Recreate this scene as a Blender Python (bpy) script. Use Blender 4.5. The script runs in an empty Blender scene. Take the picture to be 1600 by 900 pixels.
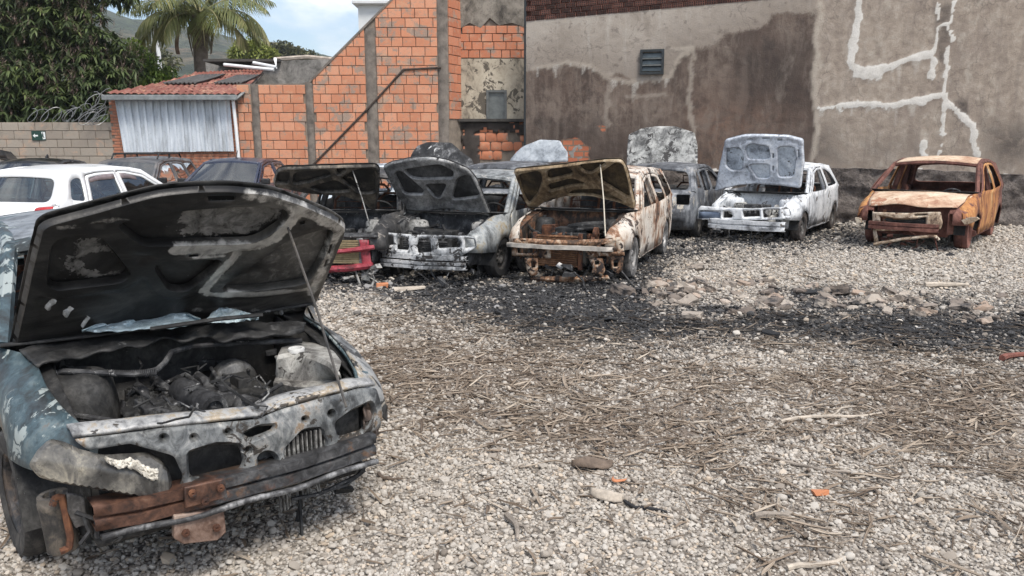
import bpy, bmesh, math, random
import numpy as np
from mathutils import Vector, Matrix, noise as mnoise
from mathutils.geometry import delaunay_2d_cdt
R = math.radians
rnd = random.Random(7)
nrg = np.random.default_rng(11)
scene = bpy.context.scene
COL = scene.collection

# ---------------------------------------------------------------- camera, sky, sun, exposure
FPX, CH, TILT = 1219.0, 1.768, R(10.55)
CT, ST = math.cos(TILT), math.sin(TILT)
cam = bpy.data.cameras.new('camera'); cam.sensor_width = 36; cam.lens = 36 * FPX / 1600
cam.clip_start = .05; cam.clip_end = 5000
camo = bpy.data.objects.new('camera', cam); COL.objects.link(camo)
camo.location = (0, 0, CH); camo.rotation_euler = (R(90) - TILT, 0, 0)
scene.camera = camo
SUN_EL, SUN_AZ = R(58), R(150)          # azimuth clockwise from +Y (north): high, behind and right of the camera
world = bpy.data.worlds.new('World'); scene.world = world; world.use_nodes = True
sun = bpy.data.lights.new('sun', 'SUN'); sun.energy = 2.15; sun.angle = R(20); sun.color = (1, .945, .87)
suno = bpy.data.objects.new('sun', sun); COL.objects.link(suno)
sd = Vector((math.sin(SUN_AZ) * math.cos(SUN_EL), math.cos(SUN_AZ) * math.cos(SUN_EL), math.sin(SUN_EL)))
suno.rotation_euler = sd.to_track_quat('Z', 'Y').to_euler()
suno.location = (0, 0, 30)
scene.view_settings.view_transform = 'Standard'; scene.view_settings.look = 'None'
scene.view_settings.exposure = 0.86
scene.view_settings.gamma = 1

# ---------------------------------------------------------------- node helper
class NT:
    def __init__(s, tree): s.t = tree; tree.nodes.clear()
    def n(s, typ, **kw):
        nd = s.t.nodes.new(typ)
        for k, v in kw.items():
            if k.startswith('_'): setattr(nd, k[1:], v)
            else:
                key = int(k[1:]) if (k[0] == 'i' and k[1:].isdigit()) else k.replace('_', ' ')
                s.set(nd.inputs[key], v)
        return nd
    def set(s, sock, v):
        if isinstance(v, bpy.types.NodeSocket): s.t.links.new(v, sock)
        elif isinstance(v, bpy.types.Node): s.t.links.new(v.outputs[0], sock)
        else:
            if sock.type == 'RGBA' and len(v) == 3: v = (*v, 1)
            sock.default_value = v
    def math(s, op, a, b=0.0, clamp=False):
        nd = s.n('ShaderNodeMath', _operation=op, _use_clamp=clamp); s.set(nd.inputs[0], a); s.set(nd.inputs[1], b); return nd.outputs[0]
    def mix(s, f, a, b, blend='MIX'):
        nd = s.n('ShaderNodeMix', _data_type='RGBA', _blend_type=blend)
        s.set(nd.inputs[0], f); s.set(nd.inputs[6], a); s.set(nd.inputs[7], b); return nd.outputs[2]
    def ramp(s, f, stops, interp='LINEAR'):
        nd = s.n('ShaderNodeValToRGB'); cr = nd.color_ramp; cr.interpolation = interp
        while len(cr.elements) < len(stops): cr.elements.new(.5)
        for e, (p, c) in zip(cr.elements, stops):
            e.position = p; e.color = (*c, 1) if len(c) == 3 else c
        s.set(nd.inputs[0], f); return nd.outputs[0]
    def step(s, f, a, b):
        nd = s.n('ShaderNodeMapRange', _interpolation_type='SMOOTHSTEP'); s.set(nd.inputs[0], f)
        nd.inputs[1].default_value = a; nd.inputs[2].default_value = b; return nd.outputs[0]
    def noise(s, vec, scale, detail=5, rough=.6, dist=0.):
        nd = s.n('ShaderNodeTexNoise', Scale=scale, Detail=detail, Roughness=rough, Distortion=dist)
        if vec is not None: s.set(nd.inputs['Vector'], vec)
        return nd.outputs[0]
    def attr(s, name, inst=False):
        return s.n('ShaderNodeAttribute', _attribute_name=name, _attribute_type='INSTANCER' if inst else 'GEOMETRY').outputs[2]

# sky: Nishita with a procedural cloud deck mixed in over the whole dome
w = NT(world.node_tree)
sky = w.n('ShaderNodeTexSky', _sky_type='NISHITA', _sun_disc=False, _sun_elevation=SUN_EL, _sun_rotation=SUN_AZ, _air_density=1.0, _dust_density=1.5)
tc = w.n('ShaderNodeTexCoord')
mp = w.n('ShaderNodeMapping', Vector=tc.outputs[0], Scale=(1, 1, 2.6), Location=(.35, .1, .15))
cl = w.noise(mp.outputs[0], 2.3, 8, .56, .25)
cf = w.step(cl, .45, .60)
shade = w.noise(mp.outputs[0], 5.0, 6, .55)
ccol = w.ramp(shade, [(.3, (5.2, 5.4, 5.8)), (.62, (8.6, 8.55, 8.5))])
bg = w.n('ShaderNodeBackground', Color=w.mix(cf, sky.outputs[0], ccol), Strength=0.108)
w.t.links.new(bg.outputs[0], w.n('ShaderNodeOutputWorld').inputs[0])

# ---------------------------------------------------------------- photo geometry: rays of the camera above, to find where things stand
def ray(px, py):
    u, v = (px - 800) / FPX, (450 - py) / FPX
    return Vector((u, CT + v * ST, -ST + v * CT))
def at(px, py, Y):                     # point of that sight line in the plane y = Y
    d = ray(px, py); return Vector((0, 0, CH)) + d * (Y / d.y)
def gnd(px, py, z=0.):
    d = ray(px, py); return Vector((0, 0, CH)) + d * ((z - CH) / d.z)
def plane_hit(px, py, p0, n):
    d = ray(px, py); o = Vector((0, 0, CH)); return o + d * ((p0 - o).dot(n) / d.dot(n))
def proj(P):
    P = np.asarray(P, float); x, y, z = P[:, 0], P[:, 1], P[:, 2] - CH
    fw = np.maximum(y * CT - z * ST, .05); up = y * ST + z * CT
    return np.stack([800 + FPX * x / fw, 450 - FPX * up / fw], 1)

# ---------------------------------------------------------------- 2-D fields
def seg_dist(p, poly, closed=False):
    poly = np.asarray(poly, float); p = np.asarray(p, float); best = np.full(len(p), 1e9)
    n = len(poly)
    for i in range(n if closed else n - 1):
        a, b = poly[i], poly[(i + 1) % n]; ab = b - a; L = max(ab @ ab, 1e-12)
        t = np.clip(((p - a) @ ab) / L, 0, 1)
        best = np.minimum(best, np.hypot(*(p - a - t[:, None] * ab).T))
    return best
def inside(p, poly):
    poly = np.asarray(poly, float); p = np.asarray(p, float); r = np.zeros(len(p), bool); j = len(poly) - 1
    for i in range(len(poly)):
        xi, yi = poly[i]; xj, yj = poly[j]
        if yi != yj:
            c = ((yi > p[:, 1]) != (yj > p[:, 1])) & (p[:, 0] < (xj - xi) * (p[:, 1] - yi) / (yj - yi) + xi); r ^= c
        j = i
    return r
def sfield(p, poly, width):            # 1 inside, 0 outside, soft over width
    d = seg_dist(p, poly, True); d = np.where(inside(p, poly), d, -d)
    t = np.clip(d / width * .5 + .5, 0, 1); return t * t * (3 - 2 * t)
def sm(a, b, x):
    t = np.clip((x - a) / (b - a), 0, 1); return t * t * (3 - 2 * t)

# ---------------------------------------------------------------- mesh builder
def rot(rx=0, ry=0, rz=0): return Matrix.Rotation(rz, 4, 'Z') @ Matrix.Rotation(ry, 4, 'Y') @ Matrix.Rotation(rx, 4, 'X')
class MB:
    def __init__(s): s.v = []; s.f = []
    def add(s, v, f, M=None):
        o = len(s.v)
        if M is not None: v = [M @ Vector(p) for p in v]
        s.v += [tuple(p) for p in v]; s.f += [tuple(i + o for i in q) for q in f]; return s
    def box(s, c, d, M=None, taper=1., jit=0.):
        x, y, z = d[0] / 2, d[1] / 2, d[2] / 2
        v = [Vector((c[0] + sx * x * (taper if sz > 0 else 1), c[1] + sy * y * (taper if sz > 0 else 1), c[2] + sz * z)) for sz in (-1, 1) for sy in (-1, 1) for sx in (-1, 1)]
        if jit: v = [p + Vector((rnd.uniform(-jit, jit), rnd.uniform(-jit, jit), rnd.uniform(-jit, jit))) for p in v]
        return s.add(v, [(0, 2, 3, 1), (4, 5, 7, 6), (0, 1, 5, 4), (2, 6, 7, 3), (0, 4, 6, 2), (1, 3, 7, 5)], M)
    def tube(s, pts, r, n=8, M=None, cap=True):
        pts = [Vector(p) for p in pts]; rs = r if isinstance(r, (list, tuple)) else [r] * len(pts)
        v = []; f = []; up = None
        for i, p in enumerate(pts):
            t = (pts[min(i + 1, len(pts) - 1)] - pts[max(i - 1, 0)]).normalized()
            if up is None: up = t.orthogonal().normalized()
            up = (up - t * up.dot(t)); up = up.normalized() if up.length > 1e-6 else t.orthogonal().normalized()
            b = t.cross(up)
            for k in range(n):
                a = 2 * math.pi * k / n; v.append(p + (up * math.cos(a) + b * math.sin(a)) * rs[i])
        for i in range(len(pts) - 1):
            for k in range(n):
                a, b2 = i * n + k, i * n + (k + 1) % n; f.append((a, b2, b2 + n, a + n))
        if cap: f += [tuple(range(n))[::-1], tuple(range((len(pts) - 1) * n, len(pts) * n))]
        return s.add(v, f, M)
    def lathe(s, prof, n=20, M=None, a0=0, a1=2 * math.pi):   # prof: (radius, z), about local z
        full = abs(a1 - a0 - 2 * math.pi) < 1e-6; m = n if full else n + 1; v = []; f = []
        for r_, z in prof:
            for k in range(m):
                a = a0 + (a1 - a0) * k / n; v.append((r_ * math.cos(a), r_ * math.sin(a), z))
        for i in range(len(prof) - 1):
            for k in range(n):
                b = (k + 1) % m; f.append((i * m + k, i * m + b, (i + 1) * m + b, (i + 1) * m + k))
        return s.add(v, f, M)
    def cyl(s, p0, p1, r, n=12): return s.tube([p0, p1], r, n)
    def grid(s, fn, nu, nv, M=None):
        v = [fn(i / nu, j / nv) for j in range(nv + 1) for i in range(nu + 1)]; W = nu + 1
        f = [(j * W + i, j * W + i + 1, (j + 1) * W + i + 1, (j + 1) * W + i) for j in range(nv) for i in range(nu)]
        return s.add(v, f, M)
    def build(s, name, m, parent=None, smooth=40, th=0, off=0, bev=0):
        me = bpy.data.meshes.new(name); me.from_pydata(s.v, [], s.f); me.materials.append(m)
        return link(name, me, parent, smooth, th, off, bev)
def link(name, me, parent=None, smooth=None, th=0, off=0, bev=0):
    if smooth:
        me.polygons.foreach_set('use_smooth', [True] * len(me.polygons)); me.set_sharp_from_angle(angle=R(smooth))
    o = bpy.data.objects.new(name, me); COL.objects.link(o); o.parent = parent
    if th: md = o.modifiers.new('thick', 'SOLIDIFY'); md.thickness = th; md.offset = off
    if bev: md = o.modifiers.new('bev', 'BEVEL'); md.width = bev; md.segments = 2; md.limit_method = 'ANGLE'
    return o
def npmesh(name, v, f, m, parent=None, smooth=None):
    me = bpy.data.meshes.new(name); v = np.asarray(v, np.float32); f = np.asarray(f, np.int32); k = f.shape[1]
    me.vertices.add(len(v)); me.vertices.foreach_set('co', v.ravel())
    me.loops.add(f.size); me.loops.foreach_set('vertex_index', f.ravel())
    me.polygons.add(len(f)); me.polygons.foreach_set('loop_start', np.arange(0, f.size, k, dtype=np.int32))
    me.update(calc_edges=True); me.materials.append(m)
    return link(name, me, parent, smooth)
def fattr(o, name, vals):
    a = o.data.attributes.new(name, 'FLOAT', 'POINT'); a.data.foreach_set('value', np.asarray(vals, np.float32))
def empty(name, loc=(0, 0, 0), rz=0):
    o = bpy.data.objects.new(name, None); COL.objects.link(o); o.location = loc; o.rotation_euler = (0, 0, rz); o.empty_display_size = .1; return o
def tag(o, label, cat, group=None, kind='thing'):
    o['label'] = label; o['category'] = cat; o['kind'] = kind
    if group: o['group'] = group
    return o
def copy_tree(o, parent=None):
    c = o.copy(); COL.objects.link(c); c.parent = parent
    for ch in list(o.children): copy_tree(ch, c)
    return c
def resample(poly, step, closed=True):
    out = []; n = len(poly)
    for i in range(n if closed else n - 1):
        a, b = np.array(poly[i], float), np.array(poly[(i + 1) % n], float)
        k = max(1, int(round(np.hypot(*(b - a)) / step)))
        out += [tuple(a + (b - a) * j / k) for j in range(k)]
    if not closed: out.append(tuple(poly[-1]))
    return out
def rounded(poly, r, n=4):             # round the corners of a polygon
    out = []; m = len(poly)
    for i in range(m):
        p0, p, p1 = (np.array(poly[j % m], float) for j in (i - 1, i, i + 1))
        d0, d1 = p0 - p, p1 - p; l0, l1 = np.hypot(*d0), np.hypot(*d1); q = min(r, l0 * .45, l1 * .45)
        a, b = p + d0 / l0 * q, p + d1 / l1 * q
        for k in range(n + 1):
            t = k / n; out.append(tuple((1 - t) ** 2 * a + 2 * t * (1 - t) * p + t * t * b))
    return out
def shrink(poly, d):
    P = np.array(poly, float); n = len(P)
    area = sum(P[i][0] * P[(i + 1) % n][1] - P[(i + 1) % n][0] * P[i][1] for i in range(n)); sg = 1 if area > 0 else -1
    out = []
    for i in range(n):
        a = P[i] - P[i - 1]; b = P[(i + 1) % n] - P[i]
        na = np.array([-a[1], a[0]]) / (np.hypot(*a) + 1e-9); nb = np.array([-b[1], b[0]]) / (np.hypot(*b) + 1e-9)
        m = na + nb; m /= (np.hypot(*m) + 1e-9); k = d / max(.4, m @ na); out.append(tuple(P[i] + sg * m * k))
    return out
def cdt(outline, holes=(), step=.08, extra=()):
    V = []; E = []
    for lp in [outline, *holes]:
        q = resample(lp, step); o = len(V); V += q; E += [(o + i, o + (i + 1) % len(q)) for i in range(len(q))]
    for lp in extra:
        q = [p for p in resample(lp, step)]; ok_ = inside(q, outline) & (seg_dist(q, outline, True) > step * .3)
        for h in holes: ok_ &= ~inside(q, h) & (seg_dist(q, h, True) > step * .3)
        V += [p for p, k in zip(q, ok_) if k]
    A = np.array(outline); g = np.stack(np.meshgrid(np.arange(A[:, 0].min(), A[:, 0].max(), step), np.arange(A[:, 1].min(), A[:, 1].max(), step)), -1).reshape(-1, 2) + step * .37
    if len(g):
        ok = inside(g, outline) & (seg_dist(g, outline, True) > step * .45)
        for h in holes: ok &= ~inside(g, h) & (seg_dist(g, h, True) > step * .45)
        for h in extra: ok &= seg_dist(g, h, True) > step * .5
        V += [tuple(p) for p in g[ok]]
    vo, _, fo, _, _, _ = delaunay_2d_cdt([Vector(p) for p in V], E, [], 0, 1e-6)
    P = np.array([tuple(p) for p in vo]); F = np.array([tuple(f) for f in fo if len(f) == 3])
    c = P[F].mean(1); ok = inside(c, outline)
    for h in holes: ok &= ~inside(c, h)
    return P, F[ok]
def panel(mb, outline, holes, fn, step=.08):
    P, F = cdt(outline, holes, step); mb.add([fn(*p) for p in P], [tuple(int(i) for i in f) for f in F]); return P
def ngon(c, r, n=12, ry=None, a0=0):
    ry = ry or r; return [(c[0] + r * math.cos(2 * math.pi * k / n + a0), c[1] + ry * math.sin(2 * math.pi * k / n + a0)) for k in range(n)]

# ---------------------------------------------------------------- materials
def newmat(name):
    m = bpy.data.materials.new(name); m.use_nodes = True; return m, NT(m.node_tree)
def out(t, **kw):
    b = t.n('ShaderNodeBsdfPrincipled', **kw); t.t.links.new(b.outputs[0], t.n('ShaderNodeOutputMaterial').inputs[0]); return b
def bump(t, h, strength=.3, dist=.01):
    nd = t.n('ShaderNodeBump', Strength=strength, Distance=dist); t.set(nd.inputs['Height'], h); return nd.outputs[0]
def ocoord(t, seed=0, scale=(1, 1, 1), world_=False):
    if world_: src = t.n('ShaderNodeNewGeometry').outputs[0]
    else: src = t.n('ShaderNodeTexCoord').outputs[3]
    return t.n('ShaderNodeMapping', Vector=src, Location=(seed * 3.7, seed * 1.9, seed * 5.3), Scale=scale).outputs[0]
def simple(name, col, rough=.6, metal=0, var=.25, scale=8, bmp=.15, spec=.5):
    m, t = newmat(name); c = ocoord(t); n = t.noise(c, scale, 6, .65)
    a = tuple(x * (1 - var) for x in col); b = tuple(min(1, x * (1 + var)) for x in col)
    n2 = t.noise(c, scale * 9, 3)
    out(t, Base_Color=t.ramp(n, [(.3, a), (.7, b)]), Roughness=rough, Metallic=metal, Specular_IOR_Level=spec, Normal=bump(t, n2, bmp, .004)); return m
def burnt(name, stops, scale=2.5, seed=0, flake=None, fl_at=.6, fl_scale=14, rough=(.45, .85), metal=.15, streak=1., bmp=.5, dirt=.5):
    """fire-damaged sheet metal: broad scorch zones, sharp flaking patches, fine soot grain"""
    m, t = newmat(name); c = ocoord(t, seed, (1, 1, 1 / streak))
    n = t.math('ADD', t.math('ADD', t.math('MULTIPLY', t.noise(c, scale, 9, .62, .6), 1.35), t.math('MULTIPLY', t.noise(ocoord(t, seed + 2, (1, 1, .6 / streak)), scale * 4.2, 7, .7, .9), .75)), -.55); col = t.ramp(n, stops)
    fine = t.noise(c, scale * 11, 6, .7)
    col = t.mix(t.math('MULTIPLY', t.step(fine, .5, .72), dirt), col, tuple(x * .3 for x in stops[0][1]))
    if flake:
        f1 = t.noise(c, fl_scale, 7, .68, .9); f2 = t.noise(ocoord(t, seed + 5), scale * .8, 4, .6)
        s = t.math('ADD', f1, t.math('MULTIPLY', t.math('SUBTRACT', f2, .5), .9))
        k = t.step(s, fl_at - .05, fl_at - .025); col = t.mix(k, col, flake)
        h = t.math('ADD', t.math('MULTIPLY', fine, .5), k)
    else: h = fine
    rg = t.n('ShaderNodeMapRange'); t.set(rg.inputs[0], t.noise(c, scale * 3, 5)); rg.inputs[1].default_value = .3; rg.inputs[2].default_value = .7
    rg.inputs[3].default_value, rg.inputs[4].default_value = rough
    out(t, Base_Color=col, Roughness=rg.outputs[0], Metallic=metal, Normal=bump(t, h, bmp, .004)); return m
# ================================================================ GROUND
ASH = [[(470, 425), (640, 418), (800, 420), (1000, 405), (1040, 372), (1105, 362), (1330, 352), (1345, 375), (1250, 384), (1110, 388), (1058, 408), (1022, 440), (1010, 465), (1080, 480),
        (1240, 482), (1400, 478), (1610, 482), (1610, 556), (1470, 549), (1330, 542), (1200, 526), (1120, 530), (1000, 540), (880, 530), (740, 505), (610, 470), (480, 452)],
       [(1230, 452), (1330, 458), (1420, 470), (1500, 500), (1300, 500), (1200, 478)], [(610, 518), (660, 512), (700, 520), (640, 532)]]
MUL = [[(560, 560), (640, 500), (760, 500), (900, 520), (1100, 532), (1300, 545), (1610, 552), (1610, 760), (1400, 730), (1250, 690), (1050, 720), (850, 690), (700, 650), (600, 640)],
       [(1080, 505), (1200, 500), (1400, 515), (1560, 520), (1500, 532), (1250, 530), (1100, 520)], [(1000, 740), (1300, 730), (1610, 760), (1610, 910), (1250, 910), (1100, 820)]]
def gfields(XY):
    XY = np.asarray(XY, float); P = np.column_stack([XY, np.zeros(len(XY))]); ok = P[:, 1] > 1.2
    q = proj(P); wob = np.array([mnoise.fractal((x * .9, y * .9, 3), 1, 2, 4) for x, y in XY]); wob2 = np.array([mnoise.fractal((x * 1.7, y * 2.6, 9), 1, 2, 4) for x, y in XY])
    sc = np.clip(20 / np.maximum(P[:, 1], 2), 1, 8)
    q2 = q + np.stack([wob * 26 * sc, wob2 * 9 * sc], 1)
    ash = np.zeros(len(XY)); mul = np.zeros(len(XY))
    for i, p in enumerate(ASH): ash = np.maximum(ash, sfield(q2, p, 60 if i == 0 else 24) * (.9, .7, .45)[i])
    for i, p in enumerate(MUL): mul = np.maximum(mul, sfield(q2, p, 90 if i != 1 else 14) * (.95, 1, .55)[i])
    patch = np.array([mnoise.fractal((x * .8 + 40, y * 1.2, 1), 1, 2, 3) for x, y in XY])
    mul = np.clip(mul * (.95 + patch * 1.0), 0, 1); ash = np.clip(ash * (1.05 + wob2 * .55), 0, 1)
    ash[~ok] = 0; mul[~ok] = 0
    return ash, mul * (1 - .6 * ash)
gx = np.concatenate([[-900, -300, -60, -25], np.arange(-15, 15.01, .14), [25, 60, 300, 900]])
gy = np.concatenate([[-900, -200, -30, -6], np.arange(-2, 22.01, .14), [30, 60, 200, 500, 700, 900]])
GX, GY = np.meshgrid(gx, gy); gv = np.column_stack([GX.ravel(), GY.ravel()])
gz = np.array([mnoise.fractal((x * .7, y * .7, 0), 1, 2, 4) * .012 if abs(x) < 15 and -2 < y < 22 else -.02 for x, y in gv])
nx = len(gx); ii = np.arange(len(gy) - 1)[:, None] * nx + np.arange(nx - 1)[None]
gf = np.stack([ii, ii + 1, ii + 1 + nx, ii + nx], -1).reshape(-1, 4)
m, t = newmat('gravel_ground'); c = ocoord(t, 0, world_=True); ash, mul = t.attr('ash'), t.attr('mul')
vo = t.n('ShaderNodeTexVoronoi', Vector=c, Scale=42.); vcol = t.n('ShaderNodeSeparateColor', i0=vo.outputs[1]).outputs[0]
base = t.ramp(vcol, [(0, (.20, .175, .15)), (.4, (.34, .31, .27)), (.8, (.48, .44, .38)), (1, (.62, .58, .52))])
crev = t.step(vo.outputs[0], .25, .75); base = t.mix(t.math('MULTIPLY', crev, .85), base, (.10, .085, .07))
fine = t.noise(c, 60, 5); mulc = t.ramp(fine, [(.3, (.05, .036, .027)), (.5, (.14, .105, .08)), (.72, (.27, .22, .17))])
base = t.mix(t.math('MULTIPLY', mul, .9), base, mulc)
ashn = t.noise(c, 7, 7, .7); ashc = t.ramp(t.noise(c, 45, 5, .7), [(.35, (.012, .012, .013)), (.6, (.035, .034, .035)), (.8, (.14, .135, .13))])
ak = t.step(t.math('ADD', ash, t.math('MULTIPLY', t.math('SUBTRACT', ashn, .5), 1.1)), .28, .62)
out(t, Base_Color=t.mix(ak, base, ashc), Roughness=.95, Normal=bump(t, t.math('SUBTRACT', t.math('MULTIPLY', fine, .5), vo.outputs[0]), .8, .012))
ground = npmesh('ground', np.column_stack([gv, gz]), gf, m, smooth=60); ground['kind'] = 'structure'
ga, gm = gfields(gv); fattr(ground, 'ash', ga); fattr(ground, 'mul', gm)

# ---------------------------------------------------------------- gravel and litter, scattered as real pieces
proto = bpy.data.collections.new('pieces')
def stuff_mat(name, inst_cols, ash_cols):
    m, t = newmat(name); tint, ash = t.attr('tint', True), t.attr('pash', True)
    n = t.noise(ocoord(t), 60, 4); k = t.math('ADD', t.math('MULTIPLY', tint, .85), t.math('MULTIPLY', n, .15))
    col = t.mix(t.step(ash, .2, .75), t.ramp(k, inst_cols), t.ramp(k, ash_cols)); out(t, Base_Color=col, Roughness=.88, Normal=bump(t, n, .3, .002)); return m
PEB = stuff_mat('pebble_stone', [(.05, (.12, .097, .078)), (.22, (.25, .215, .178)), (.45, (.375, .338, .292)), (.68, (.485, .450, .400)), (.86, (.46, .37, .275)), (.97, (.70, .67, .62))],
                [(0, (.007, .007, .008)), (.5, (.022, .022, .023)), (.78, (.075, .073, .072)), (1, (.34, .33, .32))])
TWG = stuff_mat('dry_wood', [(0, (.07, .048, .034)), (.35, (.185, .14, .102)), (.7, (.33, .27, .21)), (1, (.56, .49, .40))], [(0, (.010, .009, .008)), (.6, (.03, .027, .025)), (1, (.16, .12, .09))])
def proto_obj(name, v, f, m, smooth=None):
    o = npmesh(name, v, f, m, smooth=smooth); COL.objects.unlink(o); proto_c.objects.link(o); return o
proto_c = bpy.data.collections.new('pebble_shapes')
for k in range(6):
    bm = bmesh.new(); bmesh.ops.create_icosphere(bm, subdivisions=2 if k < 3 else 1, radius=1)
    sx, sy, sz = rnd.uniform(.8, 1.25), rnd.uniform(.7, 1.05), rnd.uniform(.5, .8)
    for v in bm.verts:
        p = v.co.copy(); d = 1 + .30 * mnoise.noise(p * 1.1 + Vector((k * 7, 0, 0))) + .12 * mnoise.noise(p * 2.6 + Vector((k * 7, 3, 0)))
        q = p * d; q = Vector((max(-.85, min(.85, q.x)), max(-.9, min(.9, q.y)), max(-.8, min(.8, q.z)))); v.co = Vector((q.x * sx, q.y * sy, q.z * sz))
    V = [tuple(v.co) for v in bm.verts]; F = [[v.index for v in f.verts] for f in bm.faces]; bm.free(); proto_obj('pebble', V, F, PEB, 45)
peb_col = proto_c; proto_c = bpy.data.collections.new('twig_shapes')
for k in range(13):
    mb = MB()
    if k < 5:
        n = 6; pts = []; p = Vector((-.5, 0, 0)); a = 0
        for i in range(n): pts.append(p.copy()); a += rnd.uniform(-.45, .45); p = p + Vector((math.cos(a), math.sin(a), rnd.uniform(-.05, .05))) / (n - 1)
        mb.tube(pts, [.024, .021, .019, .016, .013, .008][:n], 5)
        if k < 2: q = pts[3]; mb.tube([q, q + Vector((.16, .14 * (1 if k else -1), .02)), q + Vector((.3, .2 * (1 if k else -1), .0))], [.013, .010, .005], 4)
    else:
        l, wd = .5, rnd.uniform(.09, .17)
        mb.grid(lambda u, v: (-.5 + u, (v - .5) * wd * (1 - .85 * abs(2 * u - 1) ** 2.2) + .06 * math.sin(u * 3 + k), .03 * math.sin(u * 4 + k) + .05 * (2 * v - 1) ** 2), 5, 2)
    me = bpy.data.meshes.new('twig'); me.from_pydata(mb.v, [], mb.f); me.materials.append(TWG)
    o = bpy.data.objects.new('twig', me); proto_c.objects.link(o)
    if k >= 5: md = o.modifiers.new('t', 'SOLIDIFY'); md.thickness = .02
twg_col = proto_c
def scatter(name, P, scl, rotv, tint, ash, coll, m):
    me = bpy.data.meshes.new(name); me.vertices.add(len(P)); me.vertices.foreach_set('co', np.asarray(P, np.float32).ravel())
    for nm, typ, val in (('pscale', 'FLOAT_VECTOR', scl), ('prot', 'FLOAT_VECTOR', rotv), ('tint', 'FLOAT', tint), ('pash', 'FLOAT', ash)):
        a = me.attributes.new(nm, typ, 'POINT'); a.data.foreach_set('vector' if typ == 'FLOAT_VECTOR' else 'value', np.asarray(val, np.float32).ravel())
    me.materials.append(m); o = bpy.data.objects.new(name, me); COL.objects.link(o); o['kind'] = 'stuff'
    g = bpy.data.node_groups.new(name, 'GeometryNodeTree'); g.interface.new_socket('Geometry', in_out='INPUT', socket_type='NodeSocketGeometry'); g.interface.new_socket('Geometry', in_out='OUTPUT', socket_type='NodeSocketGeometry')
    N = g.nodes.new; L = g.links.new; gi, go = N('NodeGroupInput'), N('NodeGroupOutput')
    ci = N('GeometryNodeCollectionInfo'); ci.inputs[0].default_value = coll; ci.inputs[1].default_value = True; ci.inputs[2].default_value = True
    ip = N('GeometryNodeInstanceOnPoints'); ip.inputs['Pick Instance'].default_value = True
    def na(nm, dt):
        a = N('GeometryNodeInputNamedAttribute'); a.data_type = dt; a.inputs[0].default_value = nm; return a.outputs[0]
    rv = N('FunctionNodeRandomValue'); rv.data_type = 'INT'; rv.inputs[4].default_value = 0; rv.inputs[5].default_value = len(coll.objects) - 1
    L(gi.outputs[0], ip.inputs['Points']); L(ci.outputs[0], ip.inputs['Instance']); L(rv.outputs[2], ip.inputs['Instance Index'])
    L(na('prot', 'FLOAT_VECTOR'), ip.inputs['Rotation']); L(na('pscale', 'FLOAT_VECTOR'), ip.inputs['Scale']); L(ip.outputs[0], go.inputs[0])
    o.modifiers.new('scatter', 'NODES').node_group = g; return o
def band(y0, y1, dens):
    W = .68 * y1 + 2.6; n = int(dens * 2 * W * (y1 - y0)); x = nrg.uniform(-W, W, n); y = nrg.uniform(y0, y1, n)
    k = (np.abs(x) < .68 * y + 2.6) & (y < 19.7 - .27 * np.maximum(x, 0)); return np.column_stack([x, y])[k]
B = [(1.6, 3.0, 5600, .0088), (3.0, 4.6, 4600, .0096), (4.6, 7, 3000, .0112), (7, 10, 1700, .0135), (10, 14, 900, .0165), (14, 19.7, 380, .022)]
XY = []; SZ = []
for a, b, d, s in B: q = band(a, b, d); XY.append(q); SZ.append(s * nrg.lognormal(-.04, .36, len(q)))
XY = np.vstack(XY); SZ = np.concatenate(SZ)
def gsample(XY):                         # bilinear look-up of the ground fields
    fx = np.clip((XY[:, 0] + 15) / .14, 0, 213.9); fy = np.clip((XY[:, 1] + 2) / .14, 0, 170.9); i, j = fx.astype(int), fy.astype(int); u, v = fx - i, fy - j; r = []
    for F in (ga, gm, gz):
        G = F.reshape(len(gy), nx)[4:-6, 4:-4]; I = np.minimum(i + 1, G.shape[1] - 1); J = np.minimum(j + 1, G.shape[0] - 1); r.append((G[j, i] * (1 - u) + G[j, I] * u) * (1 - v) + (G[J, i] * (1 - u) + G[J, I] * u) * v)
    return r
pa, pm, pz = gsample(XY)
keep = nrg.random(len(XY)) > np.clip(pm * .62, 0, .68) + np.where(pa > .5, .35, 0)
XY, SZ, pa, pm, pz = XY[keep], SZ[keep], pa[keep], pm[keep], pz[keep]; n = len(XY)
rv = np.column_stack([nrg.uniform(-.6, .6, n), nrg.uniform(-.6, .6, n), nrg.uniform(0, 6.28, n)])
tint = np.clip(nrg.beta(2.2, 1.9, n) - pm * .25, 0, 1)
pash = np.clip(pa * 1.08 + nrg.normal(0, .24, n) * (pa > .03), 0, 1)
lift = nrg.uniform(0, 1, n) ** 2 * .9
scatter('gravel', np.column_stack([XY, pz + SZ * (lift * .9)]), np.repeat(SZ[:, None], 3, 1), rv, tint, pash, peb_col, PEB)
XY = []; SZ = []
for a, b, d, s in [(1.75, 3.2, 480, .10), (3.2, 5, 800, .125), (5, 8, 620, .15), (8, 12, 230, .17), (12, 19, 12, .16)]: q = band(a, b, d); XY.append(q); SZ.append(s * nrg.lognormal(-.25, .5, len(q)))
XY = np.vstack(XY); SZ = np.concatenate(SZ); ta, tm, tz = gsample(XY)
clump = np.array([mnoise.fractal((x * 3.1, y * 5.0, 33), 1, 2, 3) for x, y in XY]); keep = nrg.random(len(XY)) < .09 + tm * np.clip(.85 + clump * 1.6, .15, 1.5); XY, SZ, ta, tm, tz = XY[keep], SZ[keep], ta[keep], tm[keep], tz[keep]; n = len(XY)
rv = np.column_stack([nrg.normal(0, .12, n), nrg.normal(0, .12, n), nrg.vonmises(0, .5, n) + nrg.choice([0, math.pi], n)])
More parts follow.
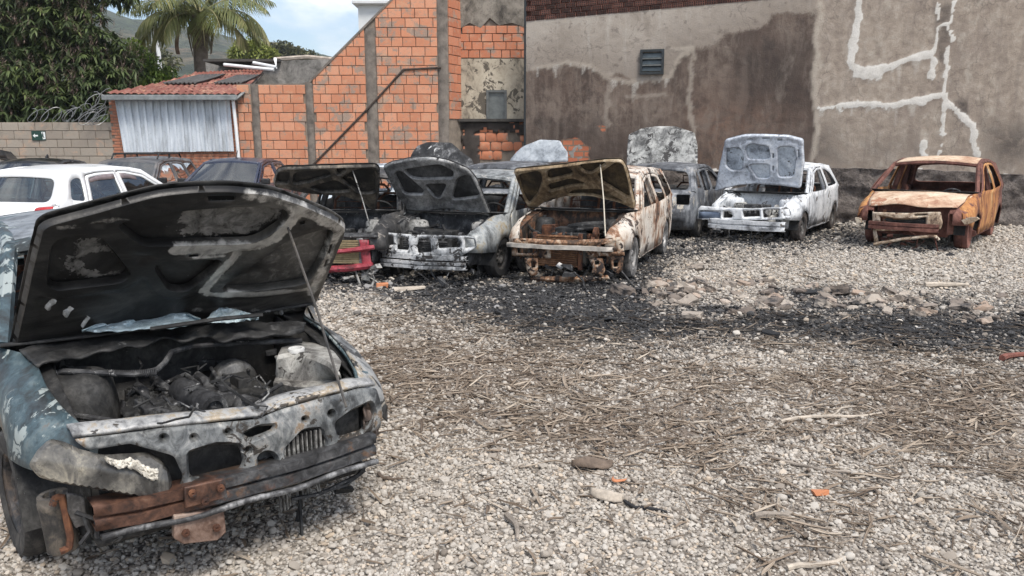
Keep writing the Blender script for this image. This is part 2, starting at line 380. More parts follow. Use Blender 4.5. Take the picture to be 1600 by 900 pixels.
SZ = np.minimum(SZ, .30); wd = nrg.uniform(.45, 1.35, n) * np.clip(.10 / SZ, .4, 1.6)
scatter('twig_litter', np.column_stack([XY, tz + nrg.uniform(.006, .026, n)]), np.column_stack([SZ, SZ * wd, SZ * wd]), rv, nrg.beta(1.7, 1.8, n), np.clip(ta * .9 + nrg.normal(0, .2, n) * (ta > .05), 0, 1), twg_col, TWG)

# ================================================================ RIGHT-HAND PLASTER WALL (oblique)
WN = Vector((.27, 1, 0)).normalized(); WP = Vector((0, 19.85, 0)); WD = Vector((1, -.27, 0)).normalized()
def wr(px, py): p = plane_hit(px, py, WP, WN); return p
def wy(X): return 19.85 - .27 * X
tl, tr = wr(826, 33), wr(1185, 0); tslope = (tr.z - tl.z) / (tr.x - tl.x)
def wtop(X): return tl.z + tslope * (X - tl.x)
XL = wr(821, 150).x; XR = 15.0
nu, nv = 300, 118
u = np.linspace(0, 1, nu + 1); v = np.linspace(0, 1, nv + 1); U, Vv = np.meshgrid(u, v); X = XL + (XR - XL) * U; Z = Vv * (tl.z + tslope * (X - tl.x))
PW = np.column_stack([X.ravel(), wy(X).ravel(), Z.ravel()]); q = proj(PW)
wn = np.array([[mnoise.fractal((p[0] * 1.3, p[2] * 1.3, 5), 1, 2, 5), mnoise.fractal((p[0] * 1.3 + 30, p[2] * 1.3, 5), 1, 2, 5), mnoise.fractal((p[0] * 7, p[2] * 7, 2), 1, 2, 3)] for p in PW])
q = q + wn[:, :2] * 7 + wn[:, 2:3] * 1.5
SOOT = [(815, 112), (835, 108), (860, 106), (882, 100), (905, 108), (925, 107), (950, 118), (972, 112), (992, 126), (1015, 125), (1040, 122), (1052, 108), (1066, 84), (1082, 76), (1105, 75), (1124, 69), (1140, 52), (1160, 46), (1178, 44), (1200, 38), (1206, 21), (1272, 18), (1274, 120), (1276, 290), (815, 300)]
soot = sfield(q, SOOT, 20)
fade = np.maximum.reduce([sfield(q, [(828, 135), (960, 128), (1060, 150), (1065, 190), (960, 200), (830, 185)], 55) * .75, sfield(q, [(1085, 85), (1150, 60), (1160, 150), (1090, 170)], 60) * .5, sfield(q, [(1100, 200), (1220, 185), (1262, 250), (1110, 262)], 60) * .35, sfield(q, [(1215, 20), (1270, 20), (1272, 60), (1225, 70)], 30) * .5]); stain = sfield(q, SOOT, 130); drip = np.zeros(len(q)); sx = np.array([mnoise.fractal((p[0] * 6, 0, 21), 1, 2, 3) for p in PW])
for s_ in (3, 7, 11, 15, 20, 26, 33):
    qs = q.copy(); qs[:, 1] -= s_
    for pl, wdt in (LN2 := [([(1340, 112), (1400, 102), (1455, 82)], 5), ([(1280, 167), (1340, 163), (1400, 164), (1440, 158)], 3.5), ([(1468, 45), (1482, 41)], 4), ([(1517, 196), (1525, 240)], 4), ([(835, 108), (882, 100), (925, 108), (950, 120), (985, 128), (1040, 122)], 3)]): drip = np.maximum(drip, (sx > s_ / 46) * (1 - s_ / 45) * .8 * (1 - sm(wdt * .5, wdt * 1.5, seg_dist(qs, pl))))
dark = np.maximum.reduce([sfield(q, [(1160, 70), (1268, 60), (1270, 180), (1225, 190), (1150, 150)], 60) * .9, sfield(q, [(825, 190), (1010, 175), (1060, 230), (1000, 300), (825, 300)], 60) * .55, sfield(q, [(825, 125), (1000, 140), (960, 165), (825, 160)], 30) * .35])
rusty = np.maximum(sfield(q, [(1090, 165), (1215, 150), (1265, 215), (1260, 270), (1100, 275), (1080, 220)], 60) * .8, sfield(q, [(850, 120), (1000, 140), (1050, 170), (870, 160)], 40) * .4)
tan = sm(1268, 1282, q[:, 0])
lines = [([(1340, 2), (1338, 40), (1333, 75), (1326, 98), (1340, 112), (1365, 112), (1400, 102), (1455, 82)], 5.5), ([(1330, 60), (1328, 100), (1350, 118), (1375, 114)], 5), ([(1456, 122), (1460, 80), (1468, 45), (1482, 41), (1485, 60), (1480, 100), (1475, 152)], 4), ([(1280, 167), (1340, 163), (1400, 164), (1440, 158), (1468, 150)], 3.6),
         ([(1475, 155), (1500, 178), (1517, 196), (1525, 240)], 4.4), ([(1476, 155), (1468, 210), (1465, 245)], 1.6), ([(1444, 225), (1446, 245)], 4), ([(1490, 2), (1489, 40)], 1.3), ([(1465, 2), (1470, 30)], 1.2), ([(1000, 262), (1060, 263), (1130, 266)], 3), ([(1430, 268), (1570, 272)], 1.5)]
white = np.zeros(len(q)); wlow = np.array([mnoise.fractal((p[0] * 1.1, p[2] * 1.1, 15), 1, 2, 3) for p in PW])
for pl, wdt in lines: white = np.maximum(white, 1 - sm(wdt * .25, wdt * 2.0, (seg_dist(q, pl) + wn[:, 2] * 4.0 - 1.0) / (.80 + np.clip(wlow, -.5, .9) * .8)))
pale = np.zeros(len(q))
for pl, wdt, k in [([(1283, 8), (1276, 60), (1274, 130), (1276, 200), (1268, 255)], 5, .75), ([(1082, 76), (1077, 110), (1078, 150), (1085, 200), (1084, 240)], 3.2, .5), ([(955, 115), (950, 150), (947, 200)], 4, .35), ([(980, 147), (1010, 150), (1040, 143)], 3, .35), ([(835, 108), (882, 100), (925, 108), (950, 120), (985, 128), (1040, 122), (1066, 84), (1082, 76)], 4, .55), ([(1050, 78), (1080, 76)], 3, .6), ([(1000, 265), (1060, 262)], 4, .5)]:
    pale = np.maximum(pale, k * (1 - sm(wdt * .4, wdt * 1.4, seg_dist(q, pl) + wn[:, 2] * 3)))
expo = np.maximum(sfield(q, [(872, 222), (905, 218), (924, 228), (926, 250), (870, 255)], 8), sfield(q, [(935, 200), (945, 198), (948, 206), (938, 208)], 6) * .8)
smear = np.maximum.reduce([sfield(q, [(1180, 215), (1300, 190), (1330, 262), (1180, 270)], 50) * .5, sfield(q, [(1530, 195), (1620, 185), (1620, 262), (1545, 262)], 50) * .55, sfield(q, [(1340, 215), (1420, 200), (1440, 240), (1340, 255)], 40) * .35, sfield(q, [(1462, 5), (1490, 5), (1480, 100), (1462, 90)], 10) * .5, sfield(q, [(1492, 158), (1510, 160), (1510, 178), (1495, 176)], 9) * .9])
PW[:, 1] -= (white * .018 + pale * .008 + wn[:, 2] * .006 + expo * -.02)
fi = np.arange(nv)[:, None] * (nu + 1) + np.arange(nu)[None]; wf = np.stack([fi, fi + 1, fi + nu + 2, fi + nu + 1], -1).reshape(-1, 4)
m, t = newmat('sooty_plaster'); c = ocoord(t, 1, world_=True); A = t.attr
n1, n2, n3 = t.noise(c, 1.1, 8, .65, .5), t.noise(c, 5, 8, .7, .3), t.noise(c, 40, 4, .7)
st = t.noise(ocoord(t, 2, (1, 1, .12), True), 5, 5, .65)
up = t.ramp(n1, [(.3, (.22, .185, .152)), (.5, (.35, .305, .258)), (.7, (.47, .425, .37))])
up = t.mix(t.step(n2, .56, .66), up, (.20, .17, .145)); up = t.mix(t.math('MULTIPLY', t.step(st, .5, .75), .4), up, (.55, .52, .47))
tanc = t.ramp(n2, [(.3, (.21, .168, .136)), (.5, (.315, .262, .212)), (.72, (.43, .375, .315))]); tanc = t.mix(t.math('MULTIPLY', t.step(st, .46, .68), .45), tanc, (.19, .155, .13)); tanc = t.mix(t.math('MULTIPLY', t.step(t.noise(ocoord(t, 6, (1, 1, .6), True), 1.3, 9, .72, .6), .5, .66), .5), tanc, (.20, .16, .135)); tanc = t.mix(t.math('MULTIPLY', t.step(t.noise(ocoord(t, 7, (1, 1, .6), True), 2.2, 8, .7), .53, .68), .5), tanc, (.43, .39, .33))
up = t.mix(t.math('MULTIPLY', t.step(t.math('ADD', A('stain'), t.math('MULTIPLY', t.math('SUBTRACT', n1, .5), .9)), .1, .6), .62), up, (.17, .135, .108)); col = t.mix(A('tan'), up, tanc)
sc = t.ramp(n1, [(.3, (.040, .029, .024)), (.5, (.092, .064, .050)), (.7, (.17, .125, .098))]); sc = t.mix(t.math('MULTIPLY', t.step(st, .46, .68), .5), sc, (.165, .125, .10)); sc = t.mix(t.math('MULTIPLY', t.step(t.noise(ocoord(t, 6, (1, 1, .5), True), 2.3, 9, .72, .8), .52, .66), .6), sc, (.20, .158, .128)); sc = t.mix(t.math('MULTIPLY', t.step(t.noise(ocoord(t, 8, (1, 1, .6), True), 1.6, 8, .7), .54, .68), .65), sc, (.045, .034, .03))
sc = t.mix(t.math('MULTIPLY', A('rusty'), t.step(n2, .35, .7)), sc, (.16, .080, .050)); sc = t.mix(t.math('MULTIPLY', A('dark'), .8), sc, (.034, .026, .023))
nmix = t.math('ADD', t.math('MULTIPLY', n2, .7), t.math('MULTIPLY', n3, .3))
def ed(nm, k=.9, a=.36, b=.64): return t.step(t.math('ADD', A(nm), t.math('MULTIPLY', t.math('SUBTRACT', nmix, .5), k)), a, b)
sc = t.mix(t.math('MULTIPLY', A('fade'), t.step(t.math('ADD', n2, t.math('MULTIPLY', t.math('SUBTRACT', st, .5), .8)), .34, .66)), sc, (.215, .172, .14)); thin = t.math('MULTIPLY', t.step(t.noise(ocoord(t, 11, (1, 1, .45), True), 1.9, 9, .74, .9), .50, .68), .42); col = t.mix(t.math('MULTIPLY', ed('soot'), t.math('SUBTRACT', 1., thin)), col, sc); col = t.mix(t.math('MULTIPLY', t.step(A('smear'), .06, .62), t.step(n2, .28, .56)), col, (.088, .072, .062))
col = t.mix(t.math('MULTIPLY', A('pale'), 1.1, True), col, (.40, .35, .29)); col = t.mix(t.math('MULTIPLY', A('drip'), t.step(n3, .3, .6)), col, (.50, .47, .42)); ck = t.n('ShaderNodeTexVoronoi', Vector=t.n('ShaderNodeVectorMath', _operation='ADD', i0=c, i1=t.n('ShaderNodeTexNoise', Vector=c, Scale=2., Detail=4).outputs[1]).outputs[0], Scale=.55, _feature='DISTANCE_TO_EDGE').outputs[0]; col = t.mix(t.math('MULTIPLY', t.math('SUBTRACT', 1, t.step(ck, .0, .010)), .32), col, (.07, .055, .047)); col = t.mix(t.math('MULTIPLY', t.step(t.math('ADD', A('white'), t.math('MULTIPLY', t.math('SUBTRACT', n2, .5), 1.3)), .1, .9), .55), col, (.50, .465, .41)); col = t.mix(ed('white', .9, .45, .7), col, t.ramp(n2, [(.3, (.48, .455, .41)), (.6, (.64, .615, .57))]))
bw = t.n('ShaderNodeTexBrick', Vector=t.n('ShaderNodeMapping', Vector=c, Rotation=(R(90), 0, 0)).outputs[0], Color1=(.48, .16, .08, 1), Color2=(.38, .12, .06, 1), Mortar=(.2, .14, .1, 1), Scale=1.0, i8=.26, i9=.14)
col = t.mix(ed('expo', .8), col, bw.outputs[0]); col = t.mix(t.math('MULTIPLY', t.step(n3, .5, .75), .25), col, (.05, .04, .035))
out(t, Base_Color=col, Roughness=.93, Normal=bump(t, t.math('ADD', n3, t.math('MULTIPLY', n2, 1.5)), .5, .015))
wall = empty('plaster_wall', (XL, wy(XL), 0)); tag(wall, 'tall oblique plaster wall with brown soot stain, white filled cracks and a small window', 'wall')
Mw = Matrix.Translation((-XL, -wy(XL), 0))
def lbuild(mb, name, m, root, **k):      # build a world-space mesh as a part of root (root unrotated)
    mb.v = [(p[0] - root.location[0], p[1] - root.location[1], p[2] - root.location[2]) for p in mb.v]; return mb.build(name, m, root, **k)
face = npmesh('plaster_face', PW - np.array([XL, wy(XL), 0]), wf, m, wall, 50)
for nm, val in (('soot', soot), ('dark', dark), ('rusty', rusty), ('tan', tan), ('white', white), ('pale', pale), ('expo', expo), ('smear', smear), ('stain', stain), ('fade', fade), ('drip', drip)): fattr(face, nm, val)
def wall_pt(X, z, off=0): return Vector((X, wy(X), z)) - WN * off
CONC = simple('grey_concrete', (.27, .25, .225), .92, var=.45, scale=3, bmp=.5)
DARKMET = simple('dark_metal', (.035, .04, .042), .55, .4, .3, 12)
GREYFR = simple('grey_window_frame', (.12, .125, .12), .6, .2, .3, 10)
GLASSDK = simple('dusty_dark_glass', (.045, .06, .065), .15, 0, .4, 5, .05)
mb = MB()                                # solid body behind the face, closes the wall from other sides
for X0, X1 in ((XL, XR),):
    a = [wall_pt(X0, 0, -.02), wall_pt(X1, 0, -.02), wall_pt(X1, wtop(X1), -.02), wall_pt(X0, wtop(X0), -.02)]; b = [p + WN * .2 for p in a]
    mb.add(a + b, [(0, 1, 2, 3), (4, 7, 6, 5), (0, 4, 5, 1), (1, 5, 6, 2), (2, 6, 7, 3), (3, 7, 4, 0)])
lbuild(mb, 'wall_core', CONC, wall)
# rough stone footing along the base
m, t = newmat('rough_footing'); c = ocoord(t, 4, world_=True); n1, n2 = t.noise(c, 3, 8, .7, .6), t.noise(c, 16, 7, .7)
col = t.ramp(n1, [(.3, (.045, .037, .033)), (.5, (.125, .105, .094)), (.7, (.27, .235, .21))]); col = t.mix(t.step(n2, .52, .66), col, (.04, .034, .031)); col = t.mix(t.math('MULTIPLY', t.step(t.noise(ocoord(t, 9, world_=True), 8, 7, .75, .7), .52, .60), .7), col, (.22, .19, .165))
out(t, Base_Color=col, Roughness=.95, Normal=bump(t, n2, 1., .06))
pts = [wr(px, py) for px, py in ((822, 262), (1000, 266), (1130, 267), (1300, 262), (1440, 264), (1600, 273))]; pts.append(pts[-1] + WD * 3)
pr = np.array([[p.x, p.z] for p in pts])
def foot(u, v):
    X = XL + (XR - XL) * u; zt = np.interp(X, pr[:, 0], pr[:, 1]) + .03 * mnoise.fractal((X * 3, 0, 7), 1, 2, 3)
    z = zt * min(1, v / .93); d = (.12 + .12 * mnoise.fractal((X * 1.8, z * 2.5, 0), 1, 2, 5) + .035 * mnoise.noise((X * 7, z * 8, 0))) if v < .95 else -.03
    return wall_pt(X, z, max(d, .03) if v < .95 else d)
mb = MB(); mb.grid(foot, 260, 26); lbuild(mb, 'footing', m, wall, smooth=50)
# small louvred window
a, b = wr(1001, 78), wr(1037, 116); cx, cz = (a.x + b.x) / 2, (a.z + b.z) / 2; ww, wh = (b - a).xy.length, a.z - b.z
Mwin = Matrix.Translation(wall_pt(cx, cz, .0)) @ Matrix.Rotation(math.atan2(WD.y, WD.x), 4, 'Z')
mb = MB(); f_ = .055
for c_, d_ in (((-ww / 2 + f_ / 2, -.03, 0), (f_, .10, wh)), ((ww / 2 - f_ / 2, -.03, 0), (f_, .10, wh)), ((0, -.03, wh / 2 - f_ / 2), (ww - 2 * f_, .098, f_)), ((0, -.03, -wh / 2 + f_ / 2), (ww - 2 * f_, .098, f_))): mb.box(c_, d_, Mwin)
wf_ = lbuild(mb, 'window', DARKMET, wall)
for k in range(3):
    mb = MB(); mb.box((0, 0, 0), (ww - 2 * f_, .012, (wh - 2 * f_) / 3 - .035), Mwin @ Matrix.Translation((0, -.03, (k - 1) * (wh - 2 * f_) / 3)) @ rot(R(-16)))
    mb.v = [(p[0] - XL, p[1] - wy(XL), p[2]) for p in mb.v]; mb.build('louvre_pane', GLASSDK, wf_)
for k in (-.5, .5):
    mb = MB(); mb.box((0, -.045, k * (wh - 2 * f_) / 3), (ww - 2 * f_, .06, .03), Mwin); mb.v = [(p[0] - XL, p[1] - wy(XL), p[2]) for p in mb.v]; mb.build('louvre_bar', GREYFR, wf_)
# hollow-brick strip laid on the top of the wall
HB = simple('dark_red_clay', (.145, .062, .045), .9, var=.5, scale=5, bmp=.4); HOLE = simple('brick_cavity', (.02, .012, .010), .95)
mb = MB(); mh = MB(); bl, bh = .24, .115
for r_ in range(6):
    X = XL + (.12 if r_ % 2 else 0)
    while X < XR:
        z = wtop(X) + r_ * bh
        if proj([wall_pt(X, z)])[0][1] > -25 and X < tr.x + 1.4:
            o = wall_pt(X + bl / 2, z + bh / 2, -.06); Mb = Matrix.Translation(o) @ Matrix.Rotation(math.atan2(WD.y, WD.x), 4, 'Z') @ Matrix.Rotation(-math.atan(tslope * .97), 4, 'Y')
            mb.box((0, rnd.uniform(-.012, .012), 0), (bl - .014, .13, bh - .012), Mb)
            for hx in (-.078, -.026, .026, .078):
                for hz in (-.026, .026): mh.box((hx, -.063, hz), (.034, .03, .034), Mb)
        X += bl
bk = MB(); X1_ = tr.x + 1.5; a = [wall_pt(XL, wtop(XL) - .05, -.11), wall_pt(X1_, wtop(X1_) - .05, -.11), wall_pt(X1_, wtop(X1_) + .72, -.11), wall_pt(XL, wtop(XL) + .72, -.11)]; b = [p + WN * .06 for p in a]; bk.add(a + b, [(0, 1, 2, 3), (4, 7, 6, 5), (0, 4, 5, 1), (1, 5, 6, 2), (2, 6, 7, 3), (3, 7, 4, 0)]); lbuild(bk, 'brick_backing', HB, wall, smooth=None)
hb = lbuild(mb, 'hollow_bricks', HB, wall); hb['kind'] = 'stuff'; hh = lbuild(mh, 'brick_cavities', HOLE, wall); hh['kind'] = 'stuff'

# ================================================================ BRICKWORK
def brickmat(name, a, b, c_, grey=.75, seed=0, sc=2.0):
    m, t = newmat(name); w_ = ocoord(t, seed, world_=True); oi = t.n('ShaderNodeObjectInfo').outputs[5]
    n1, n2, n3 = t.noise(w_, sc, 7, .65, .4), t.noise(w_, 9, 7, .7), t.noise(w_, 50, 4)
    col = t.ramp(t.math('ADD', t.math('ADD', t.math('MULTIPLY', oi, .38), .16), t.math('MULTIPLY', n2, .36)), [(.1, a), (.55, b), (.95, c_)])
    k = t.step(t.math('ADD', n1, t.math('MULTIPLY', t.math('SUBTRACT', n2, .5), .5)), .72 - .25 * grey, .80 - .25 * grey)
    col = t.mix(t.math('MULTIPLY', k, .85), col, t.ramp(n3, [(.3, (.19, .155, .125)), (.7, (.36, .30, .245))])); col = t.mix(t.math('MULTIPLY', t.step(t.noise(ocoord(t, seed + 8, world_=True), 3.1, 7, .7, .5), .52, .68), .55), col, (.55, .33, .21)); col = t.mix(t.math('MULTIPLY', t.step(t.noise(ocoord(t, seed + 9, world_=True), 13, 6, .7), .54, .66), .6), col, (.30, .245, .195)); col = t.mix(t.math('MULTIPLY', t.step(n3, .55, .8), .4), col, tuple(x * .35 for x in a))
    g = t.noise(ocoord(t, seed + 3, world_=True), 1.0, 6, .7); col = t.mix(t.math('MULTIPLY', t.step(g, .60, .74), .7), col, (.07, .055, .045))
    ribs = t.n('ShaderNodeTexWave', Vector=w_, Scale=26., _bands_direction='Z').outputs[1]
    out(t, Base_Color=col, Roughness=.92, Normal=bump(t, t.math('ADD', t.math('MULTIPLY', ribs, .12), n3), .45, .008)); return m
BR = brickmat('clay_brick', (.40, .155, .085), (.57, .245, .138), (.65, .35, .23))
BR2 = brickmat('scorched_brick', (.33, .11, .06), (.50, .19, .10), (.58, .28, .18), .65, 2)
OLDBR = brickmat('old_small_brick', (.25, .085, .045), (.38, .15, .085), (.47, .24, .16), .5, 4)
MORT = simple('cement_mortar', (.20, .165, .13), .95, var=.4, scale=4, bmp=.6)
COLM = simple('cement_column', (.165, .142, .12), .93, var=.5, scale=5, bmp=.7)
def clip(poly, a, b):                    # keep the part of poly left of the line a->b
    o = []
    for i in range(len(poly)):
        p, q_ = poly[i], poly[(i + 1) % len(poly)]; sp = (b[0] - a[0]) * (p[1] - a[1]) - (b[1] - a[1]) * (p[0] - a[0]); sq = (b[0] - a[0]) * (q_[1] - a[1]) - (b[1] - a[1]) * (q_[0] - a[0])
        if sp >= 0: o.append(p)
        if (sp >= 0) != (sq >= 0): k = sp / (sp - sq); o.append((p[0] + (q_[0] - p[0]) * k, p[1] + (q_[1] - p[1]) * k))
    return o
BMESH = {}
def brickwork(root, org, ang, spans, z0, nrows, bl, bh, mat_, cuts=(), zcap=99, gap=.016, dep=.035, jit=.004, limit=290, skip=0., name='brick', rough=0, joined=False):
    """bricks along direction ang from org (world xy), spans = free runs (s0,s1); each brick proud of the mortar by a little"""
    M0 = Matrix.Translation(Vector((*org, 0)) - root.location) @ Matrix.Rotation(ang, 4, 'Z'); cnt = 0; J = MB()
    for r_ in range(nrows):
        z = z0 + r_ * bh
        for s0, s1 in spans:
            s = s0 - (bl * .5 if r_ % 2 else 0) - rnd.uniform(0, .06)
            while s < s1 - .02:
                L_ = bl + rnd.choice((0, 0, 0, -.06, .03)); a, b = max(s, s0) + gap / 2, min(s + L_, s1) - gap / 2; s += L_
                if b - a < .05 or rnd.random() < skip: continue
                P = [(a, z + gap / 2), (b, z + gap / 2), (b, min(z + bh - gap / 2, zcap)), (a, min(z + bh - gap / 2, zcap))]
                for ca, cb in cuts:
                    P = clip(P, ca, cb)
                    if len(P) < 3: break
                if len(P) < 3: continue
                ar = abs(sum(P[i][0] * P[(i + 1) % len(P)][1] - P[(i + 1) % len(P)][0] * P[i][1] for i in range(len(P)))) / 2
                if ar < .004: continue
                cx, cz = sum(p[0] for p in P) / len(P), sum(p[1] for p in P) / len(P); key = tuple(round(x, 2) for p in P for x in (p[0] - cx, p[1] - cz)) + (round(dep, 3), bool(rough), id(mat_))
                off = rnd.uniform(-jit, jit)
                if key not in BMESH or rough or joined:
                    n = len(P); mbk = MB(); e = .008
                    if rough:
                        Q = rounded([(p[0] - cx, p[1] - cz) for p in P], rough, 2); Q = [(x * (1 + rnd.uniform(-.06, .06)), y * (1 + rnd.uniform(-.06, .06))) for x, y in Q]; n = len(Q); e = .03
                    else: Q = [(p[0] - cx, p[1] - cz) for p in P]
                    def sh(x, d): return x - math.copysign(min(d, abs(x) * .5), x)
                    v = [(x, .02, y) for x, y in Q] + [(x, -dep + e * .7, y) for x, y in Q] + [(sh(x, e), -dep, sh(y, e)) for x, y in Q]
                    f = [(i, (i + 1) % n, n + (i + 1) % n, n + i) for i in range(n)] + [(n + i, n + (i + 1) % n, 2 * n + (i + 1) % n, 2 * n + i) for i in range(n)] + [tuple(range(2 * n, 3 * n))]
                    if joined: J.add(v, f, M0 @ Matrix.Translation((cx, off, cz))); continue
                    me = bpy.data.meshes.new(name); me.from_pydata(v, [], f); me.materials.append(mat_)
                    if rough: me.polygons.foreach_set('use_smooth', [True] * len(me.polygons)); me.set_sharp_from_angle(angle=R(50))
                    BMESH[key] = me
                o = bpy.data.objects.new(name, BMESH[key]); COL.objects.link(o); o.parent = root
                o.matrix_local = M0 @ Matrix.Translation((cx, off, cz)) @ rot(0, rnd.uniform(-.006, .006), 0); cnt += 1
    if joined: o = J.build(name, mat_, root, smooth=None); o['kind'] = 'stuff'
    return cnt
def prism(mb, P, y0, y1, M=None):        # polygon in (s,z) extruded from depth y0 (front) to y1
    n = len(P); mb.add([(x, y0, z) for x, z in P] + [(x, y1, z) for x, z in P], [tuple(range(n)), tuple(range(2 * n - 1, n - 1, -1))] + [(i, n + i, n + (i + 1) % n, (i + 1) % n) for i in range(n)], M)
YB = 20.2
def bx(px): return at(px, 160, YB).x
def bz(py): return at(600, py, YB).z
gab = empty('brick_gable_wall', (bx(371), YB, 0)); tag(gab, 'orange clay brick gable wall with grey cement columns and a sloping top edge', 'wall')
s_ = lambda px: bx(px) - bx(371)
zt = bz(-45); zl = bz(131); slope_a, slope_b = (s_(487), bz(128)), (s_(618), bz(0)); k_ = (slope_b[1] - slope_a[1]) / (slope_b[0] - slope_a[0]); top_s = slope_a[0] + (zt - slope_a[1]) / k_
sil = [(0, 0), (s_(701), 0), (s_(701), zt), (top_s, zt), slope_a, (s_(479), zl), (0, zl)]
mb = MB(); prism(mb, sil, 0, .22); mb.build('mortar_bed', MORT, gab, smooth=None)
cols_px = [(393, 405), (478, 490), (573, 590), (685, 701)]
sp = []; prev = 371
for a, b in cols_px: sp.append((s_(prev), s_(a))); prev = b
zlow = bz(262); bh = .2285
cut_hi = (slope_b, slope_a)
n1_ = brickwork(gab, (bx(371), YB), 0, sp[:2], zlow, int((zl - zlow) / bh) + 1, .33, bh, BR, zcap=zl - .01)
n2_ = brickwork(gab, (bx(371), YB), 0, sp[2:], zlow, int((zt - zlow) / bh) + 1, .33, bh, BR, cuts=[cut_hi], zcap=zt)
brickwork(gab, (bx(371), YB), 0, sp, zlow - 6 * bh, 6, .33, bh, BR, joined=True, name='lower_bricks')
print('BRICKS', n1_, n2_)
for i, (a, b) in enumerate(cols_px):
    zc = [zl, zl + .05, slope_a[1] + k_ * (s_(573) - slope_a[0]), zt][i]; mb = MB(); sa, sb = s_(a), s_(b)
    def cf_(u, v, sa=sa, sb=sb, zc=zc):
        z = v * zc; w = .02 * mnoise.noise((i * 5, z * 2, 0)); e = u in (0, 1)
        return (sa + (sb - sa) * u + (w if u < .5 else .02 * mnoise.noise((i * 5 + 2, z * 2.3, 0))), 0 if e else -.045 - .008 * mnoise.noise((u * 4, z * 6, i)), z)
    mb.grid(cf_, 4, 40); mb.build('cement_column', COLM, gab, smooth=50)
rl = [(486, 257), (579, 166), (632, 109), (690, 106)]
mb = MB(); mb.tube([(s_(x), -.05, at(x, y, YB).z) for x, y in rl], .028, 6); mb.build('old_roof_line', simple('tarry_wood', (.055, .04, .032), .9, var=.5), gab)
mb = MB(); a, b = slope_a, (top_s, zt); mb.add([(a[0] - .02, -.05, a[1] - .03), (b[0] - .02, -.05, b[1] - .03), (b[0] - .02, .24, b[1] + .04), (a[0] - .02, .24, a[1] + .04), (a[0] - .03, -.05, a[1] + .03), (b[0] - .03, -.05, b[1] + .03)], [(0, 1, 5, 4), (4, 5, 2, 3), (0, 3, 2, 1)])
mb.build('mortar_edge', COLM, gab)
# recessed strip between the gable and the plaster wall
YR = 20.75
rec = empty('recessed_wall', (at(721, 160, YR).x, YR, 0)); tag(rec, 'narrow recessed brick and plaster wall with a small grey window, beside the gable wall', 'wall')
rx = lambda px: at(px, 160, YR).x - rec.location.x
rz = lambda py: at(770, py, YR).z
mb = MB(); mb.box((rx(771), .15, rz(-60) / 2), (rx(824) - rx(718), .25, rz(-60))); mb.build('mortar_bed', MORT, rec, smooth=None)
SP = burnt('smoky_plaster', [(.3, (.05, .043, .036)), (.5, (.16, .14, .115)), (.7, (.27, .24, .2))], 1.6, 5, rough=(.85, .95), metal=0)
CREAM = burnt('cream_plaster', [(.25, (.14, .12, .09)), (.42, (.36, .31, .235)), (.7, (.50, .44, .34))], 1.3, 8, flake=(.10, .085, .065), fl_at=.68, fl_scale=5, rough=(.85, .95), metal=0, dirt=.25)
edge = [(rx(719), rz(46)), (rx(735), rz(36)), (rx(752), rz(44)), (rx(766), rz(28)), (rx(780), rz(40)), (rx(800), rz(36)), (rx(822), rz(44)), (rx(822), rz(-55)), (rx(719), rz(-55))]
mb = MB(); prism(mb, edge, -.035, .03); mb.build('upper_plaster', SP, rec, smooth=None)
brickwork(rec, (rec.location.x, YR), 0, [(rx(720), rx(819))], rz(91), 4, .28, .2, BR2, zcap=rz(40), dep=.03, jit=.012)
wa, wb = rx(760), rx(792); wt, wbt = rz(141), rz(186)
mb = MB()
for s0, s1, z0, z1 in ((rx(721), wa, rz(186), rz(92)), (wb, rx(819), rz(186), rz(92)), (wa, wb, wt, rz(92))): mb.box(((s0 + s1) / 2, .0, (z0 + z1) / 2), (s1 - s0, .09, z1 - z0))
mb.build('cream_plaster_panel', CREAM, rec, smooth=None)
mb = MB(); f_ = .06
mb.box((wa + f_ / 2, -.03, (wt + wbt) / 2), (f_, .12, wt - wbt)); mb.box((wb - f_ / 2, -.03, (wt + wbt) / 2), (f_, .12, wt - wbt)); mb.box(((wa + wb) / 2, -.03, wt - f_ / 2), (wb - wa - 2 * f_, .118, f_)); wi = mb.build('window', GREYFR, rec)
mb = MB(); mb.box(((wa + wb) / 2, -.015, (wt - f_ + wbt) / 2), (wb - wa - 2 * f_, .02, wt - f_ - wbt - .01)); mb.build('pane', simple('grey_film_glass', (.12, .13, .125), .3, 0, .35, 6, .05), wi)
mb = MB(); mb.box((rx(759), -.06, rz(188)), (rx(820) - rx(699), .22, .07)); mb.build('ledge', simple('sooty_slab', (.05, .045, .04), .9, var=.5), rec, smooth=None)
brickwork(rec, (rec.location.x, YR), 0, [(rx(722), rx(820))], rz(250), 5, .30, .235, BR2, zcap=rz(191), gap=.010, dep=.03, jit=.016, rough=.05, skip=.05)
mb = MB(); mb.grid(lambda u, v: (rx(702) + (rx(820) - rx(702)) * u, -.035 - .02 * mnoise.noise((u * 9, v * 6, 3)), rz(300) + (rz(190) - rz(300)) * v), 40, 26)
mb.f = [f for f in mb.f if mnoise.fractal((mb.v[f[0]][0] * 2.2, mb.v[f[0]][2] * 2.6, 4), 1, 2, 3) > .0 + .35 * ((mb.v[f[0]][0]) > .45) - .5 * (mb.v[f[0]][2] > rz(204))]
mb.build('lower_smoky_plaster', simple('sooty_render', (.045, .037, .032), .95, var=.6, scale=3), rec, th=.03)
p1, p2 = Vector((at(701, 160, YB).x, YB)), Vector((at(721, 160, YR).x, YR)); ra = math.atan2(p2.y - p1.y, p2.x - p1.x); rl_ = (p2 - p1).length
mb = MB(); mb.box((rl_ / 2, .06, rz(-60) / 2), (rl_, .1, rz(-60)), Matrix.Translation(Vector((*p1, 0)) - rec.location) @ Matrix.Rotation(ra, 4, 'Z')); mb.build('return_bed', MORT, rec, smooth=None)
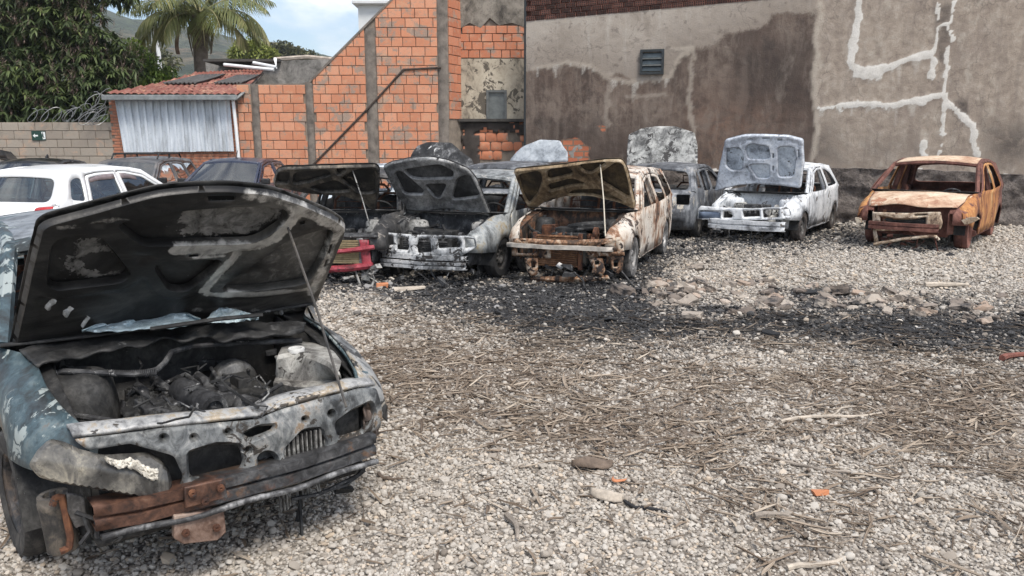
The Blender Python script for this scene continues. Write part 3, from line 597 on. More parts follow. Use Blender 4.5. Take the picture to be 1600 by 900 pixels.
brickwork(rec, tuple(p1), ra, [(.03, rl_ - .01)], rz(187), 14, .5, .225, BR2, dep=.02)
mb = MB(); a_, b_ = at(820.5, 160, 19.8), 0; mb.tube([(a_.x, 19.78, 1.5), (a_.x, 19.78, 6)], .035, 6)
cond = mb.build('drain_pipe', DARKMET); tag(cond, 'thin dark vertical pipe in the corner where the plaster wall begins', 'pipe')
# ================================================================ SHED, BLOCK WALL AND WHAT STANDS BEHIND
def bpt(px, py, Y=YB): return at(px, py, Y)
GREYW = simple('grey_fascia', (.20, .215, .215), .7, .1, .35, 6)
shed = empty('brick_shed', (bx(170), YB, 0)); tag(shed, 'small brick shed clad with whitish corrugated sheets under a red tiled roof', 'shed')
hs = lambda px: bx(px) - bx(170)
ze = bz(150)
mb = MB(); mb.box((hs(371) / 2, .55, ze / 2), (hs(371), 1.1, ze)); mb.build('mortar_bed', MORT, shed, smooth=None)
brickwork(shed, (bx(170), YB), 0, [(0, hs(371))], .9, int((ze - .95) / .075), .215, .075, OLDBR, gap=.012, dep=.018, jit=.006, joined=True, name='small_bricks')
m, t = newmat('weathered_zinc'); c = ocoord(t, 3); n1, n2 = t.noise(ocoord(t, 1, (1, 1, .25)), 4, 7, .65, .3), t.noise(c, 26, 5, .7)
col = t.ramp(n1, [(.3, (.34, .36, .38)), (.5, (.58, .62, .66)), (.7, (.70, .74, .78))]); col = t.mix(t.math('MULTIPLY', t.step(n2, .56, .7), .5), col, (.22, .22, .22))
out(t, Base_Color=col, Roughness=.6, Metallic=.1, Normal=bump(t, n2, .15, .004)); ZINC = m
shx = [(183, 236), (236, 301), (301, 359)]
for i, (a, b) in enumerate(shx):
    zb_, zt_ = bz(238 - i * .8), bz(153); dz = .0
    def cor(u, v, a=a, b=b, i=i):
        x = hs(a) + (hs(b + 1.5) - hs(a)) * u; ph = (x / .185) % 1; p = max(0, min(1, (abs(ph - .5) - .28) / .05)); lean = (hs(190) - hs(183)) * (1 - v) * (1 - u) * (i == 0)
        return (x + lean + (.03 * (1 - v) if i == 2 else 0), -.06 - .055 * p - i * .006 - .01 * mnoise.noise((x * 2, v * 2, 1)), zb_ + (zt_ - zb_) * v)
    mb = MB(); mb.grid(cor, 130, 6); mb.build('corrugated_sheet', ZINC, shed, smooth=25)
YE, YG = 19.85, 22.7
eL, eR, gL, gR = bpt(160, 148, YE), bpt(371, 149, YE), bpt(308, 116, YG), bpt(412, 111, YG)
def roofpt(u, v, off=0):
    p = (eL * (1 - u) + eR * u) * (1 - v) + (gL * (1 - u) + gR * u) * v; p = p.copy(); p.z += off - .05 * math.sin(v * math.pi); return p - shed.location
mb = MB(); mb.grid(lambda u, v: roofpt(u, v, -.06), 8, 6); mb.build('roof_boards', simple('old_timber', (.12, .10, .085), .9), shed, th=.05)
TILE = brickmat('roof_clay', (.12, .04, .03), (.21, .072, .052), (.30, .14, .11), .45, 6)
tb = MB(); tb.grid(lambda u, v: ((u - .5) * .19 * (1.0 - .12 * v), (v - .5) * .47, .038 * math.cos((u - .5) * math.pi) - .014 * (v)), 6, 1)
tme = bpy.data.meshes.new('roof_tile'); tme.from_pydata(tb.v, [], tb.f); tme.materials.append(TILE); tme.polygons.foreach_set('use_smooth', [True] * len(tme.polygons))
NR = 8
for j in range(NR):
    for i in range(19):
        u, v = (i + .5) / 19, (j + .45) / NR; p = roofpt(u, v, .03); pu, pv = roofpt(min(u + .01, 1), v, .03) - p, roofpt(u, v + .01, .03) - p
        X_ = pu.normalized(); Y_ = (pv - X_ * pv.dot(X_)).normalized(); Z_ = X_.cross(Y_); M = Matrix((X_, Y_, Z_)).transposed().to_4x4(); M.translation = p + Z_ * rnd.uniform(-.006, .01)
        o = bpy.data.objects.new('roof_tile', tme); COL.objects.link(o); o.parent = shed; o.matrix_local = M @ rot(R(3), 0, rnd.uniform(-.03, .03)) @ Matrix.Diagonal(((eR - eL).length * (1 - v) / 19 / .178 + (gR - gL).length * v / 19 / .178, 1, 1, 1))
mb = MB(); A_, B_ = eL - shed.location, eR - shed.location; mb.box(((A_.x + B_.x) / 2, -.38, A_.z - .07), (B_.x - A_.x, .10, .13)); mb.build('eave_gutter', GREYW, shed, bev=.015)
mb = MB(); mb.add([(B_.x - .12, -.40, B_.z - .1), (B_.x + .02, -.40, B_.z - .08), (B_.x + .12, .1, B_.z + .16), (B_.x - .02, .1, B_.z + .13)], [(0, 1, 2, 3)]); mb.build('rake_board', GREYW, shed, th=.03)
WHITE = simple('white_plastic', (.72, .73, .73), .45, var=.12, scale=3)
mb = MB(); a, b = bpt(364, 154, YE + .1) - shed.location, bpt(374, 250, YE + .1) - shed.location; mb.tube([a, a + (b - a) * .5, b + Vector((.02, 0, -1.2))], .042, 8); mb.build('downpipe', WHITE, shed)
for k, (u0, u1, v0, v1, lb) in enumerate([(.22, .55, .42, .78, 'dark corrugated sheet lying askew on the red tiles, nearer the mango tree'), (.72, .99, .40, .72, 'dark corrugated sheet lying on the red tiles at the brick gable end')]):
    o0 = roofpt((u0 + u1) / 2, (v0 + v1) / 2) + shed.location
    def fs(u, v): p = roofpt(u0 + (u1 - u0) * u + .10 * (v - .5), v0 + (v1 - v0) * v, .10 + .022 * math.cos(u * 2 * math.pi * 8)) + shed.location; return p - o0
    mb = MB(); mb.grid(fs, 64, 3); o = mb.build('corrugated_roof_sheet', simple('dark_fibre_sheet', (.075, .072, .07), .85, var=.4), smooth=60, th=.012); o.location = o0; tag(o, lb, 'roof sheet')
# block wall on the left
BLK = brickmat('cement_block', (.25, .212, .172), (.31, .268, .22), (.37, .325, .27), .4, 9, 1.2)
bwl = empty('block_wall', (bx(-110), YB, 0)); tag(bwl, 'low wall of pale cement blocks below the mango tree', 'wall')
L_ = bx(171) - bx(-110); zt = bz(191)
mb = MB(); mb.box((L_ / 2, .08, zt / 2), (L_, .15, zt)); mb.build('mortar_bed', MORT, bwl, smooth=None)
nr = int(zt / .212)
nb = brickwork(bwl, (bx(-110), YB), 0, [(0, L_)], zt - .212 * nr - .003, nr, .42, .212, BLK, gap=.014, dep=.015, jit=.003, name='cement_block', zcap=zt - .01)
# exit sign
GRN = simple('dark_green_sign', (.012, .045, .032), .45, var=.15); SWH = simple('sign_white', (.75, .78, .76), .5, var=.05)
sc_ = bpt(60.5, 212, YB - .03); W_, H_ = .34, .235
sg = empty('exit_sign', sc_, R(4)); tag(sg, 'dark green exit sign with a white left arrow on the block wall', 'sign')
mb = MB(); mb.box((0, 0, 0), (W_, .012, H_)); mb.build('board', GRN, sg, bev=.003)
mb = MB(); prism(mb, [(-.14, .0), (-.085, .05), (-.085, .018), (-.015, .018), (-.015, -.018), (-.085, -.018), (-.085, -.05)], -.010, -.0065); mb.build('arrow', SWH, sg, smooth=None)
mb = MB(); prism(mb, [(.075, .095), (.165, .095), (.165, -.085), (.10, -.085)], -.010, -.0065); mb.build('doorway_mark', SWH, sg, smooth=None)
mb = MB(); prism(mb, ngon((.108, .065), .016, 8), -.013, -.0102); prism(mb, [(.085, .03), (.10, .045), (.125, .035), (.12, -.01), (.14, -.05), (.125, -.06), (.10, -.02), (.075, -.065), (.062, -.055), (.09, -.005), (.095, .02), (.075, .01)], -.013, -.0102); mb.build('running_figure', GRN, sg, smooth=None)
# razor wire
mb = MB(); WIRE = simple('galvanised_wire', (.26, .265, .265), .45, .5, .2)
def coil(x0, x1, n, r, z, y, tilt=.0, ir=.0):
    pts = []
    for i in range(n * 14 + 1):
        t_ = i / 14; a = t_ * 2 * math.pi; rr = r * (1 + ir * math.sin(t_ * 3.7)); pts.append((x0 + (x1 - x0) * t_ / n + math.sin(a) * rr * .55 + tilt * math.cos(a), y + rr * .6 * math.sin(a + .6), z + rr + rr * math.cos(a)))
    mb.tube(pts, .0075, 4)
coil(bx(45), bx(120), 4, .17, zt, YB - .1, .1, .1); coil(bx(105), bx(165), 5, .19, zt + .02, YB - .1, .12, .2); coil(bx(138), bx(168), 4, .19, zt - .08, YB - .2, .15, .3); coil(bx(146), bx(172), 2, .22, zt + .30, YB - .2, .1, .25)
o = mb.build('razor_wire', WIRE, smooth=60); o.location = (0, 0, 0); tag(o, 'tangled coil of razor wire on top of the block wall beside the shed', 'razor wire')
# grey building with a flat roof behind the gable
GRY = burnt('mouldy_render', [(.3, (.06, .056, .05)), (.5, (.19, .18, .165)), (.7, (.32, .30, .275))], 1.1, 12, rough=(.85, .95), metal=0)
bb = empty('grey_outbuilding', bpt(455, 131, 22.9) * 1.0); bb.location.z = 0; tag(bb, 'low mouldy grey building with a flat roof slab behind the orange gable wall', 'building')
def bo(px, py, Y): return bpt(px, py, Y) - bb.location
a, b = bo(392, 99, 22.9), bo(524, 92, 22.9); mb = MB(); prism(mb, [(a.x, 0), (b.x, 0), (b.x, b.z), ((a.x + b.x) / 2, bo(450, 94, 22.9).z), (a.x, a.z)], 0, 2.5); mb.build('wall', GRY, bb, smooth=None)
a, b = bo(322, 98, 24), bo(434, 92, 24); mb = MB(); mb.box(((a.x + b.x) / 2, 1.2, a.z - .9), (b.x - a.x, .3, 2.0)); mb.build('rear_wall', GRY, bb, smooth=None)
a, b = bo(317, 94, 22.7), bo(436, 89, 22.7); mb = MB(); mb.box(((a.x + b.x) / 2, .75, a.z), (b.x - a.x, 1.9, .07), Matrix.Identity(4)); mb.build('roof_slab', simple('dark_roof_edge', (.06, .055, .05), .9), bb, smooth=None)
a, b = bo(425, 90, 23), bo(530, 93, 23); mb = MB(); mb.tube([(a.x, .3, a.z - .03), ((a.x + b.x) / 2, .3, a.z + .04), (b.x, .3, b.z)], .06, 6); mb.build('ridge_capping', simple('pale_mortar', (.36, .31, .26), .9, var=.4), bb)
for k, pl in enumerate([[(350, 101, 22.5), (428, 109, 22.3)], [(396, 98, 22.6), (432, 105, 22.3), (430, 92, 22.6)]]):
    mb = MB(); P = [bpt(*q_) for q_ in pl]; o0 = P[0].copy(); mb.tube([p - o0 for p in P], .045, 8); o = mb.build('plastic_pipe', WHITE); o.location = o0
    tag(o, ['long white plastic pipe lying across the shed roof top', 'short white plastic pipe with an upright end on the shed roof top'][k], 'pipe')
wh = empty('white_house', bpt(590, 60, 30)); wh.location.z = 0; tag(wh, 'pale house corner rising behind the sloping top of the gable wall', 'house')
PALE = simple('pale_house_paint', (.62, .63, .62), .85, var=.12, scale=1.2)
a, b = bpt(561, 60, 30) - wh.location, bpt(660, 6, 30) - wh.location; mb = MB(); mb.box(((a.x + b.x) / 2, 1.5, b.z / 2), (b.x - a.x, 3, b.z)); mb.build('wall', PALE, wh, smooth=None)
mb = MB(); mb.box(((a.x + b.x) / 2 - .05, 1.4, b.z + .03), (b.x - a.x + .25, 3.3, .12)); mb.build('roof_slab', PALE, wh, bev=.02)
mb = MB(); mb.box(((a.x + .5), 1.0, b.z + .45), (.4, .5, .8)); mb.build('chimney', PALE, wh, bev=.02)
mb = MB(); p = bpt(249, 95, 60); mb.tube([(0, 0, -3), (0, 0, .5), (-.25, 0, 2.6)], [.16, .15, .12], 8); o = mb.build('utility_pole', simple('pole_concrete', (.55, .56, .56), .8, var=.15)); o.location = p; tag(o, 'pale concrete utility pole standing beyond the green bush', 'pole')

# ================================================================ TREES
def leafmat(name, stops, tr=.25):
    m, t = newmat(name); k = t.attr('tint'); n = t.noise(ocoord(t, world_=True), 3, 3); col = t.ramp(t.math('ADD', t.math('MULTIPLY', k, .8), t.math('MULTIPLY', n, .2)), stops)
    b = t.n('ShaderNodeBsdfPrincipled', Base_Color=col, Roughness=.5); tl_ = t.n('ShaderNodeBsdfTranslucent', Color=col); mx = t.n('ShaderNodeMixShader', Fac=tr)
    t.t.links.new(b.outputs[0], mx.inputs[1]); t.t.links.new(tl_.outputs[0], mx.inputs[2]); t.t.links.new(mx.outputs[0], t.n('ShaderNodeOutputMaterial').inputs[0]); return m
def leaves(name, base, dirs, ups, length, width, tint, m, parent=None, droop=.3, seg=2):
    """many leaf blades as one mesh: base points, direction, length and width arrays"""
    n = len(base); d = dirs / np.linalg.norm(dirs, axis=1, keepdims=True); s = np.cross(d, ups); s /= np.linalg.norm(s, axis=1, keepdims=True) + 1e-9
    V = []; T = np.linspace(0, 1, seg + 1); L_ = np.asarray(length)[:, None]; Wd = np.asarray(width)[:, None]
    for t_ in T:
        c = base + d * L_ * t_ - np.array([0, 0, 1]) * L_ * droop * t_ ** 2; w_ = Wd * (math.sin(math.pi * min(.95, .12 + .85 * t_)) if t_ < 1 else .06)
        V += [c - s * w_ * .5, c + s * w_ * .5]
    V = np.stack(V, 1).reshape(-1, 3); k = 2 * (seg + 1); F = []
    o = np.arange(n)[:, None] * k
    for i in range(seg): F.append(np.concatenate([o + 2 * i, o + 2 * i + 1, o + 2 * i + 3, o + 2 * i + 2], 1))
    F = np.stack(F, 1).reshape(-1, 4); ob = npmesh(name, V, F, m, parent); fattr(ob, 'tint', np.repeat(tint, k)); return ob
def lumps_points(lumps, n, shell=.35):
    P = []; N = []; w = np.array([l[3] * l[4] for l in lumps]); w = w / w.sum()
    for (x, y, z, rx_, rz_), k in zip(lumps, w):
        m_ = int(n * k); d = nrg.normal(size=(m_, 3)); d /= np.linalg.norm(d, axis=1, keepdims=True); r = 1 - shell * nrg.random(m_) ** 1.5
        P.append(np.array([x, y, z]) + d * r[:, None] * [rx_, rx_ * .8, rz_]); N.append(d)
    return np.vstack(P), np.vstack(N)
BARK = simple('tree_bark', (.10, .075, .055), .95, var=.5, scale=6, bmp=.8)
# mango tree
mt = empty('mango_tree', (bpt(40, 190, 23.2).x, 23.2, 0)); tag(mt, 'large dark mango tree with pinkish flower sprays over the block wall', 'tree')
def ml(px, py, Y, rx_, rz_): p = bpt(px, py, Y) - mt.location; return (p.x, p.y, p.z, rx_, rz_)
LUMPS = [ml(20, 60, 23, 1.3, 1.1), ml(90, 40, 22.8, 1.1, .95), ml(140, 70, 22.7, 1.0, .9), ml(60, 120, 22.4, 1.25, .9), ml(150, 125, 22.3, .85, .8), ml(20, 160, 22.2, 1.1, .75), ml(110, 165, 22.1, 1.1, .6), ml(-60, 100, 23, 1.6, 1.9), ml(70, -20, 23.2, 1.5, 1.1), ml(160, -35, 23.4, 1.2, .75), ml(-70, -20, 23.4, 1.6, 1.3), ml(165, 168, 22.4, .6, .45), ml(178, 100, 22.6, .6, .6)]
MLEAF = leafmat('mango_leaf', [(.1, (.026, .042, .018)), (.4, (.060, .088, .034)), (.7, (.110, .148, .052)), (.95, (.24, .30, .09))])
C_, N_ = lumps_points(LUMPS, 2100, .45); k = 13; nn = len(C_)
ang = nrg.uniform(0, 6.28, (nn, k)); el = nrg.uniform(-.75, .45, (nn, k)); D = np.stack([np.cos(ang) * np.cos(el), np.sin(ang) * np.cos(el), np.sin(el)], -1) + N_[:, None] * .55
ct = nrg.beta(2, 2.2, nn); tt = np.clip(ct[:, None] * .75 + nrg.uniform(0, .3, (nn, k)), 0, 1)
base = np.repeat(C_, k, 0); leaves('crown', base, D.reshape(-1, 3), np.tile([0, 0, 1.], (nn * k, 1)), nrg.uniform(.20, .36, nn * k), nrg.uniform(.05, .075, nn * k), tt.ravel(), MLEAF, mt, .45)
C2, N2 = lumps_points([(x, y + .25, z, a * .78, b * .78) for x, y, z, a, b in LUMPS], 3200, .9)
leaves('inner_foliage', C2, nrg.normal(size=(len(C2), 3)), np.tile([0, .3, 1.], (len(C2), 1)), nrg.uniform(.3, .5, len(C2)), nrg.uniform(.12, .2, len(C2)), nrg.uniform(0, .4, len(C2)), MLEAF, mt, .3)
sel = nrg.permutation(nn)[:1500]; sel = sel[(N_[sel, 2] > -.6)]; CP = C_[sel] + N_[sel] * .10; kk = 20; ns = len(sel); axis = N_[sel] * .5 + np.array([0, -.25, .75]); axis /= np.linalg.norm(axis, axis=1, keepdims=True)
tq = nrg.uniform(.1, 1, (ns, kk)); bs = CP[:, None] + axis[:, None] * (tq * .40)[..., None]; dr = nrg.normal(size=(ns, kk, 3)) + axis[:, None] * .5; lenq = .19 * (1.15 - tq)
PAN = leafmat('flower_spray', [(.1, (.15, .095, .085)), (.5, (.28, .195, .17)), (.9, (.42, .32, .26))], .1)
leaves('flower_sprays', bs.reshape(-1, 3), dr.reshape(-1, 3), np.tile([.2, .3, 1.], (ns * kk, 1)), lenq.ravel(), np.full(ns * kk, .021), nrg.random(ns * kk), PAN, mt, .1, 1)
mb = MB(); mb.tube([(0, .3, 0), (.1, .3, 1.4), (.0, .3, 2.4)], [.26, .2, .16], 10)
for x, y, z, a, b in LUMPS[:10]: mb.tube([(.0, .3, 1.7), (x * .45, y * .5, z * .7 + .4), (x, y, z)], [.11, .07, .02], 6)
mb.build('trunk', BARK, mt)
# bright bush, yellow-green tree, palm
def leafy(name, px, py, Y, lumps, n, ll, lw, stops, label, cat='tree', tr=.3, trunk=.12):
    r = empty(name, (at(px, py, Y).x, Y, 0)); tag(r, label, cat); Ls = [((q := at(a, b, Y + dy) - r.location).x, q.y, q.z, c_, d_) for a, b, dy, c_, d_ in lumps]
    C_, N_ = lumps_points(Ls, n, .7); d = nrg.normal(size=(len(C_), 3)) + N_ * .6
    leaves('crown', C_, d, np.tile([.1, .2, 1.], (len(C_), 1)), nrg.uniform(.7, 1.2, len(C_)) * ll, nrg.uniform(.7, 1.2, len(C_)) * lw, np.clip(nrg.beta(2, 2, len(C_)), 0, 1), leafmat(name + '_leaf', stops, tr), r, .3)
    mb = MB(); top = max(l[2] for l in Ls); mb.tube([(0, .1, 0), (0, .1, top * .6), (Ls[0][0], Ls[0][1], top * .95)], [trunk, trunk * .8, trunk * .3], 7)
    for l in Ls: mb.tube([(0, .1, top * .5), (l[0], l[1], l[2])], [trunk * .5, .02], 5)
    mb.build('trunk', BARK, r); return r
leafy('broadleaf_bush', 225, 120, 25.5, [(205, 85, 0, .45, .5), (222, 105, -.2, .6, .5), (200, 120, 0, .6, .45), (250, 118, .2, .6, .35), (236, 128, 0, .8, .35), (190, 105, .3, .5, .6)], 3400, .20, .09, [(.1, (.07, .115, .022)), (.5, (.17, .26, .05)), (.9, (.36, .44, .11))], 'bright green leafy bush between the mango tree and the palm', 'bush')
leafy('round_tree', 392, 90, 55, [(380, 80, 0, .8, .75), (400, 76, .5, 1.0, .8), (415, 86, 0, .9, .6), (372, 88, 0, .7, .6)], 4200, .26, .14, [(.1, (.10, .13, .03)), (.5, (.24, .28, .06)), (.9, (.42, .44, .14))], 'yellow green round tree beyond the grey flat roof')
for k, (px, py, Y, s, lb) in enumerate([(440, 82, 120, 2.2, 'dull green distant tree at the foot of the hill, behind the outbuilding roof'), (215, 90, 95, 2.6, 'dry olive tree at the foot of the hill, seen past the utility pole')]):
    leafy('distant_tree', px, py + 10, Y, [(px - 12, py, 0, s, s * .6), (px + 14, py + 2, 1, s, s * .6), (px, py - 4, 0, s * .8, s * .6), (px + 34, py + 5, 2, s, s * .5), (px - 30, py + 5, 2, s, s * .5)], 2600, .6, .4, [(.1, (.05, .06, .025)), (.5, (.11, .12, .05)), (.9, (.22, .20, .09))], lb, trunk=.3)
pal = empty('palm_tree', (at(318, 110, 26).x, 26, 0)); tag(pal, 'coconut palm with arching dry tipped fronds above the shed roof', 'tree')
cz = at(318, 24, 26).z; tz_ = at(318, 46, 26).z
mb = MB(); mb.tube([(-.05, 0, 0), (-.08, 0, 2), (-.05, 0, tz_ - .5), (0, 0, tz_), (0, 0, cz)], [.27, .24, .22, .26, .16], 12); mb.build('trunk', simple('palm_bark', (.17, .135, .11), .95, var=.5, scale=5, bmp=.9), pal)
PLEAF = leafmat('palm_leaflet', [(.05, (.07, .082, .026)), (.4, (.14, .165, .052)), (.7, (.26, .25, .10)), (.97, (.46, .38, .22))], .3); RACH = simple('palm_rachis', (.22, .20, .09), .7)
fr = [(178, 8, 2.6, .95), (165, 35, 2.7, .9), (200, 28, 2.5, .8), (150, 60, 2.2, .5), (5, 12, 2.5, .95), (-12, 32, 2.6, .9), (20, 40, 2.5, .8), (35, 62, 2.1, .5), (-28, 20, 2.2, 1.0), (215, 15, 2.2, 1.0), (90, 75, 2.2, .3), (110, 50, 2.3, .6), (65, 50, 2.3, .6), (250, 30, 2.2, .9), (285, 35, 2.2, .9), (310, 15, 2.2, 1.1), (232, 50, 2.2, .7), (205, 2, 2.0, 1.1), (-5, 0, 2.0, 1.0), (265, 65, 2.2, .5), (172, 20, 2.6, 1.25), (8, 22, 2.6, 1.25), (35, 20, 2.3, 1.2), (150, 25, 2.4, 1.2), (240, 5, 1.9, 1.2), (300, 0, 1.9, 1.2)]
for fi_, (az, el, L_, dr_) in enumerate(fr):
    az += rnd.uniform(-6, 6); a, e = R(az), R(el); pts = []; p = np.array([.0, 0, cz]); n = 14
    for i in range(n + 1):
        pts.append(p.copy()); ee = e - dr_ * 1.5 * (i / n) ** 1.3; p = p + np.array([math.cos(a) * math.cos(ee), math.sin(a) * math.cos(ee), math.sin(ee)]) * L_ / n
    pts = np.array(pts); mb = MB(); mb.tube(pts.tolist(), [.035 * (1 - .85 * i / n) for i in range(n + 1)], 5); fo_ = mb.build('frond', RACH, pal)
    NL = 62; q_ = np.linspace(.16, 1, NL); idx = q_ * n; i0 = np.minimum(idx.astype(int), n - 1); f_ = (idx - i0)[:, None]; bp = pts[i0] * (1 - f_) + pts[i0 + 1] * f_; tg = pts[i0 + 1] - pts[i0]; tg /= np.linalg.norm(tg, axis=1, keepdims=True)
    sd_ = np.cross(tg, [0, 0, 1]); sd_ /= np.linalg.norm(sd_, axis=1, keepdims=True) + 1e-9
    BP = np.vstack([bp, bp]); DD = np.vstack([sd_ * .8 + tg * .55, -sd_ * .8 + tg * .55]) + nrg.normal(0, .10, (2 * NL, 3)) - np.array([0, 0, .25]); ll = np.tile(.58 * np.sin(np.pi * np.clip(.18 + .78 * q_, 0, 1)) + .08, 2)
    dry = .75 if fi_ in (0, 17, 18, 4) else .38; leaves('leaflets', BP, DD, np.tile([0, 0, 1.], (2 * NL, 1)), ll, np.full(2 * NL, .030), np.clip(dry * .7 + .5 * np.tile(q_, 2) * nrg.random(2 * NL) + nrg.normal(0, .1, 2 * NL), 0, 1), PLEAF, fo_, .55, 3)
mb = MB()
for k in range(34):
    a = rnd.uniform(0, 6.28); r0 = .22; z0 = cz - rnd.uniform(.0, .35); L_ = rnd.uniform(.5, 1.1); w_ = rnd.uniform(.02, .05); b = a + rnd.uniform(-.5, .5)
    mb.tube([(r0 * math.cos(a), r0 * math.sin(a), z0), ((r0 + .17) * math.cos(a), (r0 + .17) * math.sin(a), z0 - L_ * .35), ((r0 + .10) * math.cos(b), (r0 + .10) * math.sin(b), z0 - L_)], [w_, w_ * .9, w_ * .4], 4)
mb.build('dead_boots', simple('dry_palm_fibre', (.20, .145, .11), .95, var=.5, scale=9), pal)
mb = MB(); mb.grid(lambda u, v: (-.55 + .12 * (u - .5) + .05 * math.sin(v * 6), -.5, cz - .1 - v * 1.15), 3, 8); mb.build('dead_frond', simple('dead_leaf_brown', (.24, .16, .11), .95, var=.4), pal, th=.01)
# hills
m, t = newmat('hill_scrub'); c = ocoord(t, world_=True); n1, n2 = t.noise(c, .012, 6, .6), t.noise(c, .16, 6, .7)
col = t.ramp(n1, [(.35, (.050, .074, .044)), (.5, (.080, .098, .058)), (.65, (.15, .122, .085))]); col = t.mix(t.step(n2, .40, .60), col, (.034, .046, .034))
out(t, Base_Color=col, Roughness=1., Normal=bump(t, n2, 1., 4.)); HILL = m
def hill(name, prof, Y, depth, sd_):
    xs = [at(px, py, Y).x for px, py in prof]; zs = [at(px, py, Y).z for px, py in prof]; W0, W1 = xs[0], xs[-1]; V = []; nu, nv = 140, 40
    for j in range(nv + 1):
        for i in range(nu + 1):
            x = W0 + (W1 - W0) * i / nu; v = j / nv; top = np.interp(x, xs, zs); p = math.sin(min(1, v / .75) * math.pi / 2) if v < .75 else math.cos((v - .75) / .25 * math.pi / 2)
            nz = mnoise.fractal((x * .02, v * 3, sd_), 1, 2, 5) * top * .12 + mnoise.fractal((x * .12, v * 20, sd_), 1, 2, 4) * top * .02
            V.append((x, Y - depth * .75 + depth * v, max(-1, top * p + nz * min(1, 4 * v) * min(1, 1.3 - v))))
    fi = np.arange(nv)[:, None] * (nu + 1) + np.arange(nu)[None]; F = np.stack([fi, fi + 1, fi + nu + 2, fi + nu + 1], -1).reshape(-1, 4)
    o = npmesh(name, V, F, HILL, smooth=60); o['kind'] = 'structure'
hill('hill', [(-1000, 120), (-700, 60), (-300, 5), (0, -25), (120, 0), (180, 18), (240, 42), (330, 58), (400, 68), (460, 78), (520, 95), (700, 140), (1200, 190)], 520, 420, 3)
hill('hill_slope', [(-1200, 120), (-300, 60), (60, 30), (170, 45), (215, 62), (300, 88), (400, 95), (520, 110), (900, 190)], 260, 200, 8)

# thin summer haze over everything
hm = bpy.data.materials.new('thin_haze'); hm.use_nodes = True; ht = hm.node_tree; ht.nodes.clear()
hv = ht.nodes.new('ShaderNodeVolumePrincipled'); hv.inputs['Density'].default_value = .00045; hv.inputs['Color'].default_value = (.86, .91, .97, 1); hv.inputs['Anisotropy'].default_value = .3
ht.links.new(hv.outputs[0], ht.nodes.new('ShaderNodeOutputMaterial').inputs['Volume'])
mb = MB(); mb.box((0, 0, 58), (1900, 1900, 124)); hz = mb.build('haze', hm, smooth=None); hz['kind'] = 'stuff'
# ================================================================ CARS: builder
RUBBER = simple('burnt_rubber', (.022, .021, .021), .85, var=.5, scale=9, bmp=.4)
CHAR = burnt('charred_black', [(.25, (.008, .008, .0085)), (.5, (.023, .0228, .0225)), (.75, (.068, .066, .063))], 6, 3, flake=(.11, .108, .105), fl_at=.74, fl_scale=20, rough=(.5, .9), metal=.1)
CHAR2 = burnt('charred_grey', [(.3, (.016, .016, .017)), (.5, (.045, .045, .047)), (.72, (.13, .13, .13))], 6, 9, flake=(.26, .255, .25), fl_at=.70, fl_scale=18, rough=(.5, .9), metal=.2)
STEEL = burnt('scorched_rim_steel', [(.3, (.030, .029, .028)), (.5, (.085, .08, .076)), (.72, (.19, .18, .17))], 8, 6, rough=(.45, .8), metal=.4)
RUSTY = burnt('rust_brown', [(.3, (.030, .014, .010)), (.5, (.095, .038, .020)), (.72, (.20, .085, .040))], 6, 2, rough=(.75, .95), metal=.05, flake=(.05, .045, .045), fl_at=.7)
ALLOY = burnt('dirty_aluminium', [(.3, (.10, .098, .095)), (.5, (.24, .235, .23)), (.72, (.42, .41, .40))], 7, 14, rough=(.4, .75), metal=.35)
ASHW = burnt('ash_grey_metal', [(.3, (.12, .118, .112)), (.5, (.30, .295, .28)), (.72, (.52, .51, .48))], 5, 17, rough=(.6, .9), metal=.1, flake=(.05, .048, .045), fl_at=.66)
HATCH = dict(L=3.80, fo=.78, wb=2.42, hw=.80, arch=.335, wr=.285,
    top=[(-.03, .50), (-.04, .68), (-.14, .755), (-.58, .86), (-1.02, .915), (-1.72, 1.335), (-2.1, 1.395), (-2.7, 1.40), (-3.2, 1.355), (-3.60, .95), (-3.73, .88), (-3.80, .62), (-3.80, .42), (-3.70, .26)], cowl=4, rf=5, rr=8,
    doors=[([(-1.10, .27), (-1.10, .88), (-1.77, 1.285), (-2.10, 1.345), (-2.30, 1.352), (-2.30, .27)], [(-1.24, .93), (-1.79, 1.25), (-2.1, 1.305), (-2.25, 1.31), (-2.25, .93)]),
           ([(-2.33, .27), (-2.33, 1.352), (-2.72, 1.345), (-2.95, 1.315), (-3.08, .95), (-3.02, .72), (-2.88, .52), (-2.80, .27)], [(-2.38, .93), (-2.38, 1.31), (-2.72, 1.302), (-2.91, 1.275), (-3.02, .95)])], quarter=[[(-3.14, .99), (-3.04, 1.29), (-3.18, 1.27), (-3.40, 1.02)]])
WAGON = dict(HATCH, L=4.05, top=HATCH['top'][:7] + [(-2.9, 1.41), (-3.55, 1.37), (-3.88, .95), (-3.98, .88), (-4.05, .62), (-4.05, .42), (-3.95, .26)],
    quarter=[[(-3.12, .97), (-3.02, 1.31), (-3.50, 1.30), (-3.72, .99)]])
THREE = dict(HATCH, doors=[([(-1.10, .27), (-1.10, .88), (-1.77, 1.285), (-2.10, 1.345), (-2.46, 1.352), (-2.50, .27)], [(-1.24, .93), (-1.79, 1.25), (-2.1, 1.305), (-2.40, 1.31), (-2.42, .93)])],
    quarter=[[(-2.55, .97), (-2.53, 1.31), (-2.75, 1.30), (-3.02, 1.24), (-3.28, 1.0)]])
SEDAN = dict(HATCH, L=4.0, top=HATCH['top'][:6] + [(-2.1, 1.40), (-2.55, 1.39), (-2.85, 1.34), (-3.32, .99), (-3.85, .96), (-3.98, .85), (-4.0, .5), (-3.9, .28)], quarter=[])
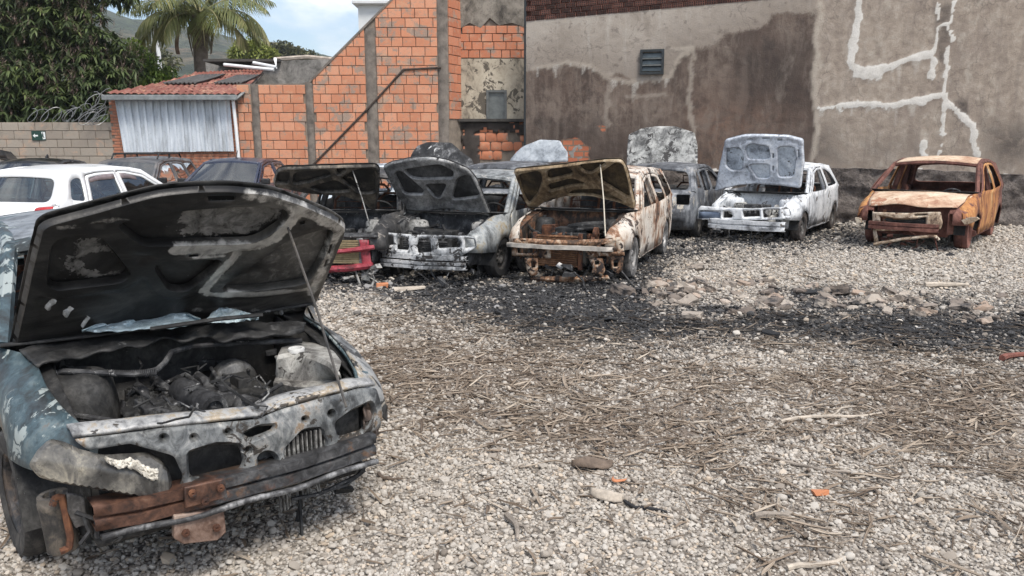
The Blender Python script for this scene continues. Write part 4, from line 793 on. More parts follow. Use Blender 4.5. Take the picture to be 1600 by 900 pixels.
TALL = dict(HATCH, L=3.9, hw=.84, arch=.35, wr=.30, top=[(-.03, .50), (-.04, .66), (-.16, .76), (-.55, .90), (-.98, .98), (-1.72, 1.43), (-2.2, 1.50), (-2.8, 1.49), (-3.30, 1.42), (-3.68, 1.0), (-3.82, .92), (-3.9, .64), (-3.9, .42), (-3.8, .26)],
    doors=[([(-1.06, .27), (-1.06, .94), (-1.77, 1.37), (-2.10, 1.44), (-2.32, 1.452), (-2.32, .27)], [(-1.22, 1.0), (-1.79, 1.335), (-2.1, 1.40), (-2.26, 1.41), (-2.26, .98)]),
           ([(-2.35, .27), (-2.35, 1.452), (-2.75, 1.445), (-3.0, 1.41), (-3.16, 1.0), (-3.05, .74), (-2.90, .54), (-2.82, .27)], [(-2.41, .98), (-2.41, 1.41), (-2.75, 1.402), (-2.96, 1.37), (-3.09, 1.01)])], quarter=[])
def wheel_meshes(rt, rr, wd, tm, rm):
    """tyre and pierced steel rim about the local y axis, outer face towards +y"""
    A = rot(R(-90)); t_ = MB()
    h = wd / 2
    t_.lathe([(rr * .97, -h * .9), (rt * .92, -h), (rt * .985, -h * .72), (rt, -h * .3), (rt * .995, -h * .26), (rt * .975, -h * .2), (rt * .995, -h * .14), (rt, 0), (rt * .975, h * .1), (rt, h * .2), (rt, h * .3), (rt * .985, h * .72), (rt * .92, h), (rt * .80, h * 1.04), (rr * .97, h * .9)], 30, A)
    r_ = MB(); r_.lathe([(rr * .98, -h * .85), (rr * .86, -h * .6), (rr * .84, h * .4), (rr * .90, h * .78), (rr * 1.03, h * .92), (rr * 1.03, h * .84)], 30, A)
    holes = [ngon((rr * .60 * math.cos(a), rr * .60 * math.sin(a)), rr * .115, 8) for a in [2 * math.pi * k / 10 for k in range(10)]] + [ngon((0, 0), rr * .14, 10)]
    def dish(x, y): d = math.hypot(x, y) / rr; return Vector((x, h * (.42 + .35 * math.exp(-((d - .42) / .16) ** 2) - .25 * (d < .25)), y))
    panel(r_, ngon((0, 0), rr * .88, 30), holes, dish, rr * .16)
    for k in range(4): a = k * math.pi / 2 + .4; r_.cyl(Vector((rr * .27 * math.cos(a), h * .3, rr * .27 * math.sin(a))), Vector((rr * .27 * math.cos(a), h * .62, rr * .27 * math.sin(a))), rr * .05, 6)
    r_.cyl(Vector((0, -h * .2, 0)), Vector((0, h * .1, 0)), rr * .7, 20)
    return t_, r_
class Car:
    def __init__(s, name, label, pos, b, S, m, sink=.05, pitch=0, roll=0, group='burnt out cars', cat='car'):
        s.S = S; s.m = m; s.r = empty(name, (*pos, -sink)); s.r.rotation_euler = (R(roll), R(pitch), math.atan2(-math.cos(R(b)), math.sin(R(b)))); tag(s.r, label, cat, group)
        s.M = Matrix.Translation(s.r.location) @ s.r.rotation_euler.to_matrix().to_4x4(); s.I = s.M.inverted(); s.cowl = S['top'][S['cowl']]; s.tx = [-p[0] for p in S['top'][:9]]; s.tz = [p[1] for p in S['top'][:9]]; s.dent = .009; s.seed = rnd.uniform(0, 99)
    def ph(s, px, py, p0, n): return s.I @ plane_hit(px, py, s.M @ Vector(p0), s.M.to_3x3() @ Vector(n))
    def ax(s, px, py, x): return s.ph(px, py, (x, 0, 0), (1, 0, 0))
    def az(s, px, py, z): return s.ph(px, py, (0, 0, z), (0, 0, 1))
    def ay(s, px, py, y): return s.ph(px, py, (0, y, 0), (0, 1, 0))
    def W(s, x, z):
        S = s.S; zb = s.cowl[1]; w = S['hw']; w -= .12 * min(1, max(0, (x + .55) / .55)) ** 2; w -= .07 * min(1, max(0, (-S['L'] + .7 - x) / .7)) ** 2
        if z > zb: zr = max(p[1] for p in S['top']); k = (z - zb) / (zr - zb); w -= .03 * k + .17 * k ** 1.25
        else: w -= .022 * ((z - .60) / .32) ** 2; w += .008 * math.exp(-((z - .56) / .03) ** 2)
        cx = s.cowl[0]
        if x > cx: k = min(1, max(0, (z - (float(np.interp(-x, s.tx, s.tz)) - .15)) / .15)); w -= .13 * k ** 2.4 * min(1, (x - cx) / .22)
        return w
    def d(s, p): p = Vector(p); return p + Vector((0, 0, 1)) * mnoise.noise(p * 6 + Vector((s.seed, 9, 0))) * s.dent * .4 + Vector((mnoise.noise(p * 2.3 + Vector((s.seed, 0, 0))), mnoise.noise(p * 2.3 + Vector((0, s.seed, 0))), mnoise.noise(p * 2.3 + Vector((0, 0, s.seed))))) * s.dent
    def side(s, sg): return lambda x, z: s.d((x, sg * s.W(x, z), z))
    def part(s, mb, name, m=None, parent=None, **k): return mb.build(name, m or s.m, parent or s.r, **k)
    def body(s, rear_win=True, glass=None, lamps=None, step=.10, roof=True, doors=True, floor=True, doormat=None):
        S = s.S; T = S['top']; xf, xr = -S['fo'], -S['fo'] - S['wb']; ar = S['arch']; zs = .26; zc = S['wr']
        def arc(xc): return [(xc + ar * math.cos(a), zc + ar * math.sin(a)) for a in np.linspace(math.pi - .0, 0, 13)]
        ol = list(T) + [(xr - ar, zs)] + arc(xr) + [(xr + ar, zs), (xf - ar, zs)] + (arc(xf) + [(xf + ar, zs), (-.10, .30)] if glass else [(xf + ar * math.cos(a), zc + ar * math.sin(a)) for a in np.linspace(math.pi, S.get('arc0', .55), 10)])
        mb = MB(); gl = []
        for sg in (-1, 1):
            fn = s.side(sg); hol = [rounded(shrink(d_[0], -.008), .03, 2) for d_ in S['doors']] + [rounded(q, .05) for q in S['quarter']]
            panel(mb, ol, hol, fn, step)
        zt = lambda x: np.interp(-x, [-p[0] for p in T], [p[1] for p in T])
        for sg in (-1, 1):               # pillars and rails get real depth
            w_ = lambda x, z, k=.03: Vector((x, sg * (s.W(x, z) - k), z - .012))
            mb.tube([w_(*T[S['cowl']]), w_(*T[S['rf']])], .032, 6); mb.tube([w_(x, zt(x)) for x in np.linspace(T[S['rf']][0], T[S['rr']][0], 7)], .034, 6)
            mb.tube([w_(*T[S['rr']]), w_(*T[S['rr'] + 1])], .045, 6)
            xb = S['doors'][0][0][-1][0] - .015; mb.tube([w_(xb, .3, .05), w_(xb, .9, .05), w_(xb, zt(xb) - .03, .05)], .04, 6)
            mb.tube([w_(-1.0, .30, .05), w_(xr + ar, .30, .05)], .05, 6)
        A, B = T[S['rf']], T[S['rr']]
        if roof:
            def rf(u, v): x = A[0] + (B[0] - A[0]) * v; z = zt(x); w = s.W(x, z); y = (2 * u - 1) * w; return s.d((x + .05 * (1 - (2 * u - 1) ** 2) * (1 - v) - .04 * (1 - (2 * u - 1) ** 2) * v, y, z + .05 * (1 - (2 * u - 1) ** 2)))
            mb.grid(rf, 14, 16)
        hd = lambda q, k=.0, dx=.05: [Vector((q[0] + dx * (1 - u * u), u * (s.W(*q) - .03), q[1] + .05 * (1 - u * u) - .02 + k)) for u in np.linspace(-1, 1, 9)]
        mb.tube(hd(A), .03, 6); mb.tube(hd(B, 0, -.04), .03, 6)
        c = s.cowl; cw = MB(); cw.grid(lambda u, v: (c[0] + .09 - .16 * v + .07 * (1 - (2 * u - 1) ** 2), (2 * u - 1) * (s.W(*c) - .01), c[1] - .02 * v + .012), 12, 2); s.part(cw, 'cowl', CHAR if not glass else None, th=.012)
        prof = [B] + list(T[S['rr'] + 1:]); cum = [0]
        for p, q in zip(prof, prof[1:]): cum.append(cum[-1] + math.hypot(q[0] - p[0], q[1] - p[1]))
        def rear(u, q): x = np.interp(q, cum, [p[0] for p in prof]); z = np.interp(q, cum, [p[1] for p in prof]); return s.d((x - .07 * (1 - u * u), u * s.W(x, z), z + .05 * (1 - u * u) * max(0, 1 - q / cum[1])))
        win = rounded([(-.83, .10), (.83, .10), (.86, cum[1] * .93), (-.86, cum[1] * .93)], .12)
        lh = [] if lamps is None else lamps
        panel(mb, [(-1, 0), (1, 0), (1, cum[-1]), (-1, cum[-1])], ([win] if rear_win else []) + lh, rear, .12)
        s.rear, s.cum, s.win, s.zt = rear, cum, win, zt
        s.body_o = s.part(mb, 'body', th=.014, off=0)
        s.doors = []
        for sg in (-1, 1) if doors else ():
            for d_, w_ in S['doors']:
                mb = MB(); panel(mb, rounded(shrink(d_, .005), .03, 2), [rounded(w_, .05)], s.side(sg), step)
                for seg in range(len(w_)): pass
                s.doors.append(s.part(mb, 'door', doormat, th=.016, off=0))
                if glass:
                    g = MB(); panel(g, rounded(shrink(w_, -.012), .05), [], lambda x, z, sg=sg: Vector((x, sg * (s.W(x, z) - .006), z)), .3); g.build('pane', glass, s.doors[-1])
                    h = MB(); x0 = d_[-1][0] + .10; h.tube([(x0, sg * (s.W(x0, .8) + .018), .80), (x0 + .14, sg * (s.W(x0, .8) + .018), .80)], .014, 6); h.build('handle', s.m, s.doors[-1])
        if floor:
            mb = MB(); L_ = S['L']; mb.box((-(.95 + L_ - .25) / 2, 0, .27), (L_ - 1.25, 1.42, .05)); mb.box((-1.06, 0, .58), (.03, 1.36, .62)); mb.box((-L_ + .45, 0, .48), (.7, 1.3, .4)); 
            for sg in (-1, 1):
                for xc in (xf, xr): mb.lathe([(ar + .0, -.0), (ar + .0, .22)], 16, Matrix.Translation((xc, sg * (.56 if sg > 0 else .78), zc)) @ rot(R(-90)), 0, -math.pi); mb.box((xc, sg * .555, zc + .1), (ar * 1.9, .02, ar * 1.4))
            s.part(mb, 'floor_pan', CHAR)
        if glass:
            def ws(u, v): q = (c[0] - .02 + (A[0] - c[0] + .02) * v, c[1] + (A[1] - c[1]) * v); k = 1 - (2 * u - 1) ** 2; return Vector((q[0] + .07 * k, (2 * u - 1) * (s.W(*q) - .03), q[1] + .03 * k * v + .0))
            mb = MB(); mb.grid(ws, 12, 6); s.part(mb, 'windscreen', glass)
            if rear_win: mb = MB(); panel(mb, [(x * 1.01, y) for x, y in win], [], lambda u, q: rear(u, q) + Vector((.008, 0, -.004)), .2); s.part(mb, 'rear_window', glass)
            for q in S['quarter']:
                for sg in (-1, 1): mb = MB(); panel(mb, rounded(shrink(q, -.01), .05), [], lambda x, z, sg=sg: Vector((x, sg * (s.W(x, z) - .006), z)), .3); s.part(mb, 'quarter_pane', glass)
    def interior(s, m=None, seats=True, wheel=True):
        m = m or CHAR; mb = MB(); mb.grid(lambda u, v: (-1.15 - .42 * v, (2 * u - 1) * .66, .90 - .05 * v - (.35 if v > .9 else 0) + .03 * mnoise.noise((u * 7, v * 3, s.seed))), 14, 8); s.part(mb, 'dashboard', m, th=.02)
        if wheel: mb = MB(); A = Matrix.Translation((-1.72, .33, .84)) @ rot(0, R(-62)); mb.tube([A @ Vector((.18 * math.cos(a), .18 * math.sin(a), 0)) for a in np.linspace(0, 6.283, 20)], .014, 6, cap=False); mb.tube([A @ Vector((0, 0, 0)), A @ Vector((0, 0, -.3))], .02, 6); mb.tube([A @ Vector((-.17, 0, 0)), A @ Vector((.17, 0, 0))], .012, 5); s.part(mb, 'steering_wheel', m)
        if seats:
            for y in (-.34, .34):
                mb = MB(); loop = [(-2.22, y - .22, .5), (-2.42, y - .22, .95), (-2.45, y - .12, 1.06), (-2.45, y + .12, 1.06), (-2.42, y + .22, .95), (-2.22, y + .22, .5)]; mb.tube(loop, .022, 6); mb.tube([(-2.46, y - .08, 1.06), (-2.5, y - .08, 1.2), (-2.5, y + .08, 1.2), (-2.46, y + .08, 1.06)], .014, 5)
                for k in range(5): z = .56 + k * .09; mb.tube([(-2.25 - (z - .5) * .44, y - .21, z), (-2.27 - (z - .5) * .44, y, z + .01), (-2.25 - (z - .5) * .44, y + .21, z)], .008, 4)
                mb.box((-2.0, y, .46), (.48, .44, .08), jit=.01); s.part(mb, 'seat_frame', RUSTY)
            mb = MB(); mb.grid(lambda u, v: (-2.95 - .22 * v, (2 * u - 1) * .6, .5 + .48 * v + .02 * mnoise.noise((u * 6, v * 4, 1))), 12, 6); s.part(mb, 'rear_seat', m, th=.05)
    def wheels(s, rt=None, rr=.175, tm=RUBBER, rm=STEEL, wd=.17, drop=(0, 0, 0, 0), steer=0, track=.70, bare=()):
        rt = rt or s.S['wr']; t_, r_ = wheel_meshes(rt, rr, wd, tm, rm); s.wh = []
        T0 = t_.build('tyre', tm); T1 = r_.build('rim', rm)
        k = 0
        for x in (-s.S['fo'], -s.S['fo'] - s.S['wb']):
            for sg in (-1, 1):
                e = empty('wheel'); e.parent = s.r; e.location = (x, sg * track, rt - drop[k] + (-s.r.location.z)); e.rotation_euler = (0, rnd.uniform(0, 6), (0 if sg > 0 else math.pi) + (R(steer) if x > -1.5 else 0))
                e.rotation_mode = 'YXZ'
                if k == 0: a, b = T0, T1
                else: a, b = T0.copy(), T1.copy(); COL.objects.link(a); COL.objects.link(b)
                a.parent = b.parent = e; s.wh.append(e); k += 1
    def bay(s, m=None, tower=None, strut=True):
        m = m or s.m; T = s.S['top']; mb = MB()
        for sg in (-1, 1):
            mb.grid(lambda u, v: (-.10 - .92 * u, sg * (.575 + .03 * math.sin(u * 5)), .32 + (np.interp(.10 + .92 * u, [-p[0] for p in T], [p[1] for p in T]) - .035 - .32) * v), 10, 5)
            mb.grid(lambda u, v: (-.10 - .92 * u, sg * (.575 + (s.W(-.10 - .92 * u, float(np.interp(.10 + .92 * u, s.tx, s.tz)) - .02) - .59) * v), np.interp(.10 + .92 * u, [-p[0] for p in T], [p[1] for p in T]) - .03 - .012 * math.sin(v * math.pi)), 10, 3)
        mb.grid(lambda u, v: (-1.03, (2 * u - 1) * .6, .32 + .56 * v + 0), 8, 4); s.part(mb, 'bay_walls', m, th=.012)
        if strut:
            for sg in (-1, 1): mb = MB(); mb.lathe([(.17, -.30), (.15, -.08), (.135, -.02), (.11, 0), (.055, .012), (.05, -.02)], 18, Matrix.Translation((-s.S['fo'] - .02, sg * .47, .80))); mb.tube([(-s.S['fo'] - .02, sg * .47, .79), (-s.S['fo'] - .02, sg * .47, .835)], .028, 8); s.part(mb, 'strut_tower', tower or m)
    def engine(s, seed=1, m=CHAR, m2=CHAR2, x=-.48, lump=10):
        q = random.Random(seed); mb = MB(); mb.box((x, .02, .46), (.34, .46, .40), jit=.015); mb.box((x - .02, .02, .68), (.24, .42, .07), jit=.01)
        for k in range(4): mb.tube([(x + .10, -.14 + k * .1, .62), (x + .2, -.14 + k * .1, .66), (x + .24, -.14 + k * .1, .56)], .024, 7)
        s.part(mb, 'engine_block', m, bev=.012)
        mb = MB()
        for k in range(3): c = Vector((x + q.uniform(-.02, .16), .30 + .02 * k, .48 + k * .09)); mb.tube([c, c + Vector((0, .05, 0))], q.uniform(.05, .085), 14); mb.tube([c, c + Vector((0, .065, 0))], .02, 8)
        s.part(mb, 'pulley', m2)
        for k in range(lump):
            mb = MB(); p = Vector((q.uniform(-.85, -.18), q.uniform(-.5, .5), q.uniform(.5, .70))); P = [p]
            for j in range(4): P.append(P[-1] + Vector((q.uniform(-.13, .13), q.uniform(-.16, .16), q.uniform(-.05, .06))))
            mb.tube(P, q.uniform(.008, .022), 6); s.part(mb, 'hose', m)
        mb = MB(); mb.box((-.72, -.36, .60), (.2, .19, .2), jit=.012); mb.box((-.72, -.36, .715), (.18, .17, .02), jit=.006); s.part(mb, 'battery', m2, bev=.01)
        mb = MB()
        for k in range(lump): mb.box((q.uniform(-.9, -.2), q.uniform(-.52, .52), q.uniform(.45, .66)), (q.uniform(.05, .16), q.uniform(.05, .16), q.uniform(.04, .12)), rot(q.uniform(-.4, .4), q.uniform(-.4, .4), q.uniform(0, 3)), jit=.012) if False else mb.box((0, 0, 0), (q.uniform(.05, .16), q.uniform(.05, .16), q.uniform(.04, .12)), Matrix.Translation((q.uniform(-.9, -.2), q.uniform(-.52, .52), q.uniform(.45, .64))) @ rot(q.uniform(-.4, .4), q.uniform(-.4, .4), q.uniform(0, 3)), jit=.012)
        s.part(mb, 'engine_ancillaries', m2, bev=.008)
    def radiator(s, y0, y1, z0, z1, x, fin, frame, n=13):
        mb = MB(); mb.box((x - .02, (y0 + y1) / 2, (z0 + z1) / 2), (.015, y1 - y0, z1 - z0))
        for k in range(n): mb.box((x, (y0 + y1) / 2, z0 + (z1 - z0) * (k + .5) / n), (.03, y1 - y0, (z1 - z0) / n * .45), jit=.002)
        o = s.part(mb, 'radiator', fin)
        mb = MB()
        for yy in (y0 - .03, y1 + .03): mb.box((x - .01, yy, (z0 + z1) / 2), (.05, .055, z1 - z0 + .06), jit=.003)
        mb.build('end_tank', frame, o, bev=.008)
    def front(s, ol, holes, x, m, name='front_panel', bend=.04, th=.010, step=.04):
        """traced front panel: pixel outlines carried onto the plane of the car's nose"""
        f = lambda P: [((p := s.ax(*q, x)).y, p.z) for q in P]; mb = MB(); O = f(ol)
        def fn(y, z): return s.d((x + bend * (1 - (y / .62) ** 2) - .03 * max(0, z - .62) / .12 + .010 * mnoise.noise((y * 9, z * 12, s.seed)), y, z))
        HH = [rounded(f(h), .018, 3) for h in holes]; P, F = cdt(rounded(O, .015, 2), HH, step, [shrink(h, -step * .7) for h in HH]); dd = np.full(len(P), 9.)
        for h in HH: dd = np.minimum(dd, seg_dist(P, h, True))
        mb.add([fn(*p) - Vector((.022 * (1 - k_), 0, 0)) for p, k_ in zip(P, np.clip(dd / (step * .7), 0, 1))], [tuple(int(i) for i in q) for q in F]); return s.part(mb, name, m, th=th, off=0)
    def beam(s, y0, y1, z0, z1, x, m, name='bumper_beam', bend=.07, d_=.07, groove=True):
        mb = MB(); n = 16; v = []; pr = [(-d_, 0), (0, 0), (.0, .38), (-.022, .44), (-.022, .56), (0, .62), (0, 1), (-d_, 1)] if groove else [(-d_, 0), (0, 0), (0, 1), (-d_, 1)]; k = len(pr)
        def fn(u, w): i = min(int(w * (k - 1) + 1e-6), k - 1); y = y0 + (y1 - y0) * u; return s.d((x + pr[i][0] + bend * (1 - ((2 * u - 1)) ** 2), y, z0 + (z1 - z0) * pr[i][1] + .006 * mnoise.noise((y * 8, i, s.seed))))
        mb.grid(fn, n, k - 1); return s.part(mb, name, m, th=.006, smooth=30)
    def hood(s, ol, holes, phi, m_out, m_in, step=.045, hinge=None, emb=.030, skin=.0, px=True, slots=(), m_fr=None):
        xc, zc = hinge or (s.cowl[0] + .02, s.cowl[1] - .0); ph = R(phi)
        def f(P):
            if not px: return list(P)
            r = []
            for q in P: p = s.ph(*q, (xc, 0, zc), (-math.sin(ph), 0, math.cos(ph))); r.append(((p.x - xc) * math.cos(ph) + (p.z - zc) * math.sin(ph), p.y))
            return r
        O = rounded(f(ol), .05, 3); a = np.array(O); print('HOOD', s.r.name, a.min(0).round(2), a.max(0).round(2)); H = [rounded(f(h), .07, 4) for h in holes]; SL = [f(q) for q in slots]
        mb = MB(); P, F = cdt(O, [], step * 1.5); mb.add([s.d((x, y, .014 + skin * 0 + .006 * mnoise.noise((x * 5, y * 5, s.seed)))) for x, y in P], [tuple(int(i) for i in q) for q in F])
        h = mb.build('hood', m_in if holes else m_out, s.r, th=.006, off=0); h.location = (xc, 0, zc); h.rotation_euler = (0, -ph, 0)
        if holes:
            P, F = cdt(shrink(O, .004), H + SL, step, [shrink(O, .004 + step * .8)] + [shrink(q, -step * .8) for q in H]); dd = seg_dist(P, O, True)
            for q in H: dd = np.minimum(dd, seg_dist(P, q, True))
            k = np.clip(dd / (step * .8), 0, 1); z = -.002 - emb * k + emb * .3 * sm(.06, .075, dd)
            mb = MB(); mb.add([s.d((p[0], p[1], zz)) for p, zz in zip(P, z)], [tuple(int(i) for i in q) for q in F]); mb.build('inner_frame', m_fr or m_in, h, smooth=50, th=.004, off=0)
        return h
    def rod(s, a, b, r=.006, m=None):
        mb = MB(); a, b = Vector(a), Vector(b); mb.tube([a, a * .5 + b * .5 + Vector((0, .01, .005)), b], r, 6); return s.part(mb, 'prop_rod', m or CHAR2)
    def scraps(s, seed, n=12, m=CHAR2, zone=(-.35, .25, -.7, .7), up=.14):
        """burnt lumps, brackets and wires hanging under the nose"""
        q = random.Random(seed)
        for k in range(n):
            mb = MB()
            p = Vector((q.uniform(zone[0], zone[1]), q.uniform(zone[2], zone[3]), q.uniform(.10, .34)))
            if k % 3: mb.box((0, 0, 0), (q.uniform(.03, .09), q.uniform(.04, .16), q.uniform(.02, up * .6)), Matrix.Translation(p) @ rot(q.uniform(-.5, .5), q.uniform(-.4, .4), q.uniform(-.6, .6)), jit=.02)
            else: mb.tube([p + Vector((q.uniform(-.1, .1), q.uniform(-.15, .15), .1)), p, p + Vector((q.uniform(-.1, .2), q.uniform(-.2, .2), -p.z + .05))], q.uniform(.006, .014), 5)
            s.part(mb, 'hanging_scrap', m)
Z = lambda L, ox, oy, k: [(ox + x / k, oy + y / k) for x, y in L]
# ================================================================ BURNT CARS OF THE ROW
def zz(*P): return list(P)
z5 = lambda *P: Z(P, 420, 200, 3.75); z6 = lambda *P: Z(P, 780, 200, 3.46); z9 = lambda *P: Z(P, 420, 200, 2.374); z7 = lambda *P: Z(P, 1060, 180, 4.09); z8 = lambda *P: Z(P, 1300, 220, 5)
def nose(axle, b, fo): return (axle[0] + math.sin(R(b)) * fo, axle[1] - math.cos(R(b)) * fo)
# --- silver-grey car, third from the left in the row
M3 = burnt('burnt_silver', [(.22, (.05, .05, .05)), (.38, (.19, .20, .20)), (.56, (.38, .395, .39)), (.68, (.33, .27, .17)), (.8, (.56, .56, .54))], 2.2, 21, flake=(.50, .49, .46), fl_at=.70, fl_scale=9, rough=(.45, .8), metal=.3)
M3F = burnt('burnt_silver_front', [(.24, (.05, .052, .055)), (.42, (.27, .28, .29)), (.58, (.54, .55, .55)), (.8, (.74, .73, .71))], 3.2, 23, flake=(.035, .033, .032), fl_at=.64, fl_scale=10, rough=(.4, .8), metal=.2)
M3H = burnt('burnt_hood_grey', [(.25, (.035, .035, .036)), (.5, (.13, .13, .132)), (.75, (.27, .27, .265))], 2.6, 25, flake=(.34, .33, .32), fl_at=.74, fl_scale=16, rough=(.5, .85), metal=.2)
c3 = Car('burnt_sedan', 'silver grey burnt out car with open domed hood, left of the rusty wagon', (-1.13, 9.80), -20, dict(SEDAN, fo=.80), M3, sink=.08)
c3.body(); c3.interior(); c3.wheels(rt=.275, steer=-6); c3.bay(CHAR2, tower=ASHW); c3.engine(3)
c3.front(z5((628, 640), (640, 605), (740, 615), (840, 622), (960, 628), (1150, 632), (1205, 645), (1215, 700), (1180, 720), (1140, 745), (900, 750), (630, 725)), [z5((752, 645), (800, 640), (828, 690), (822, 715), (755, 712)), z5((882, 650), (945, 650), (960, 725), (880, 732), (872, 690)), z5((990, 650), (1100, 648), (1128, 670), (1120, 700), (1000, 706)), z5((1145, 645), (1195, 650), (1205, 695), (1150, 705)), z5((655, 635), (725, 632), (735, 685), (660, 690))], 0, M3F)
p, q = c3.ax(588, 402, .05), c3.ax(724, 411, .05); c3.beam(-.60, .60, .285, .375, .03, M3F); c3.beam(-.58, .60, .40, .455, .01, M3F, 'grille_bar', groove=False)
c3.radiator(-.32, .30, .30, .62, -.10, CHAR2, CHAR); c3.scraps(31, 16, CHAR2)
M3K = burnt('hood_skin_grey', [(.25, (.012, .012, .0125)), (.5, (.045, .045, .046)), (.75, (.12, .12, .118))], 2.6, 26, rough=(.4, .8), metal=.2)
M3R = burnt('hood_frame_grey', [(.20, (.04, .04, .04)), (.40, (.16, .16, .158)), (.58, (.30, .30, .295)), (.78, (.48, .475, .46))], 3.4, 27, rough=(.35, .7), metal=.4)
c3.hood(z5((800, 512), (760, 420), (715, 320), (668, 225), (720, 195), (830, 172), (950, 166), (1060, 186), (1170, 232), (1222, 300), (1290, 470), (1310, 515), (1050, 470)), [z9((505, 152), (640, 133), (688, 158), (684, 180), (560, 183), (530, 178)), z9((470, 168), (490, 155), (578, 228), (572, 238), (505, 240)), z9((582, 206), (664, 204), (640, 252), (622, 250)), z9((702, 182), (744, 168), (788, 248), (682, 260))], 58, M3H, M3K, m_fr=M3R, step=.028)
p = c3.ax(700, 255, -.42); c3.rod(c3.ph(697, 256, (c3.cowl[0], 0, c3.cowl[1]), (-math.sin(R(58)), 0, math.cos(R(58)))), c3.az(704, 350, .70), .006, ASHW)
mb = MB(); P = [c3.ax(x, y, -1.0) for x, y in z5((840, 500), (935, 485), (940, 460), (850, 482))]; mb.add(P, [(0, 1, 2, 3)]); c3.part(mb, 'glass_shard', simple('crazed_glass', (.40, .46, .48), .3, 0, .3, 30), th=.006)
# --- rusty wagon
M4 = burnt('burnt_white_rust', [(.25, (.045, .035, .030)), (.38, (.24, .12, .065)), (.50, (.52, .44, .36)), (.68, (.62, .58, .52)), (.85, (.40, .20, .10))], 1.9, 33, flake=(.06, .04, .03), fl_at=.64, fl_scale=7, rough=(.6, .9), metal=.05)
M4F = burnt('burnt_rust_front', [(.24, (.020, .015, .012)), (.40, (.10, .058, .036)), (.52, (.29, .155, .085)), (.62, (.46, .37, .28)), (.8, (.60, .54, .46))], 4.0, 35, flake=(.03, .022, .02), fl_at=.64, fl_scale=10, rough=(.65, .92), metal=.05)
M4H = burnt('burnt_hood_ochre', [(.24, (.022, .017, .012)), (.42, (.09, .062, .034)), (.6, (.22, .155, .078)), (.8, (.40, .33, .22))], 2.4, 37, flake=(.020, .016, .013), fl_at=.62, fl_scale=8, rough=(.6, .9), metal=.1)
c4 = Car('burnt_wagon', 'rusty cream burnt out wagon with open hood and ochre stained underside, front wheel exposed', nose((.882, 10.485), -20.5, .78), -20.5, WAGON, M4, sink=.04)
c4.body(); c4.interior(); c4.wheels(tm=burnt('ashy_tyre', [(.3, (.03, .028, .027)), (.5, (.10, .096, .092)), (.7, (.22, .21, .20))], 6, 2, rough=(.8, .95), metal=0), rm=ALLOY); c4.bay(burnt('bay_rust_soot', [(.25, (.012, .010, .009)), (.48, (.05, .034, .024)), (.62, (.18, .085, .045)), (.8, (.34, .22, .14))], 4, 41, rough=(.6, .9), metal=.1), tower=CHAR); c4.engine(5, m2=RUSTY)
def bars(c, name, m, items, x=0, jit=.005):
    """pieces of pressed-steel nose frame: (pixel polygon, holes, depth behind the nose plane)"""
    for P, Hs, dx in items:
        f = lambda L: [((p := c.ax(*q, x + dx)).y, p.z) for q in L]; mb = MB(); O = rounded(f(P), .008, 1); HH = [rounded(f(h), .01, 2) for h in Hs]; Q, F = cdt(O, HH, .03)
        dd = seg_dist(Q, O, True)
        mb.add([c.d((x + dx + .04 * (1 - (y / .66) ** 2) + .016 * sm(0, .03, d_) + jit * mnoise.noise((y * 11, z * 13, c.seed)), y, z)) for (y, z), d_ in zip(Q, dd)], [tuple(int(i) for i in q) for q in F]); c.part(mb, name, m, th=.012)
bars(c4, 'nose_frame', M4F, [(z6((76, 598), (200, 596), (400, 606), (560, 598), (660, 590), (664, 612), (500, 632), (320, 636), (190, 628), (80, 622)), [z6((120, 604), (150, 604), (150, 612), (120, 612)), z6((585, 600), (615, 598), (615, 607), (585, 609))], 0),
    (z6((70, 618), (205, 622), (212, 690), (70, 688)), [z6((98, 630), (192, 630), (196, 674), (104, 674))], 0), (z6((530, 616), (668, 604), (676, 690), (535, 690)), [z6((550, 626), (632, 618), (640, 666), (552, 672))], 0),
    (z6((205, 625), (285, 630), (285, 700), (212, 700)), [], -.05), (z6((474, 630), (535, 624), (535, 700), (474, 700)), [], -.05),
    (z6((140, 702), (215, 700), (212, 790), (170, 806), (150, 760)), [z6((176, 718), (204, 718), (202, 752), (178, 752))], 0), (z6((486, 702), (560, 702), (575, 770), (560, 800), (505, 790), (512, 750)), [z6((520, 716), (545, 716), (545, 736), (522, 738))], 0),
    (z6((600, 700), (672, 694), (664, 770), (640, 790), (606, 760)), [z6((618, 712), (648, 708), (642, 750), (620, 752))], -.04), (z6((165, 806), (300, 800), (590, 796), (600, 818), (400, 832), (180, 828)), [], -.03)])
c4.beam(-.70, .68, .50, .545, .055, simple('chalky_bar', (.46, .42, .37), .7, .1, .45, 7), 'bumper_beam', bend=.05, groove=False)
c4.radiator(-.32, .22, .26, .66, -.03, burnt('rusty_fins', [(.3, (.04, .02, .012)), (.5, (.16, .07, .03)), (.7, (.30, .16, .08))], 9, 4, metal=.1), RUSTY, 15); c4.scraps(41, 13, CHAR2)
mb = MB(); A = Matrix.Translation((-.62, .18, .70)) @ rot(R(8), R(-10)); tq, rq = wheel_meshes(.27, .17, .12, CHAR, STEEL); mb.add(tq.v, tq.f, A @ rot(R(90))); o = c4.part(mb, 'spare_tyre', CHAR); mb = MB(); mb.add(rq.v, rq.f, A @ rot(R(90))); mb.build('spare_rim', ALLOY, o)
M4K = burnt('hood_skin_dark_ochre', [(.22, (.010, .008, .006)), (.45, (.040, .028, .016)), (.65, (.11, .078, .040)), (.82, (.20, .155, .095))], 2.6, 38, rough=(.5, .85), metal=.15)
M4R = burnt('hood_frame_ochre', [(.20, (.03, .021, .013)), (.40, (.15, .10, .055)), (.58, (.31, .225, .13)), (.78, (.50, .42, .31))], 3.2, 39, rough=(.4, .8), metal=.15)
